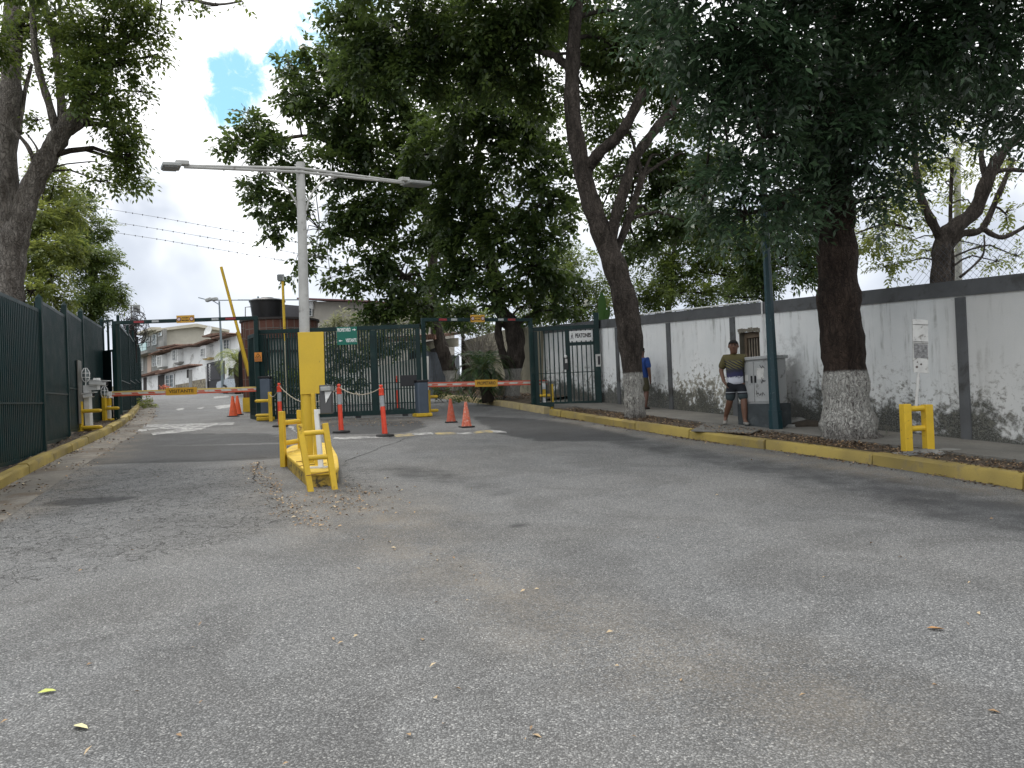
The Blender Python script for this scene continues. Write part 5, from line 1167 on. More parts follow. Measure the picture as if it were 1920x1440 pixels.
# car
def car(P, rz):
    g = thing('parked_car', 'silver grey hatchback parked beyond the gate, half hidden by the guard house', 'car', P, rz)
    CP = mat('car_silver', (.38, .41, .43), .25, .05, 2, metal=.5)
    prof = [(-1.9, .32), (-1.95, .62), (-1.85, .80), (-1.05, .95), (-.35, 1.40), (.2, 1.48), (1.2, 1.42), (1.75, .98), (1.88, .85), (1.9, .35), (1.5, .25), (-1.5, .25)]
    vs = []; fs = []; n = len(prof)
    for y, k in ((-.80, .0), (-.76, 1), (.76, 1), (.80, 0)):
        for x, z in prof:
            yy = y*(1-.13*max(0, (z-.9))/.5); vs.append((x, yy, z))
    for r_ in range(3):
        for i in range(n): fs.append((r_*n+i, r_*n+(i+1) % n, (r_+1)*n+(i+1) % n, (r_+1)*n+i))
    fs.append(tuple(range(n))); fs.append(tuple(range(4*n-1, 3*n-1, -1))); m_ = MB(); m_.add(vs, fs); m_.build('body', CP, g, smooth=True, bevel=.03)
    for s in (-1, 1):
        for pts in (((-.9, .98), (-.38, 1.33), (.25, 1.38), (.25, .98)), ((.32, .98), (.32, 1.38), (1.12, 1.33), (1.5, 1.0))):
            m_ = MB(); m_.poly([(x, s*(.80*(1-.13*max(0, z-.9)/.5)+.004), z) for x, z in pts], (0, s*.006, 0)); m_.build('window', GLASS, g)
        for x in (-1.2, 1.22):
            m_ = MB(); t_ = MB(); t_.lathe([(.18, -.09), (.31, -.09), (.32, 0), (.31, .09), (.18, .09)], 20); m_.add([Matrix.Translation((x, s*.74, .31)) @ RX @ Vector(v) for v in t_.v], t_.f); w_ = m_.build('wheel', RUBBER, g, smooth=True)
            m_ = MB(); t_ = MB(); t_.lathe([(.19, -.1), (.17, 0), (.19, .1)], 10); m_.add([Matrix.Translation((x, s*.75, .31)) @ RX @ Vector(v) for v in t_.v], t_.f); m_.build('rim', GREY, w_)
        m_ = MB(); m_.box((-1.86, s*.58, .70), (.14, .30, .14)); m_.build('headlight', REFL, g, bevel=.03)
    m_ = MB(); m_.poly([(-1.02, -.62, .985), (-1.02, .62, .985), (-.40, .56, 1.37), (-.40, -.56, 1.37)], (-.01, 0, .01)); m_.build('windscreen', GLASS, g)
    return g
P = AP(462, 50); P.z = gz(P.x, P.y); car(P, R(-30))
# --- guard house
GH = AP(530, 27.2); GH.z = gz(GH.x, GH.y)
BRK, q = mat_begin('dark_red_brick')
oc = q('ShaderNodeTexCoord').outputs['UV']; bt = q('ShaderNodeTexBrick', {'Vector': oc, 'Color1': (.085, .034, .024, 1), 'Color2': (.125, .052, .036, 1), 'Mortar': (.15, .135, .12, 1), 'Scale': 1.0, 'Mortar Size': .012, 'Brick Width': .24, 'Row Height': .36}, offset=0.0)
mat_end(q, bt.outputs['Color'], .85, bt.outputs['Fac'], .5, .01)
gh = thing('guard_house', 'round guard house with a dark red brick crown behind the green gate', 'guard house', GH)
rg = 1.34; 
def zy(y, Y=None): return AY(530, y, Y or (GH.y-rg)).z-GH.z
def ring(name, r_, z0, z1, mt, n=40, uv=False, a0=0, a1=2*math.pi, thick=.18):
    m_ = MB(); m_.uv = []; vs = []; fs = []
    for i in range(n+1):
        a = a0+(a1-a0)*i/n
        for rr, z in ((r_, z0), (r_, z1), (r_-thick, z1), (r_-thick, z0)): vs.append((rr*math.cos(a), rr*math.sin(a), z)); m_.uv.append((a*r_, z-z0+(0 if rr == r_ else .1)))
    for i in range(n):
        for j in range(4): fs.append((i*4+j, (i+1)*4+j, (i+1)*4+(j+1) % 4, i*4+(j+1) % 4))
    m_.add(vs, fs); return m_.build(name, mt, gh, smooth=True)
z_t, z_b, z_w = zy(595), zy(633), zy(742)
ring('brick_crown', rg, z_b+.0, z_t-.04, BRK); ring('cap_slab', rg+.06, z_t-.04, z_t+.03, DARKM); m_ = MB(); m_.lathe([(rg-.1, z_t-.3), (rg-.1, z_t-.02)], 30); m_.build('roof', DARKM, gh)
ring('lower_wall', rg-.05, 0, z_w, WST)
for k in range(10): a = 2*math.pi*k/10+.2; m_ = MB(); m_.box(((rg-.1)*math.cos(a), (rg-.1)*math.sin(a), (z_b+z_w)/2), (.10, .10, z_b-z_w), a); m_.build('window_post', BLACK, gh)
ring('window_rail', rg-.08, zy(655), zy(660), DARKM, thick=.05)
m_ = MB(); m_.lathe([(rg-.25, z_w), (rg-.25, z_b)], 24); m_.build('glazing', mat('pale_reflecting_pane', (.28, .30, .28), .12, .35, 1.2), gh, smooth=True)
pz = AP(466, 26.4); m_ = MB(); m_.uv = []; h2 = AY(466, 606, 26.4).z; m_.box((pz.x, pz.y, (h2+GH.z)/2), (.26, .3, h2-GH.z)); m_.uv = [(v[0], v[2]) for v in m_.v]; m_.build('brick_pillar', BRK, gh, world=True)
m_ = MB(); m_.box((pz.x, pz.y-.01, GH.z+.25), (.30, .34, .5)); m_.build('pillar_foot', YELLOW, gh, world=True)
PPx('sloping_fascia', gh, AP(440, 27), AP(470, 26.6), Z4((38, 1085), (60, 960), (140, 830), (150, 850), (140, 960)), WINW, 0, .1)
PPx('dark_screen', gh, AP(440, 27), AP(470, 26.6), Z4((40, 1100), (105, 1000), (110, 1440), (50, 1500)), BLACK, 0, .08)
TK = Vector((AY(502, 590, 27.2).x, 27.2, 0)); TK.z = GH.z+z_t-.03
tk = thing('water_tank', 'round black plastic water tank on top of the brick guard house', 'water tank', TK); ht = AY(502, 567, 27.2).z-TK.z; r_ = 33*27.2/1400
m_ = MB(); m_.lathe([(r_*.80, 0), (r_*.84, .1), (r_*.93, ht*.85), (r_*.96, ht), (r_, ht+.01), (r_, ht+.05)], 28); m_.build('tank_body', BLACK, tk, smooth=True)
m_ = MB(); m_.lathe([(r_*1.0, ht+.05), (r_*.9, ht+.09), (r_*.4, ht+.14), (r_*.35, ht+.17), (.05, ht+.19)], 28); m_.build('lid', BLACK, tk, smooth=True)
m_ = MB(); pt = [(460, 596), (460, 576), (472, 575)]; m_.tube([AY(x, y, 27.0)-TK for x, y in pt], .02, 6); m_.build('vent_pipe', GREY, tk)
# raised boom
Pb = AP(478, 25.2); Pb.z = gz(Pb.x, Pb.y); rb = thing('raised_boom', 'yellow barrier arm raised almost upright beside the guard house', 'barrier arm', Pb)
m_ = MB(); m_.beam(AY(472, 716, 25.2), AY(414.5, 500, 24.9), .09, .05, up=(0, 1, 0)); m_.build('arm', YELLOW, rb, world=True, bevel=.01)
m_ = MB(); m_.beam(AY(468, 705, 25.2), AY(446, 622, 25.1), .13, .06, up=(0, 1, 0)); m_.build('arm_sleeve', mat('shaded_ochre_metal', (.40, .27, .03), .5), rb, world=True, bevel=.01)
m_ = MB(); m_.box((0, .02, .55), (.3, .3, 1.1)); m_.build('cabinet', YELLOW, rb, bevel=.03)
# floodlights
def flood(label, base, toppt, Y, headpx, mt, col2=None):
    P = AP(base[0], Y); P.z = gz(P.x, P.y); g = thing('floodlight', label, 'floodlight', P); t = AY(toppt[0], toppt[1], Y); mid = P.lerp(t, .55)
    m_ = MB(); m_.tube([P, mid], .05, 8); m_.build('lower_pole', col2 or mt, g, world=True); m_ = MB(); m_.tube([mid, t], .045, 8); m_.build('pole', mt, g, world=True)
    a = AY(headpx[0], headpx[1], Y); m_ = MB(); m_.box(a, (.22*Y/26, .14, .24*Y/26), .3); h_ = m_.build('lamp_head', GREY, g, world=True, bevel=.02); m_ = MB(); m_.box(a+Vector((-.02, -.08, -.0)), (.17, .02, .18), .3); m_.v = [tuple(Vector(v)-P) for v in m_.v]; m_.build('lens', LED, h_)
flood('small floodlight on a thin yellow pole in front of the guard house', (538, 780), (530, 528), 24.6, (527, 521), YELLOW, mat('pale_pole_yellow', (.5, .46, .34), .6))
flood('small grey floodlight on a thin stem above the left gantry beam', (250, 760), (246, 572), 36, (256, 578), GREY)
# --- house behind on the right of the pole
Ha = AP(575, 48); Hb = AP(700, 44)
hb = thing('house', 'beige house with flat dark eave seen behind the pale lamp pole', 'house', (Ha.x, Ha.y, gz(Ha.x, Ha.y)))
PPx('wall', hb, Ha, Hb, [(575, 740), (577, 565), (640, 566), (720, 570), (720, 740)], mat('siding_beige', (.33, .31, .27), .8, .08, 2), 0, 6)
PPx('roof', hb, Ha, Hb, Z4((818, 478), (1620, 508), (1620, 525), (818, 495)), mat('dark_red_eave', (.12, .05, .05), .7), .8, 7)
PPx('pier', hb, Ha, Hb, Z4((822, 500), (895, 503), (897, 600), (822, 580)), WINW, .1, .3); window(hb, Ha, Hb, 577.5, 577, 587, 592, 0, .05)
PPx('lean_roof', hb, Ha, Hb, Z4((600, 662), (740, 560), (745, 700), (600, 680)), mat('slate_lean_roof', (.09, .09, .10), .7), 1.5, 1.5)
# --- walls and garage behind trees on the right
Ca = W0+WD*(wl-.1); Cb = AP(866, 40)
CRW = mat('dull_cream_wall', (.30, .28, .21), .9, .15, 1.2, dirt=(.16, .15, .11), dirt_amt=.4, dscale=1.2, bump=.2)
cw = thing('garden_wall', 'dull cream wall behind the trees past the right barrier', 'wall', (Ca.x, Ca.y, gz(Ca.x, Ca.y)))
PPx('wall', cw, Ca, Cb, [(1014, 775), (1014, 612), (960, 615), (930, 622), (897, 631), (866, 640), (866, 760)], CRW, 0, .25)
Ea = AP(864, 40.2); Eb = AP(792, 34)
gg = thing('garage', 'garage with tiled eave, cream beam and grey barred gate behind the trees', 'garage', (Ea.x, Ea.y, gz(Ea.x, Ea.y)))
zz6 = lambda *p: [(740+x/6, 560+y/6) for x, y in p]
PPx('roof', gg, Eb, Ea, zz6((330, 405), (460, 400), (720, 375), (720, 395), (470, 430), (340, 465)), TILE, .5, 3)
PPx('beam', gg, Eb, Ea, zz6((350, 495), (475, 470), (720, 440), (720, 540), (470, 545), (350, 590)), CRW, 0, .3)
PPx('void_shade', gg, Eb, Ea, zz6((355, 580), (720, 530), (720, 1080), (355, 1080)), DARKM, -.8, .1)
m_ = MB(); d, n, rz = basis(Eb, Ea); L = (Ea-Eb).length
for i in range(26): s = L*(i+.5)/26; p = Eb+d*s; m_.beam((p.x, p.y, gz(p.x, p.y)), (p.x, p.y, onplane(810, 660, Eb, Ea)[1]), .06, .04, up=(0, 1, 0))
m_.build('bars', mat('bluish_grey_bars', (.20, .23, .27), .5), gg, world=True)
# bright white garden wall seen through the gate bars
Wa = AP(545, 33); Wb = AP(790, 31)
ww = thing('garden_wall', 'bright white wall seen through the bars of the middle gate', 'wall', (Wa.x, Wa.y, gz(Wa.x, Wa.y)))
PPx('wall', ww, Wa, Wb, [(600, 790), (600, 715), (690, 690), (800, 668), (800, 770)], mat('bright_white_wall', (.80, .80, .77), .8, .05, 1), 0, .2)

# ================================================================ PEOPLE
def skin_mesh(name, verts, edges, radii, mt, parent, root=0, sub=1):
    me = bpy.data.meshes.new(name); me.from_pydata([tuple(v) for v in verts], edges, []); me.update(); me.materials.append(mt)
    o = bpy.data.objects.new(name, me); COL.objects.link(o); o.parent = parent
    o.modifiers.new('skin', 'SKIN'); me.skin_vertices[0]
    for i, r_ in enumerate(radii): me.skin_vertices[0].data[i].radius = (r_, r_) if not hasattr(r_, '__len__') else r_; me.skin_vertices[0].data[i].use_root = (i == root)
    s_ = o.modifiers.new('sub', 'SUBSURF'); s_.levels = sub; s_.render_levels = sub
    dg = bpy.context.evaluated_depsgraph_get(); m2 = bpy.data.meshes.new_from_object(o.evaluated_get(dg)); o.modifiers.clear(); o.data = m2
    m2.polygons.foreach_set('use_smooth', [True]*len(m2.polygons)); return o
SKINM = mat('brown_skin', (.15, .075, .048), .5, .08, 12); SKIND = mat('dark_brown_skin', (.13, .065, .045), .5, .08, 12); HAIR = mat('black_hair', (.006, .005, .005), .95, .3, 40, bump=.5, bscale=90)
def person(P, rz, J, label, skinm, shirt, shorts, shoes, sc=1.0, facing=True):
    g = thing('person', label, 'person', P, rz); V = []; E_ = []; Rd = []
    def add(p, r_, par=None):
        V.append(Vector(p)*sc); Rd.append(tuple(x*sc for x in r_) if hasattr(r_, '__len__') else r_*sc); i = len(V)-1
        if par is not None: E_.append((par, i))
        return i
    pel = add(J['pelvis'], (.15, .12)); ch = add(Vector(J['pelvis']).lerp(Vector(J['neck']), .45), (.16, .125), pel); up = add(Vector(J['pelvis']).lerp(Vector(J['neck']), .82), (.17, .115), ch)
    nk = add(J['neck'], .070, up); hb_ = add(Vector(J['head'])+Vector((0, 0, -.075)), .078, nk); hd = add(J['head'], (.096, .108), hb_); ht_ = add(Vector(J['head'])+Vector((0, .01, .08)), (.088, .098), hd)
    for s in ('L', 'R'):
        a = add(J['sh'+s], .065, up); b = add(J['el'+s], .052, a); c_ = add(J['wr'+s], .034, b); h1 = add(J['ha'+s], (.034, .02), c_)
        dv = (Vector(J['ha'+s])-Vector(J['wr'+s])).normalized(); sd_ = Vector((0, 1, 0)); 
        for k, (off, ln) in enumerate(((-.026, .065), (-.009, .078), (.009, .072), (.026, .055))):
            m1 = add(Vector(J['ha'+s])+dv*.03+sd_*off, .009, h1); f1 = add(Vector(J['ha'+s])+dv*(.03+ln*.55)+sd_*off, .0085, m1); add(Vector(J['ha'+s])+dv*(.03+ln*.9)+sd_*off+Vector((.012, 0, 0)), .007, f1)
        t1 = add(Vector(J['ha'+s])+dv*-.01+sd_*-.035, .011, h1); add(Vector(J['ha'+s])+dv*.03+sd_*-.055, .009, t1)
        hp = add(J['hi'+s], .10, pel); kn = add(J['kn'+s], .070, hp); cf = add(Vector(J['kn'+s]).lerp(Vector(J['an'+s]), .35), .072, kn); an = add(J['an'+s], .044, cf); to = add(J['to'+s], .034, an)
    body = skin_mesh('body', V, E_, Rd, skinm, g, pel, 2)
    # clothing
    def S_(v): return Vector(v)*sc
    pv, nk_ = Vector(J['pelvis']), Vector(J['neck'])
    tv = []; te = []; tr_ = []
    def ta(p, r_, par=None):
        tv.append(S_(p)); tr_.append(tuple(x*sc for x in r_) if hasattr(r_, '__len__') else r_*sc); i = len(tv)-1
        if par is not None: te.append((par, i))
        return i
    h0 = ta(pv+Vector((0, 0, -.10)), (.205, .16)); h0b = ta(pv+Vector((0, 0, .04)), (.205, .16), h0); h1 = ta(pv.lerp(nk_, .35), (.20, .185), h0b); h2 = ta(pv.lerp(nk_, .6), (.205, .18), h1); h3 = ta(pv.lerp(nk_, .80), (.18, .15), h2); h3b = ta(pv.lerp(nk_, .93), (.115, .105), h3); h4 = ta(nk_+Vector((0, 0, .0)), (.075, .075), h3b)
    for s in ('L', 'R'):
        a = ta(J['sh'+s], .090, h3); ta(Vector(J['sh'+s]).lerp(Vector(J['el'+s]), .45), .088, a); ta(Vector(J['sh'+s]).lerp(Vector(J['el'+s]), .95), .084, len(tv)-1)
    skin_mesh('shirt', tv, te, tr_, shirt, g, 0, 2)
    tv, te, tr_ = [], [], []
    c0 = ta(pv+Vector((0, 0, .08)), (.17, .135)); c1 = ta(pv+Vector((0, 0, -.04)), (.18, .145), c0)
    for s in ('L', 'R'):
        a = ta(Vector(J['hi'+s])+Vector((0, 0, -.08)), .122, c1); b = ta(Vector(J['hi'+s]).lerp(Vector(J['kn'+s]), .6), .112, a); ta(Vector(J['hi'+s]).lerp(Vector(J['kn'+s]), 1.02), .104, b)
    skin_mesh('shorts', tv, te, tr_, shorts, g, 0, 2)
    for s in ('L', 'R'):
        tv, te, tr_ = [], [], []; an, to = Vector(J['an'+s]), Vector(J['to'+s]); dv = (to-an); dv.z *= .3; dv.normalize()
        a = ta(an-Vector((0, 0, .045))-dv*.04, (.042, .04)); b = ta(an.lerp(to, .55)-Vector((0, 0, .01)), (.05, .036), a); ta(to+dv*.05, (.045, .026), b); skin_mesh('shoe', tv, te, tr_, shoes, g, 0, 2)
    # hair cap, ears, face
    hc = S_(J['head']); fy = -1
    m_ = MB(); rings = 10; nn = 20; vs = []
    for i in range(rings+1):
        ph = math.pi*i/rings*.56
        for j in range(nn):
            a = 2*math.pi*j/nn; fr = math.sin(a) < -.3
            lim = 1.0 if not fr else .70
            p_ = ph*lim; vs.append(hc+Vector((.102*math.sin(p_)*math.cos(a), .116*math.sin(p_)*math.sin(a)+.010, .030+.108*math.cos(p_)))*sc)
    m_.add(vs, [(i*nn+j, i*nn+(j+1) % nn, (i+1)*nn+(j+1) % nn, (i+1)*nn+j) for i in range(rings) for j in range(nn)]); m_.build('hair', HAIR, g, smooth=True)
    for s in (-1, 1): m_ = MB(); m_.lathe([(.0, -.03), (.014, -.02), (.016, .01), (.01, .028), (0, .032)], 8, tuple(hc+Vector((s*.094, .01, .0))*sc)); m_.build('ear', skinm, g, smooth=True)
    m_ = MB(); m_.tube([hc+Vector((0, -.083, .02))*sc, hc+Vector((0, -.100, -.012))*sc, hc+Vector((0, -.084, -.028))*sc], [.008, .015, .010], 8); m_.build('nose', skinm, g, smooth=True)
    for s in (-1, 1):
        m_ = MB(); m_.lathe([(0, -.008), (.014, 0), (0, .008)], 8, tuple(hc+Vector((s*.032, -.082, .014))*sc)); m_.build('eye', INK, g)
        m_ = MB(); m_.beam(hc+Vector((s*.016, -.088, .034))*sc, hc+Vector((s*.05, -.078, .034))*sc, .008, .01); m_.build('eyebrow', HAIR, g)
    m_ = MB(); m_.beam(hc+Vector((-.024, -.086, -.052))*sc, hc+Vector((.024, -.086, -.052))*sc, .008, .012); m_.build('mouth', mat('lips', (.16, .06, .05), .6), g)
    return g
SH1, q = mat_begin('printed_sports_shirt')
oc = q('ShaderNodeTexCoord').outputs['Object']; s3 = q('ShaderNodeSeparateXYZ', {0: oc}); zz_ = s3.outputs[2]; xx_ = s3.outputs[0]
nz = q.noise(oc, 9, 5, .7, .6); wv = q('ShaderNodeTexWave', {'Vector': q.map(oc, (1, 0, 1.6)), 'Scale': 7.0, 'Distortion': 3.0, 'Detail': 2}, wave_type='BANDS', bands_direction='DIAGONAL').outputs['Fac']
c = q.mix(q.ramp(zz_, 1.28, 1.33), (.03, .03, .05), (.085, .072, .022))
c = q.mix(q.math('MULTIPLY', q.math('MULTIPLY', q.ramp(zz_, 1.10, 1.17), q.ramp(zz_, 1.32, 1.28)), q.ramp(wv, .45, .6)), c, (.17, .155, .045))
c = q.mix(q.ramp(q.math('ADD', zz_, q.math('MULTIPLY', q.math('SUBTRACT', nz, .5), .25)), 1.10, 1.05), c, (.035, .035, .10))
c = q.mix(q.ramp(q.math('ADD', zz_, q.math('MULTIPLY', q.math('SUBTRACT', nz, .5), .30)), .99, .95), c, (.62, .64, .72))
c = q.mix(q.ramp(q.math('ABSOLUTE', q.math('ADD', xx_, .03)), .165, .185), c, q.mix(q.ramp(zz_, 1.15, 1.17), (.02, .02, .025), (.085, .072, .022)))
mat_end(q, c, .8)
SHO1, q = mat_begin('dark_shorts')
oc = q('ShaderNodeTexCoord').outputs['Object']; zz_ = q('ShaderNodeSeparateXYZ', {0: oc}).outputs[2]
c = q.mix(q.ramp(q.math('ABSOLUTE', q.math('SUBTRACT', zz_, .665)), .006, .012), (.30, .32, .34), (.010, .012, .018)); c = q.mix(q.ramp(zz_, .63, .62), c, (.035, .05, .055)); mat_end(q, c, .85)
P = G(1383, 797, .2); v = Vector((P.x, P.y, 0)).normalized()
person(P, -math.atan2(P.x, P.y), dict(pelvis=(.01, 0, .90), neck=(-.01, -.02, 1.46), head=(-.015, -.05, 1.62), shL=(-.19, -.01, 1.39), elL=(-.285, .0, 1.14), wrL=(-.235, -.07, .92), haL=(-.20, -.10, .85), shR=(.17, .02, 1.39), elR=(.215, .13, 1.14), wrR=(.20, .10, .92), haR=(.19, .06, .84),
       hiL=(-.085, 0, .86), knL=(-.135, .02, .49), anL=(-.235, .24, .16), toL=(-.25, .16, .04), hiR=(.10, 0, .86), knR=(.145, -.10, .50), anR=(.15, -.12, .09), toR=(.185, -.27, .035)),
       'young man in olive and navy printed shirt and dark shorts walking on the sidewalk', SKINM, SH1, SHO1, mat('grey_clogs', (.22, .21, .19), .7, .2, 12), .98)
P = G(1206, 768, .2)
person(P, -math.atan2(P.x, P.y)+R(150), dict(pelvis=(0, 0, .90), neck=(0, -.01, 1.44), head=(0, -.03, 1.60), shL=(-.18, 0, 1.37), elL=(-.25, .03, 1.10), wrL=(-.24, -.03, .86), haL=(-.23, -.05, .78), shR=(.18, 0, 1.37), elR=(.25, .03, 1.10), wrR=(.24, -.03, .86), haR=(.23, -.05, .78),
       hiL=(-.09, 0, .86), knL=(-.10, -.04, .48), anL=(-.10, .05, .08), toL=(-.11, -.10, .03), hiR=(.09, 0, .86), knR=(.10, .03, .48), anR=(.10, .1, .08), toR=(.11, -.04, .03)),
       'person in blue t-shirt and olive shorts half hidden behind the leaning tree trunk', SKIND, mat('royal_blue_cloth', (.012, .05, .22), .8, .15, 8), mat('olive_shorts', (.07, .065, .035), .85), mat('dark_shoes', (.05, .04, .035), .7), .96)
# ================================================================ TREES
def leaf_mat(name, dark, mid, light, trans=.35, rough=.42, spec=.45):
    m, q = mat_begin(name); tn = q('ShaderNodeAttribute', attribute_name='tone').outputs['Fac']
    cr_ = q('ShaderNodeValToRGB', {0: tn}); e = cr_.color_ramp.elements; e[0].color = (*dark, 1); e[1].color = (*light, 1); x_ = e.new(.55); x_.color = (*mid, 1)
    b = q('ShaderNodeBsdfPrincipled', {'Base Color': cr_.outputs[0], 'Roughness': rough, 'Specular IOR Level': spec})
    t = q('ShaderNodeBsdfTranslucent', {'Color': q.mix(.5, cr_.outputs[0], tuple(min(1, k*2.2) for k in light))})
    s = q('ShaderNodeMixShader', {0: trans, 1: b.outputs[0], 2: t.outputs[0]}); q('ShaderNodeOutputMaterial', {0: s.outputs[0]}); return m
LF1 = leaf_mat('dark_glossy_leaves', (.009, .023, .011), (.021, .046, .021), (.085, .145, .07), .22, .38, .55)
LF2 = leaf_mat('mid_green_leaves', (.016, .034, .010), (.038, .068, .020), (.11, .155, .036), .36, .45)
LF3 = leaf_mat('brighter_leaves', (.03, .055, .014), (.06, .10, .022), (.16, .20, .04), .4, .45)
LF4 = leaf_mat('yellow_green_leaves', (.05, .075, .015), (.10, .14, .03), (.24, .26, .06), .45, .45)
LF5 = leaf_mat('pale_variegated_leaves', (.07, .09, .04), (.20, .22, .11), (.42, .42, .24), .3, .5)
def bark_mat(name, a_, b_, wash=None, washh=1.1, scale=6.0):
    m, q = mat_begin(name); oc = q('ShaderNodeTexCoord').outputs['Object']; st = q.map(oc, (1, 1, .28))
    n1 = q.noise(st, scale, 8, .7, .5); n2 = q.noise(st, scale*5, 6, .75, .3); n3 = q.noise(oc, 1.5, 4)
    c = q.mix(q.ramp(n1, .35, .65), a_, b_); c = q.mix(q.ramp(n2, .42, .3, 0, .9), c, tuple(k*.25 for k in a_)); c = q.mix(q.ramp(n3, .5, .7, 0, .4), c, tuple(min(1, k*1.5) for k in b_))
    if wash:
        z = q('ShaderNodeSeparateXYZ', {0: oc}).outputs[2]; edge = q.math('ADD', z, q.math('MULTIPLY', q.math('SUBTRACT', n2, .5), .14))
        wm = q.ramp(edge, washh+.03, washh-.03); keep = q.ramp(q.math('ADD', n2, q.math('MULTIPLY', n1, .35)), .55, .66); low = q.ramp(q.math('ADD', z, q.math('MULTIPLY', n1, .5)), .28, .55, .35, 1)
        c = q.mix(q.math('MULTIPLY', wm, q.math('MULTIPLY', q.math('ADD', q.math('MULTIPLY', keep, .75), .22), low)), c, wash)
    vf = q('ShaderNodeTexVoronoi', {'Vector': q('ShaderNodeVectorMath', {0: q.map(oc, (1, 1, .13)), 1: q('ShaderNodeVectorMath', {0: q('ShaderNodeTexNoise', {'Vector': oc, 'Scale': 7.0, 'Detail': 3.0}).outputs['Color'], 'Scale': .22}, operation='SCALE').outputs[0]}, operation='ADD').outputs[0], 'Scale': scale*3.0, 'Randomness': 1.0}, feature='DISTANCE_TO_EDGE').outputs[0]
    fis = q.ramp(vf, 0, .16, 0, 1); c = q.mix(q.math('MULTIPLY', q.ramp(vf, 0, .09, 1, 0), .38), c, tuple(k*.3 for k in a_))
    mat_end(q, c, .92, q.math('ADD', q.math('ADD', n2, n1), q.math('MULTIPLY', fis, .7)), 1.0, .07, .25); return m
BK1 = bark_mat('dark_brown_bark', (.034, .024, .019), (.085, .060, .047), (.66, .65, .61), 1.18)
BK2 = bark_mat('grey_brown_bark', (.045, .037, .031), (.12, .10, .085), (.62, .61, .57), 1.10)
BK3 = bark_mat('pale_peeling_bark', (.15, .13, .112), (.34, .31, .275), None, 0, 5)
BKT = bark_mat('twig_bark', (.05, .04, .032), (.10, .085, .07), None, 0, 8)
def unit(a): return a/np.maximum(np.linalg.norm(a, axis=-1, keepdims=True), 1e-9)
def fronds(O, D, N, FLn, L, Wd, pairs, droop, rng):
    """compound leaves: leaflets in pairs along a drooping stalk; returns (n*k, 4, 3) leaf quads"""
    n = len(O); S_ = unit(np.cross(D, N)); N2 = unit(np.cross(S_, D)); out = []
    down = np.array([0, 0, -1.])
    for k in range(pairs+1):
        t = (k+.4)/(pairs+.4); base = O + D*(FLn*t)[:, None] + down*(droop*FLn*t*t)[:, None]
        for sg_ in ((-1, 1) if k < pairs else (0,)):
            ld = unit(D*(.55 if sg_ else 1)+S_*(sg_*.9)+down*(.02+.22*t)+rng.normal(0, .16, (n, 3))); ln = L*rng.uniform(.75, 1.2, n)*(1-.25*abs(t-.5)); w_ = ln*Wd*rng.uniform(.8, 1.15, n)
            side = unit(np.cross(ld, N2+rng.normal(0, .28, (n, 3)))); nn_ = np.cross(side, ld)
            p0 = base; p1 = base+ld*(ln*.45)[:, None]+side*(w_*.5)[:, None]+nn_*(ln*.05)[:, None]; p2 = base+ld*ln[:, None]+down*(ln*.12)[:, None]; p3 = base+ld*(ln*.45)[:, None]-side*(w_*.5)[:, None]+nn_*(ln*.05)[:, None]
            out.append(np.stack([p0, p1, p2, p3], 1))
    return np.concatenate(out), (2*pairs+1)
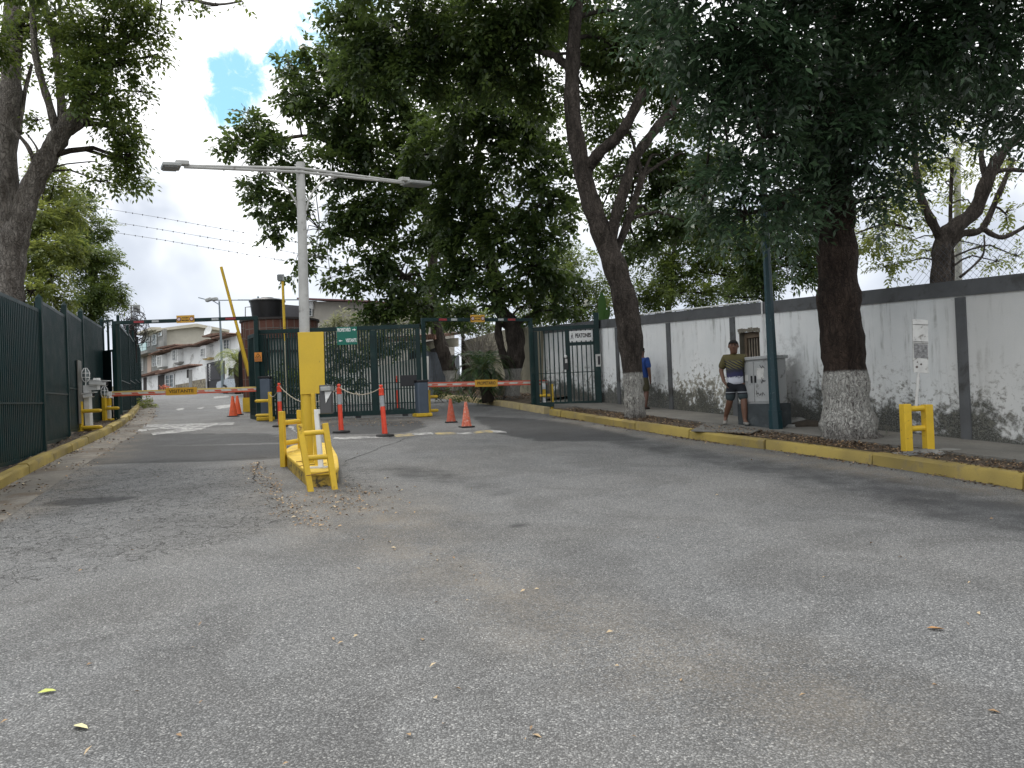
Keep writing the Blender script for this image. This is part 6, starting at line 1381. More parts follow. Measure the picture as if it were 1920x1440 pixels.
def make_tree(name, label, cat, base, limbs, blobs, lm, bm, L=.15, Wd=.42, FLn=.35, pairs=2, lai=3.0, droop=.22, seed=1, group=None, twigm=None, nsub=15, spread=.30, flare=1.0, tone=(0, 1), thick=1.0, twigs=True, flat=.7):
    rng = np.random.default_rng(seed); random.seed(seed)
    root = thing(name, label, cat, base, 0, group); mb = MB(); samples = []
    for li, (pts, ra, rb) in enumerate(limbs):
        P = [AY(x, y, Y) if not isinstance(x, Vector) else x for x, y, Y in pts]
        if li == 0: P[0] = Vector(base)+Vector((0, 0, -.1))
        Q = []
        for i in range(len(P)-1):
            p0 = P[max(i-1, 0)]; p1 = P[i]; p2 = P[i+1]; p3 = P[min(i+2, len(P)-1)]
            for k in range(6):
                t = k/6; Q.append(.5*((2*p1)+(-p0+p2)*t+(2*p0-5*p1+4*p2-p3)*t*t+(-p0+3*p1-3*p2+p3)*t**3))
        Q.append(P[-1]); n = len(Q)
        if hasattr(ra, '__len__'): rad = [float(np.interp(i/(n-1)*(len(P)-1), range(len(ra)), ra)) for i in range(n)]
        else: rad = [ra+(rb-ra)*(i/(n-1)) for i in range(n)]
        rad = [r_*(1+.07*math.sin(i*1.3+li)+random.uniform(-.04, .04)) for i, r_ in enumerate(rad)]
        if li == 0 and flare: rad = [r_*(1+flare*.18*math.exp(-max(0, (q_.z-base[2]))/.2)) for r_, q_ in zip(rad, Q)]
        mb.tube(Q, rad, 18 if li == 0 else 10, True, .05)
        for q_, r_ in zip(Q, rad): samples.append((q_, r_, li))
    # roots
    trunk_samples = [s for s in samples if s[0].z > base[2]+1.2] or samples
    tw = MB(); Os, Ds, Ts = [], [], []; perleaf = L*L*Wd*.5*.95
    for b in blobs:
        px_, py_, Y, rp = b[:4]; dens = b[4] if len(b) > 4 else 1.0
        c_ = AY(px_, py_, Y); r_ = rp/FPX*Y
        best = min(trunk_samples, key=lambda s: (s[0]-c_).length+max(0, s[0].z-c_.z)*.6)
        a_, ar, _ = best; mid = a_.lerp(c_, .5)+Vector((random.uniform(-.15, .15), random.uniform(-.1, .1), .14*(c_-a_).length))
        br = min(ar*.55, .035+.018*(c_-a_).length)*thick
        if twigs: tw.tube([a_, a_.lerp(mid, .5)+Vector((0, 0, .04)), mid, mid.lerp(c_, .55), c_], [br, br*.85, br*.7, br*.55, br*.4], 6, False)
        nf = int(lai*dens*math.pi*r_*r_/(perleaf*(2*pairs+1))); ns = max(5, int(nsub*(.6+.4*dens)))
        cen = np.array(c_)
        dirs = unit(rng.normal(0, 1, (ns, 3))*np.array([1, 1, .85])); rr = rng.uniform(.35, 1.0, ns)**.6*.82
        sub = cen+dirs*(rr*r_)[:, None]*np.array([1, .85, .85]); wts = rng.uniform(.4, 1.4, ns); wts /= wts.sum()
        tsub = rng.uniform(tone[0], tone[1], ns)
        if twigs:
            for s_ in sub:
                s_ = Vector(s_); e1 = c_.lerp(s_, .5)+Vector((0, 0, .06*r_)); tw.tube([c_, e1, s_], [br*.35, br*.22, .006], 4, False)
        pick = rng.choice(ns, nf, p=wts); sig = r_*spread*rng.uniform(.7, 1.2, ns)
        off = unit(rng.normal(0, 1, (nf, 3)))*(rng.uniform(0, 1, nf)**.4*1.55)[:, None]*sig[pick][:, None]*np.array([1, 1, flat]); O = sub[pick]+off
        D = unit(off+dirs[pick]*r_*.25+rng.normal(0, .25*r_, (nf, 3))+np.array([0, 0, -.10*r_]))
        Os.append(O); Ds.append(D); Ts.append(np.clip(tsub[pick]*.6+rng.uniform(0, 1, nf)*.4, 0, 1))
    if mb.v: mb.build('trunk', bm, root, world=True, smooth='all')
    if tw.v: tw.build('branches', twigm or BKT, root, world=True, smooth='all')
    if Os:
        O = np.concatenate(Os)-np.array(base); D = np.concatenate(Ds); T = np.concatenate(Ts); n = len(O)
        N = unit(np.array([0, 0, 1.])+rng.normal(0, .35, (n, 3))); v, k = fronds(O, D, N, FLn*rng.uniform(.7, 1.25, n), L, Wd, pairs, droop, rng)
        o = leafmesh('crown', v, np.clip(np.tile(T, k)+rng.normal(0, .08, n*k), 0, 1), lm); o.parent = root
        print(name, 'leaves', n*k)
    return root
b1_ = G(1594, 826, .13); Y1 = b1_.y
make_tree('tree', 'thick dark brown tree with whitewashed foot beside the yellow H frame', 'tree', b1_,
    [([(1592, 840, Y1), (1590, 790, Y1), (1584, 700, Y1), (1575, 600, Y1), (1570, 500, Y1), (1568, 400, Y1), (1562, 300, Y1), (1566, 180, Y1), (1575, 40, Y1), (1590, -120, Y1)], (.50, .41, .36, .34, .325, .30, .27, .24, .2, .14), 0),
     ([(1564, 330, Y1), (1520, 250, Y1-.6), (1450, 180, Y1-1.2), (1370, 120, Y1-2)], .14, .05), ([(1566, 200, Y1), (1640, 130, Y1-.5), (1730, 90, Y1-1), (1850, 60, Y1-1.5)], .13, .05), ([(1562, 280, Y1), (1500, 230, Y1+.8), (1440, 200, Y1+1.5)], .12, .04), ([(1574, 60, Y1), (1500, -20, Y1-.8), (1380, -80, Y1-2)], .12, .05), ([(1566, 230, Y1), (1620, 200, Y1+1), (1700, 170, Y1+2)], .1, .04)],
    [(1300, 95, 10.2, 75), (1240, 60, 11.5, 70), (1370, 60, 9.8, 85), (1440, 130, 10, 85), (1340, 190, 10.5, 60, .8), (1480, 40, 10, 100), (1580, 40, 10.5, 110), (1690, 50, 10.2, 105), (1800, 50, 10, 100), (1890, 90, 10.5, 95), (1960, 200, 11, 90),
     (1430, 260, 10.4, 70), (1370, 320, 10.6, 62), (1320, 370, 11, 48, .8), (1450, 370, 10.8, 60), (1475, 430, 11.5, 40, .9), (1400, 400, 11, 50, .9), (1520, 180, 11, 90), (1600, 190, 10.8, 90), (1560, 280, 12, 70), (1620, 320, 11.6, 62), (1660, 370, 12.2, 45, .9), (1690, 220, 11.2, 80), (1760, 160, 12, 75), (1850, 210, 12.4, 70, .9), (1500, 320, 12.6, 70), (1545, 130, 13, 100), (1640, 120, 13.4, 100), (1440, 200, 13, 80), (1720, 130, 13.2, 90), (1380, 130, 12.8, 80),
     (1500, -90, 10, 130), (1700, -100, 10, 140), (1900, -60, 9.5, 140), (1330, -60, 10, 110), (1800, -260, 8.5, 200, .7), (1500, -300, 9, 200, .7), (2080, 60, 10.5, 150, .8), (2150, -200, 9, 220, .7), (1200, -120, 11, 120)],  # crown blobs beyond the frame, added to shade the road
    LF1, BK1, L=.145, Wd=.40, FLn=.50, pairs=5, lai=3.9, droop=.35, seed=21, spread=.30, nsub=13, flat=.5)
b2_ = G(1191, 786, .13); Y2 = b2_.y
make_tree('tree', 'leaning forked tree with whitewashed foot in front of the person in blue', 'tree', b2_,
    [([(1192, 790, Y2), (1190, 750, Y2), (1186, 700, Y2), (1178, 600, Y2), (1160, 520, Y2), (1130, 440, Y2), (1105, 370, Y2), (1088, 300, Y2), (1073, 210, Y2), (1074, 110, Y2), (1082, 0, Y2), (1090, -80, Y2)], (.24, .235, .23, .31, .27, .25, .22, .21, .19, .17, .14, .1), 0),
     ([(1142, 475, Y2), (1150, 425, Y2-.1), (1166, 370, Y2-.2), (1185, 310, Y2-.3), (1203, 278, Y2-.3), (1238, 232, Y2-.2), (1264, 206, Y2-.2)], .15, .10), ([(1100, 320, Y2), (1125, 285, Y2-.3), (1160, 255, Y2-.5), (1190, 205, Y2-.8), (1208, 165, Y2-1)], .15, .11), ([(1074, 135, Y2), (1040, 105, Y2+.4), (1005, 95, Y2+.8), (960, 72, Y2+1)], .10, .05), ([(1170, 560, Y2), (1148, 500, Y2+.1), (1172, 430, Y2+.3), (1205, 330, Y2+.5)], .12, .08)],
    [(1000, 55, 19, 78), (1080, -40, 19, 100), (1150, 90, 18.5, 65), (1215, 40, 18, 80), (1130, 180, 20, 42, .8), (1180, 330, 20.5, 40, .8), (950, 140, 19.5, 70), (1240, 290, 19.5, 50), (1300, 420, 19, 55), (1235, 420, 20, 50), (1290, 200, 19, 60), (900, 70, 19, 80), (820, 30, 19.5, 85), (735, 50, 20, 85), (670, 60, 20.5, 55), (690, 140, 20, 62), (780, 130, 20, 75), (860, 150, 20.5, 70), (640, 20, 20.5, 42, .8), (1010, 170, 20, 60), (1190, 160, 20.5, 60), (1240, 130, 19, 60), (960, 0, 18.5, 90), (1270, 350, 20.5, 50), (1330, 300, 20, 55), (1100, 60, 21.5, 70), (1150, 330, 21.5, 34, .8), (1125, 400, 22, 26, .7), (1180, 400, 21.5, 36, .8), (1120, 230, 21.5, 36, .8), (1225, 350, 21, 40, .8), (1200, 470, 21, 36, .8),
     (700, -100, 18, 120, .7), (900, -150, 17, 150, .7), (1100, -200, 16, 160, .7), (1150, 250, 21.5, 35, .6)],  # upper blobs lie out of view, added for shading from above
    LF2, BK2, L=.175, Wd=.58, FLn=.32, pairs=2, lai=5.0, seed=22, spread=.26)
b3_ = G(961, 750, .16); Y3 = b3_.y
make_tree('tree', 'tree with bent whitewashed trunk behind the owners boom, right of the palm', 'tree', b3_,
    [([(962, 752, Y3), (961, 715, Y3), (967, 660, Y3), (962, 615, Y3), (938, 580, Y3), (926, 520, Y3), (908, 440, Y3), (900, 370, Y3), (892, 290, Y3)], (.30, .27, .33, .32, .24, .22, .2, .16, .1), 0), ([(954, 700, Y3), (942, 660, Y3-.1), (934, 620, Y3-.2), (942, 590, Y3-.1)], .13, .14), ([(915, 470, Y3), (950, 420, Y3), (1000, 350, Y3)], .12, .05), ([(905, 420, Y3), (860, 360, Y3), (830, 260, Y3)], .12, .05)],
    [(1075, 300, 25, 40, .8), (1070, 400, 25.5, 34, .7), (900, 340, 25, 78), (980, 300, 24, 70), (1020, 380, 24, 58), (955, 440, 25, 68), (880, 460, 26, 68), (1000, 500, 25, 60), (925, 545, 25, 52), (1045, 520, 25.5, 45, .9), (870, 230, 24, 85), (950, 210, 24, 75), (1030, 250, 25, 50, .8), (850, 400, 26, 70), (840, 540, 26, 50, .9), (1060, 580, 26, 30, .8), (990, 570, 26.5, 38, .9), (940, 130, 24.5, 70), (860, 590, 27, 30), (1030, 450, 25, 45, .8), (800, 290, 25, 60)],
    LF2, BK2, L=.23, Wd=.62, FLn=.30, pairs=2, lai=5.2, seed=23, spread=.26)
b4_ = G(856, 738, .2); Y4 = b4_.y+1
b4_ = Vector((AY(856, 740, Y4).x, Y4, gz(AY(856, 740, Y4).x, Y4)+.15))
make_tree('tree', 'tree with leaning trunk beside the garage, crown spreading left over the street', 'tree', b4_,
    [([(857, 742, Y4), (850, 715, Y4), (838, 680, Y4), (825, 640, Y4), (814, 600, Y4), (806, 550, Y4), (812, 480, Y4), (800, 400, Y4-1), (780, 330, Y4-1.5), (770, 250, Y4-2)], (.34, .32, .3, .3, .28, .25, .22, .2, .15, .1), 0), ([(800, 400, Y4-1), (740, 340, Y4-2), (660, 290, Y4-3), (580, 255, Y4-4), (500, 270, Y4-4)], .16, .05), ([(808, 560, Y4), (740, 500, Y4-1), (690, 450, Y4-2), (600, 430, Y4-3)], .1, .04), ([(790, 360, Y4-1), (720, 240, Y4-2), (640, 150, Y4-3)], .14, .05), ([(808, 520, Y4), (870, 430, Y4-1), (880, 330, Y4-1)], .12, .05)],
    [(620, 200, 27, 66), (560, 175, 27, 52), (672, 120, 27, 66), (750, 110, 28, 80), (478, 235, 27, 38, .9), (440, 262, 27, 30, .8), (425, 285, 27, 20, .7), (510, 290, 27, 52, .9), (595, 320, 27, 62, .8), (505, 385, 27, 42, .9), (478, 350, 27, 32, .8), (515, 435, 27, 26, .9), (555, 395, 27, 40, .7), (690, 290, 28, 72), (760, 240, 28, 72), (640, 250, 28, 60, .8), (670, 390, 28, 60, .9), (740, 370, 28, 70), (800, 330, 28, 64), (700, 470, 28, 60, .9), (660, 525, 28, 38, .9), (760, 520, 28, 60, .9), (820, 460, 29, 60), (735, 580, 28, 40, .9), (800, 575, 29, 46, .9), (690, 585, 28, 30, .8), (620, 520, 28, 22, .6), (562, 495, 27, 26, .6), (545, 520, 27, 14, .7), (540, 120, 27, 30, .8), (600, 100, 27, 40, .8), (590, 480, 28, 24, .35), (620, 440, 28, 40, .6), (700, 180, 27, 60)],
    LF2, BK2, L=.24, Wd=.62, FLn=.30, pairs=2, lai=5.0, seed=24, spread=.24, nsub=18)
# small garden trees beyond the white wall
def behind(label, base, limbs, blobs, lm, seed, **k):
    p = AP(base[0], base[1]); p.z = gz(p.x, p.y)-.1; return make_tree('garden_tree', label, 'tree', p, limbs, blobs, lm, BK2, seed=seed, flare=0, group='garden trees beyond the white wall', **k)
behind('low bright leafed tree above the pedestrian gate', (1080, 29), [([(1080, 700, 29), (1085, 640, 29), (1080, 580, 29), (1070, 520, 29)], .12, .05)], [(1075, 500, 29, 42), (1110, 540, 29, 40), (1050, 570, 29, 40), (1090, 590, 28.5, 34), (1020, 590, 29, 30), (1125, 575, 28, 28, .8), (980, 600, 29, 26), (1060, 470, 30, 24, .8)], LF3, 31, L=.16, Wd=.45, FLn=.3, pairs=2, lai=4)
behind('mid green tree behind the wall right of the leaning tree', (1250, 25), [([(1250, 700, 25), (1252, 600, 25), (1260, 500, 25), (1270, 420, 25)], .14, .05)], [(1220, 480, 25, 48, .9), (1270, 520, 25, 50), (1330, 480, 25, 52, .9), (1240, 550, 24, 40), (1320, 550, 24, 42), (1380, 520, 24.5, 46), (1290, 440, 25.5, 50, .9), (1380, 440, 25, 50, .8), (1290, 330, 25, 45, .6), (1200, 560, 24, 26, .8), (1215, 400, 25, 36, .6), (1345, 400, 25, 45, .8)], LF3, 32, L=.15, Wd=.45, FLn=.3, pairs=3, lai=4.5)
behind('dark broad leafed tree behind the wall at the blue green post', (1440, 21), [([(1440, 700, 21), (1445, 600, 21), (1450, 480, 21)], .14, .05)], [(1400, 500, 21, 46), (1450, 500, 21, 46), (1500, 500, 21, 46), (1510, 440, 21, 50), (1440, 430, 21.5, 50), (1550, 480, 21, 40), (1390, 450, 21, 40, .8), (1480, 380, 22, 45, .8), (1370, 560, 21, 26, .8), (1430, 540, 20.5, 30)], LF2, 33, L=.15, Wd=.45, FLn=.3, pairs=3, lai=4.2)
behind('bushy green tree behind the garage gate gap', (870, 38), [([(870, 720, 38), (868, 650, 38), (868, 600, 38)], .12, .05)], [(880, 600, 38, 26), (850, 600, 38, 26), (905, 610, 38, 20), (830, 590, 38, 24), (915, 590, 37, 22), (870, 575, 38, 24)], LF3, 36, L=.2, Wd=.45, FLn=.3, pairs=2, lai=3.5)
Y5 = 16.5
behind('sparse yellow green tree with forked bare limbs above the wall at right', (1765, Y5), [([(1765, 760, Y5), (1763, 600, Y5), (1764, 510, Y5), (1768, 450, Y5), (1790, 425, Y5), (1828, 395, Y5), (1850, 340, Y5-.2), (1880, 285, Y5-.4), (1930, 240, Y5-.5)], (.2, .2, .2, .18, .17, .15, .14, .11, .07), 0),
    ([(1766, 450, Y5), (1742, 405, Y5), (1724, 360, Y5), (1716, 300, Y5), (1712, 200, Y5)], .11, .05), ([(1770, 480, Y5), (1800, 440, Y5+.2), (1840, 430, Y5+.3), (1870, 370, Y5+.4), (1900, 300, Y5+.5)], .10, .05), ([(1850, 340, Y5-.2), (1840, 290, Y5), (1850, 240, Y5)], .07, .04), ([(1856, 325, Y5), (1890, 318, Y5), (1930, 322, Y5)], .06, .04), ([(1845, 430, Y5), (1880, 445, Y5), (1930, 420, Y5)], .06, .04), ([(1784, 620, Y5+1), (1786, 500, Y5+1), (1782, 400, Y5+1), (1786, 300, Y5+1)], .05, .04), ([(1800, 520, Y5), (1842, 480, Y5), (1845, 440, Y5)], .03, .015), ([(1710, 430, Y5+.5), (1660, 420, Y5+.6), (1600, 440, Y5+.6)], .04, .015)],
    [(1690, 400, 17, 50, 1.0), (1640, 450, 18, 46, 1.2), (1700, 350, 17.5, 40, .8), (1860, 320, 18, 40, .6), (1830, 400, 18.5, 36, .5), (1760, 300, 18, 45, .7), (1740, 470, 18, 24, .6), (1735, 310, 17, 40, .5), (1800, 270, 17, 45, .5), (1885, 400, 17, 34, .4), (1660, 500, 18, 34), (1900, 300, 17, 30, .4), (1840, 460, 18, 24, .4), (1710, 450, 18, 30, .7), (1760, 230, 17, 40, .5), (1680, 320, 18, 40, .5), (1640, 380, 18, 30, .6), (1790, 360, 18.5, 36, .4), (1905, 480, 18, 26, .7), (1870, 490, 18, 20, .6)], LF4, 34, L=.13, Wd=.4, FLn=.26, pairs=3, lai=2.0, spread=.4)
pp = AP(1797, 19); pp.z = gz(pp.x, pp.y); m_ = MB(); m_.tube([pp, AY(1797, 505, 19), AY(1794, 280, 19)], [.09, .085, .08], 10); o = m_.build('concrete_pole', mat('pale_concrete_pole', (.42, .42, .40), .8), smooth=True); tag(o, 'slender pale pole standing among the branches behind the wall at right', 'pole')
# left side
b7 = AP(14, 14.9); b7.z = gz(b7.x, b7.y)+.1; Y7 = b7.y
make_tree('tree', 'big pale barked tree with forked limbs behind the green fence at far left', 'tree', b7,
    [([(12, 760, Y7), (10, 640, Y7), (12, 540, Y7), (22, 470, Y7), (38, 410, Y7), (60, 350, Y7), (88, 295, Y7), (118, 245, Y7), (142, 205, Y7), (160, 170, Y7)], (.34, .32, .31, .26, .22, .20, .19, .17, .13, .08), 0),
     ([(12, 500, Y7), (14, 400, Y7+.4), (12, 300, Y7+.5), (18, 200, Y7+.6), (22, 100, Y7+.6), (26, -60, Y7+.6)], .23, .17), ([(30, 440, Y7), (12, 380, Y7-.2), (-10, 320, Y7-.3), (-40, 250, Y7-.3)], .12, .08), ([(108, 258, Y7), (95, 205, Y7), (78, 150, Y7), (66, 100, Y7), (62, 40, Y7), (58, -40, Y7)], .085, .05), ([(118, 240, Y7), (112, 160, Y7+.2), (102, 80, Y7+.3), (86, 15, Y7+.3), (70, -60, Y7+.3)], .085, .05),
     ([(120, 250, Y7+.1), (150, 235, Y7+.1), (168, 195, Y7+.1)], .09, .05), ([(70, 330, Y7), (55, 280, Y7-.2), (25, 245, Y7-.2), (-10, 225, Y7-.2)], .05, .025), ([(75, 320, Y7), (70, 280, Y7-.1), (48, 248, Y7-.1)], .03, .012), ([(35, 250, Y7+.6), (45, 180, Y7+.8), (60, 120, Y7+.9)], .06, .03), ([(22, 60, Y7+.6), (120, -30, Y7), (250, -40, Y7-.5), (330, -10, Y7-.8), (400, 8, Y7-1), (455, 2, Y7-1)], .08, .012)],
    [(195, 40, 14.5, 50), (245, 75, 14.6, 42, .9), (145, 135, 14.2, 44, 1.2), (195, 165, 14.2, 40, 1.2), (165, 70, 14.6, 50), (250, 25, 14.6, 44), (55, 50, 15.5, 48, .7), (285, 105, 15, 24, .7), (265, 172, 15, 24, .9), (252, 275, 15.2, 30, .9), (222, 300, 15.2, 34, .9), (190, 340, 15.4, 34, .8), (258, 335, 15.4, 28, .8), (105, 20, 15, 52), (72, 225, 15.5, 18, .8), (285, 25, 14.8, 26, .9), (225, 120, 14.5, 40), (120, 80, 15.5, 44, .7), (40, 130, 16, 35, .5), (205, 230, 15, 30, .6), (340, 2, 13.8, 14, .8), (385, 12, 13.8, 14, .7), (455, 8, 13.8, 10, .7), (235, -60, 13.5, 90, .8), (60, -80, 13.5, 110, .8), (-120, 60, 13, 130, .8), (-150, 250, 13, 120, .7), (180, 110, 14.3, 36, 1.2), (165, 175, 13.9, 44, 1.3), (235, 250, 15, 30), (215, 200, 14.5, 34, .8), (295, 60, 15, 24, .9), (240, 300, 15, 34, .9)],
    LF3, BK3, L=.12, Wd=.52, FLn=.24, pairs=2, lai=3.6, seed=27, spread=.27, tone=(0, .75))
for lb, bs, blobs, lm, sd2 in (('fresh green tree just behind the green fence at left', (70, 22), [(70, 400, 22, 44), (100, 350, 23, 38), (55, 470, 21, 46), (95, 520, 21, 40), (120, 460, 22, 42), (30, 430, 22, 44), (60, 545, 20, 34), (130, 400, 23, 34), (110, 560, 22, 30), (90, 310, 23, 28, .8)], LF4, 41),
                               ('dense dark green tree further back over the green fence', (170, 29), [(140, 380, 29, 36), (160, 430, 29, 44), (130, 470, 28, 44), (185, 500, 29, 38), (205, 540, 29, 30), (170, 550, 28, 40), (222, 562, 29, 16), (150, 590, 28, 34), (196, 582, 28.5, 22), (120, 420, 30, 40), (168, 480, 28, 40), (215, 520, 30, 14, .8)], LF3, 42)):
    p = AP(bs[0], bs[1]); p.z = gz(p.x, p.y)
    make_tree('tree', lb, 'tree', p, [([(bs[0], 760, bs[1]), (bs[0], 650, bs[1]), (bs[0]+5, 560, bs[1]), (bs[0], 480, bs[1])], .2, .08)], blobs, lm, BK2, L=.14, Wd=.45, FLn=.3, pairs=3, lai=5, seed=sd2, flare=0, group='trees behind the left fence', tone=(0, .8) if sd2 == 41 else (0, 1))
# dry vine tangle
random.seed(5); P = AP(246, 34); P.z = gz(P.x, P.y); m_ = MB()
for k in range(56):
    a = P; r_ = random.uniform(.15, .5); pts = []
    c_ = AY(random.gauss(250, 8), random.gauss(612, 14), 34+random.uniform(-.4, .4)); ax = Vector((random.uniform(-1, 1), random.uniform(-.6, .6), random.uniform(-1, 1))).normalized(); ay = ax.cross(Vector((0, 1, .3))).normalized(); st = random.uniform(0, 6)
    for i in range(12): t = st+i*.42; pts.append(c_+ax*(r_*math.cos(t)*(1+.05*i))+ay*(r_*math.sin(t)))
    m_.tube(pts, [.018*(1-i/13) for i in range(12)], 4, False)
for k in range(7): m_.tube([AY(244+k*2, 680, 34), AY(243+k*2, 625, 34), AY(240+k*3, 598-k*3, 34)], [.03, .025, .012], 5)
o = m_.build('dry_vine', mat('dry_vine_bark', (.035, .028, .026), .9), smooth=True); tag(o, 'leafless curling vine tangle on the green fence behind the left gantry', 'vine')
# palms
def palm(label, base, crown, Y, nf, ln, lm, seed, dead=0, trunk=.14, up=(.2, 1.25)):
    random.seed(seed); rng = np.random.default_rng(seed); P = AP(base[0], Y); P.z = gz(P.x, P.y)+.1; g = thing('palm', label, 'palm', P); cc = AY(crown[0], crown[1], Y)
    m_ = MB(); m_.tube([P, P.lerp(cc, .3), P.lerp(cc, .6), P.lerp(cc, .8), cc], [trunk*1.5, trunk*1.2, trunk*1.6, trunk*1.9, trunk*.8], 12, True, .18); m_.build('trunk', mat('fibrous_palm_trunk', (.035, .028, .02), .95, .4, 10, bump=1, bscale=25), g, world=True, smooth='all')
    m_ = MB(); quads = []; tones = []
    for k in range(nf):
        az = 2*math.pi*k/nf*2.4+random.uniform(-.2, .2); el = random.uniform(*up) if k >= dead else random.uniform(-.6, .1); L = ln*random.uniform(.75, 1.1); pts = []; p = Vector(cc); e = el
        for i in range(12): pts.append(Vector(p)); p = p+Vector((math.cos(az)*math.cos(e), math.sin(az)*math.cos(e), math.sin(e)))*(L/11); e -= .13+.035*i*.6
        m_.tube(pts, [.018*(1-i/13) for i in range(12)], 4, False)
        side = Vector((-math.sin(az), math.cos(az), 0))
        for i in range(1, 12):
            for h_ in (0, .5):
                if i+h_ > 11: continue
                b_ = pts[i] if not h_ else pts[i].lerp(pts[min(i+1, 11)], .5); fw = (pts[i]-pts[i-1]).normalized(); ll = .42*ln*.7*math.sin(math.pi*min(1, (i+1+h_)/13))**.6+.08
                for s in (-1, 1):
                    d_ = (side*s*.9+fw*.75+Vector((0, 0, .12-random.uniform(0, .5)))).normalized(); up_ = d_.cross(fw).normalized(); wv_ = d_.cross(up_).normalized()*.017
                    tip = b_+d_*ll+Vector((0, 0, -.18*ll)); mid = b_+d_*ll*.5; quads.append([b_-P, mid+wv_-P, tip-P, mid-wv_-P]); tones.append(random.uniform(0, 1))
    m_.build('frond_stalks', mat('frond_stalk', (.10, .12, .03), .6), g, world=True); o = leafmesh('fronds', np.array([[tuple(v) for v in q_] for q_ in quads]), np.array(tones), lm); o.parent = g; return g
palm('bushy dark palm behind the owners boom between the two whitewashed trees', (915, 715), (906, 692), 26.3, 30, 1.5, leaf_mat('palm_leaves', (.014, .035, .016), (.03, .07, .028), (.09, .15, .04), .25, .4, .5), 51, 6, .16, (-.1, 1.4))
palm('bright green palm beside the dark lattice gate', (446, 720), (445, 680), 46, 22, 1.8, leaf_mat('bright_palm_leaves', (.05, .09, .02), (.12, .18, .04), (.32, .34, .09), .35, .4), 52, 0, .12, (.2, 1.4))
# dead grey twigs over the palm
random.seed(8); P = AP(905, 28.2); P.z = gz(P.x, P.y); m_ = MB()
for k in range(170):
    a = AY(random.uniform(880, 925), random.uniform(650, 690), 28+random.uniform(-.4, .4)); az = random.uniform(-2.2, 2.2); b_ = a+Vector((math.sin(az)*random.uniform(.2, 1.0), random.uniform(-.3, .3), random.uniform(.2, 1.1))); m_.tube([a, a.lerp(b_, .5)+Vector((0, 0, .12)), b_], [.014, .010, .004], 3, False)
m_.tube([P, AY(905, 690, 28.2), AY(903, 650, 28.2)], [.06, .05, .03], 6); o = m_.build('dead_shrub', mat('bleached_twigs', (.34, .31, .27), .9)); tag(o, 'bleached leafless shrub rising behind the dark palm', 'shrub')
def shrub(label, base, Y, blobs, lm, seed, name='shrub', **k):
    p = AP(base, Y); p.z = gz(p.x, p.y); return make_tree(name, label, 'shrub', p, [([(base, 780, Y), (blobs[0][0], blobs[0][1]+4, Y)], .012, .006)], blobs, lm, BKT, seed=seed, flare=0, **k)
shrub('leafy dark shrub inside the gate in front of the guard house', 530, 25.2, [(510, 710, 25.2, 20), (545, 700, 25.2, 24), (575, 715, 25.2, 22), (530, 730, 25.2, 24), (560, 740, 25.2, 20)], LF3, 61, L=.16, Wd=.5, FLn=.2, pairs=1, lai=2.4)
shrub('pale spiky variegated shrub showing above the middle gate', 650, 30, [(622, 607, 30, 20), (650, 600, 30, 26), (680, 605, 30, 24), (705, 612, 30, 20), (740, 610, 30.5, 22), (770, 600, 31, 24), (640, 630, 30, 26), (690, 640, 30, 26)], LF5, 62, L=.34, Wd=.16, FLn=.12, pairs=2, lai=2.6, droop=-.2)
shrub('tall dark hedge shrub behind the left half of the middle gate', 650, 29, [(620, 660, 29, 26), (650, 680, 29, 28), (680, 670, 29, 28), (700, 650, 29, 26), (630, 700, 29, 24), (665, 715, 29, 22), (725, 640, 29.5, 26), (760, 640, 30, 24), (780, 650, 30, 18), (745, 660, 30, 18, .6)], LF2, 63, L=.15, Wd=.5, FLn=.2, pairs=2, lai=2.6)
shrub('low shrub with yellowish leaves at the far end of the left kerb', 274, 33, [(268, 752, 33, 9), (276, 756, 33, 10), (284, 758, 33, 8), (272, 762, 32, 8)], LF4, 64, L=.14, Wd=.4, FLn=.2, pairs=2, lai=2.2)
shrub('small red flowering bush before the far garage window', 309, 52, [(306, 724, 52, 5), (312, 726, 52, 5)], leaf_mat('red_flowers', (.10, .04, .02), (.45, .08, .04), (.6, .16, .08), .3), 65, L=.16, Wd=.6, FLn=.15, pairs=1, lai=3)
shrub('low dark shrub at the foot of the bent tree beyond the right kerb', 835, 30, [(818, 738, 30, 12), (835, 735, 30, 14), (870, 745, 29, 12), (855, 752, 28.5, 12)], LF2, 66, L=.15, Wd=.5, FLn=.2, pairs=2, lai=2.2)
shrub('sprawling weed beside the whitewashed foot of the thick tree', 1668, 12.6, [(1664, 824, 12.6, 12, .8), (1678, 838, 12.4, 10, .8)], LF1, 67, L=.06, Wd=.5, FLn=.08, pairs=2, lai=2.4)
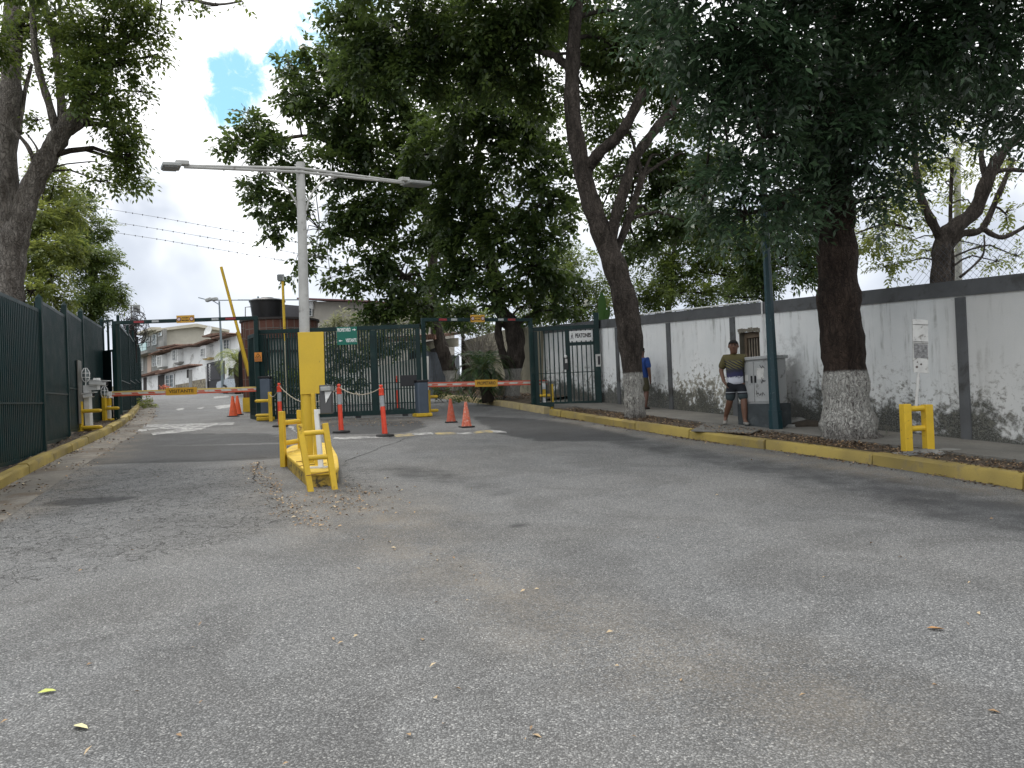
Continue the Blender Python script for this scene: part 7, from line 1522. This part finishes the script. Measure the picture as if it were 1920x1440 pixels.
# banana like leaf
random.seed(3); P = AP(1130, 25.6); P.z = gz(P.x, P.y); g = thing('banana_plant', 'tall upright banana leaf rising behind the pedestrian gate', 'plant', P); m_ = MB(); m_.tube([P, AY(1131, 640, 25.6), AY(1132, 600, 25.6)], [.09, .07, .03], 8); m_.build('stem', mat('banana_stem', (.10, .16, .05), .6), g, world=True)
for (x0, y0, x1, y1, wd) in ((1130, 610, 1128, 548, .16), (1134, 612, 1142, 575, .10), (1126, 614, 1112, 585, .10)):
    a, b_ = AY(x0, y0, 25.6), AY(x1, y1, 25.5); u = (b_-a); s_ = Vector((1, .25, 0)).normalized(); m_ = MB(); vs = []
    for i in range(9):
        t = i/8; w_ = wd*math.sin(math.pi*(t*.94+.03))**.7; c_ = a+u*t+Vector((0, -.10*t*t, 0)); vs += [c_-s_*w_+Vector((0, .03, 0)), c_, c_+s_*w_+Vector((0, .03, 0))]
    fs = [(3*i+j, 3*i+j+1, 3*i+j+4, 3*i+j+3) for i in range(8) for j in (0, 1)]; m_.add(vs, fs); m_.build('leaf', mat('banana_leaf', (.06, .14, .03), .45), g, world=True, smooth='all')
# power lines with bird markers
for i, (l_, lb) in enumerate(((((100, 375), (300, 408), (490, 442), (640, 470)), 'topmost beaded overhead cable in the sky at left'), (((100, 398), (300, 430), (490, 462), (640, 492)), 'middle beaded overhead cable in the sky at left'), (((100, 418), (300, 449), (500, 483), (640, 508)), 'lowest beaded overhead cable in the sky at left'))):
    Ys = (34, 31, 28, 26); pts = [AY(x, y, Y) for (x, y), Y in zip(l_, Ys)]; P = pts[0]; g = thing('overhead_cable', lb, 'cable', P, 0, 'overhead cables'); m_ = MB(); m_.tube(pts, .007, 5, False); m_.build('wire', mat('cable_dark', (.06, .06, .065), .6), g, world=True)
    m_ = MB(); tot = 0
    for a, b_ in zip(pts[:-1], pts[1:]):
        n = int((b_-a).length/.62)
        for k in range(n):
            c_ = a.lerp(b_, (k+random.uniform(.2, .8))/n); m_.lathe([(0, -.04), (.02, -.02), (.024, 0), (.02, .015), (0, .03)], 6, tuple(c_))
    m_.build('marker_beads', mat('cable_bead', (.05, .05, .055), .6), g, world=True)
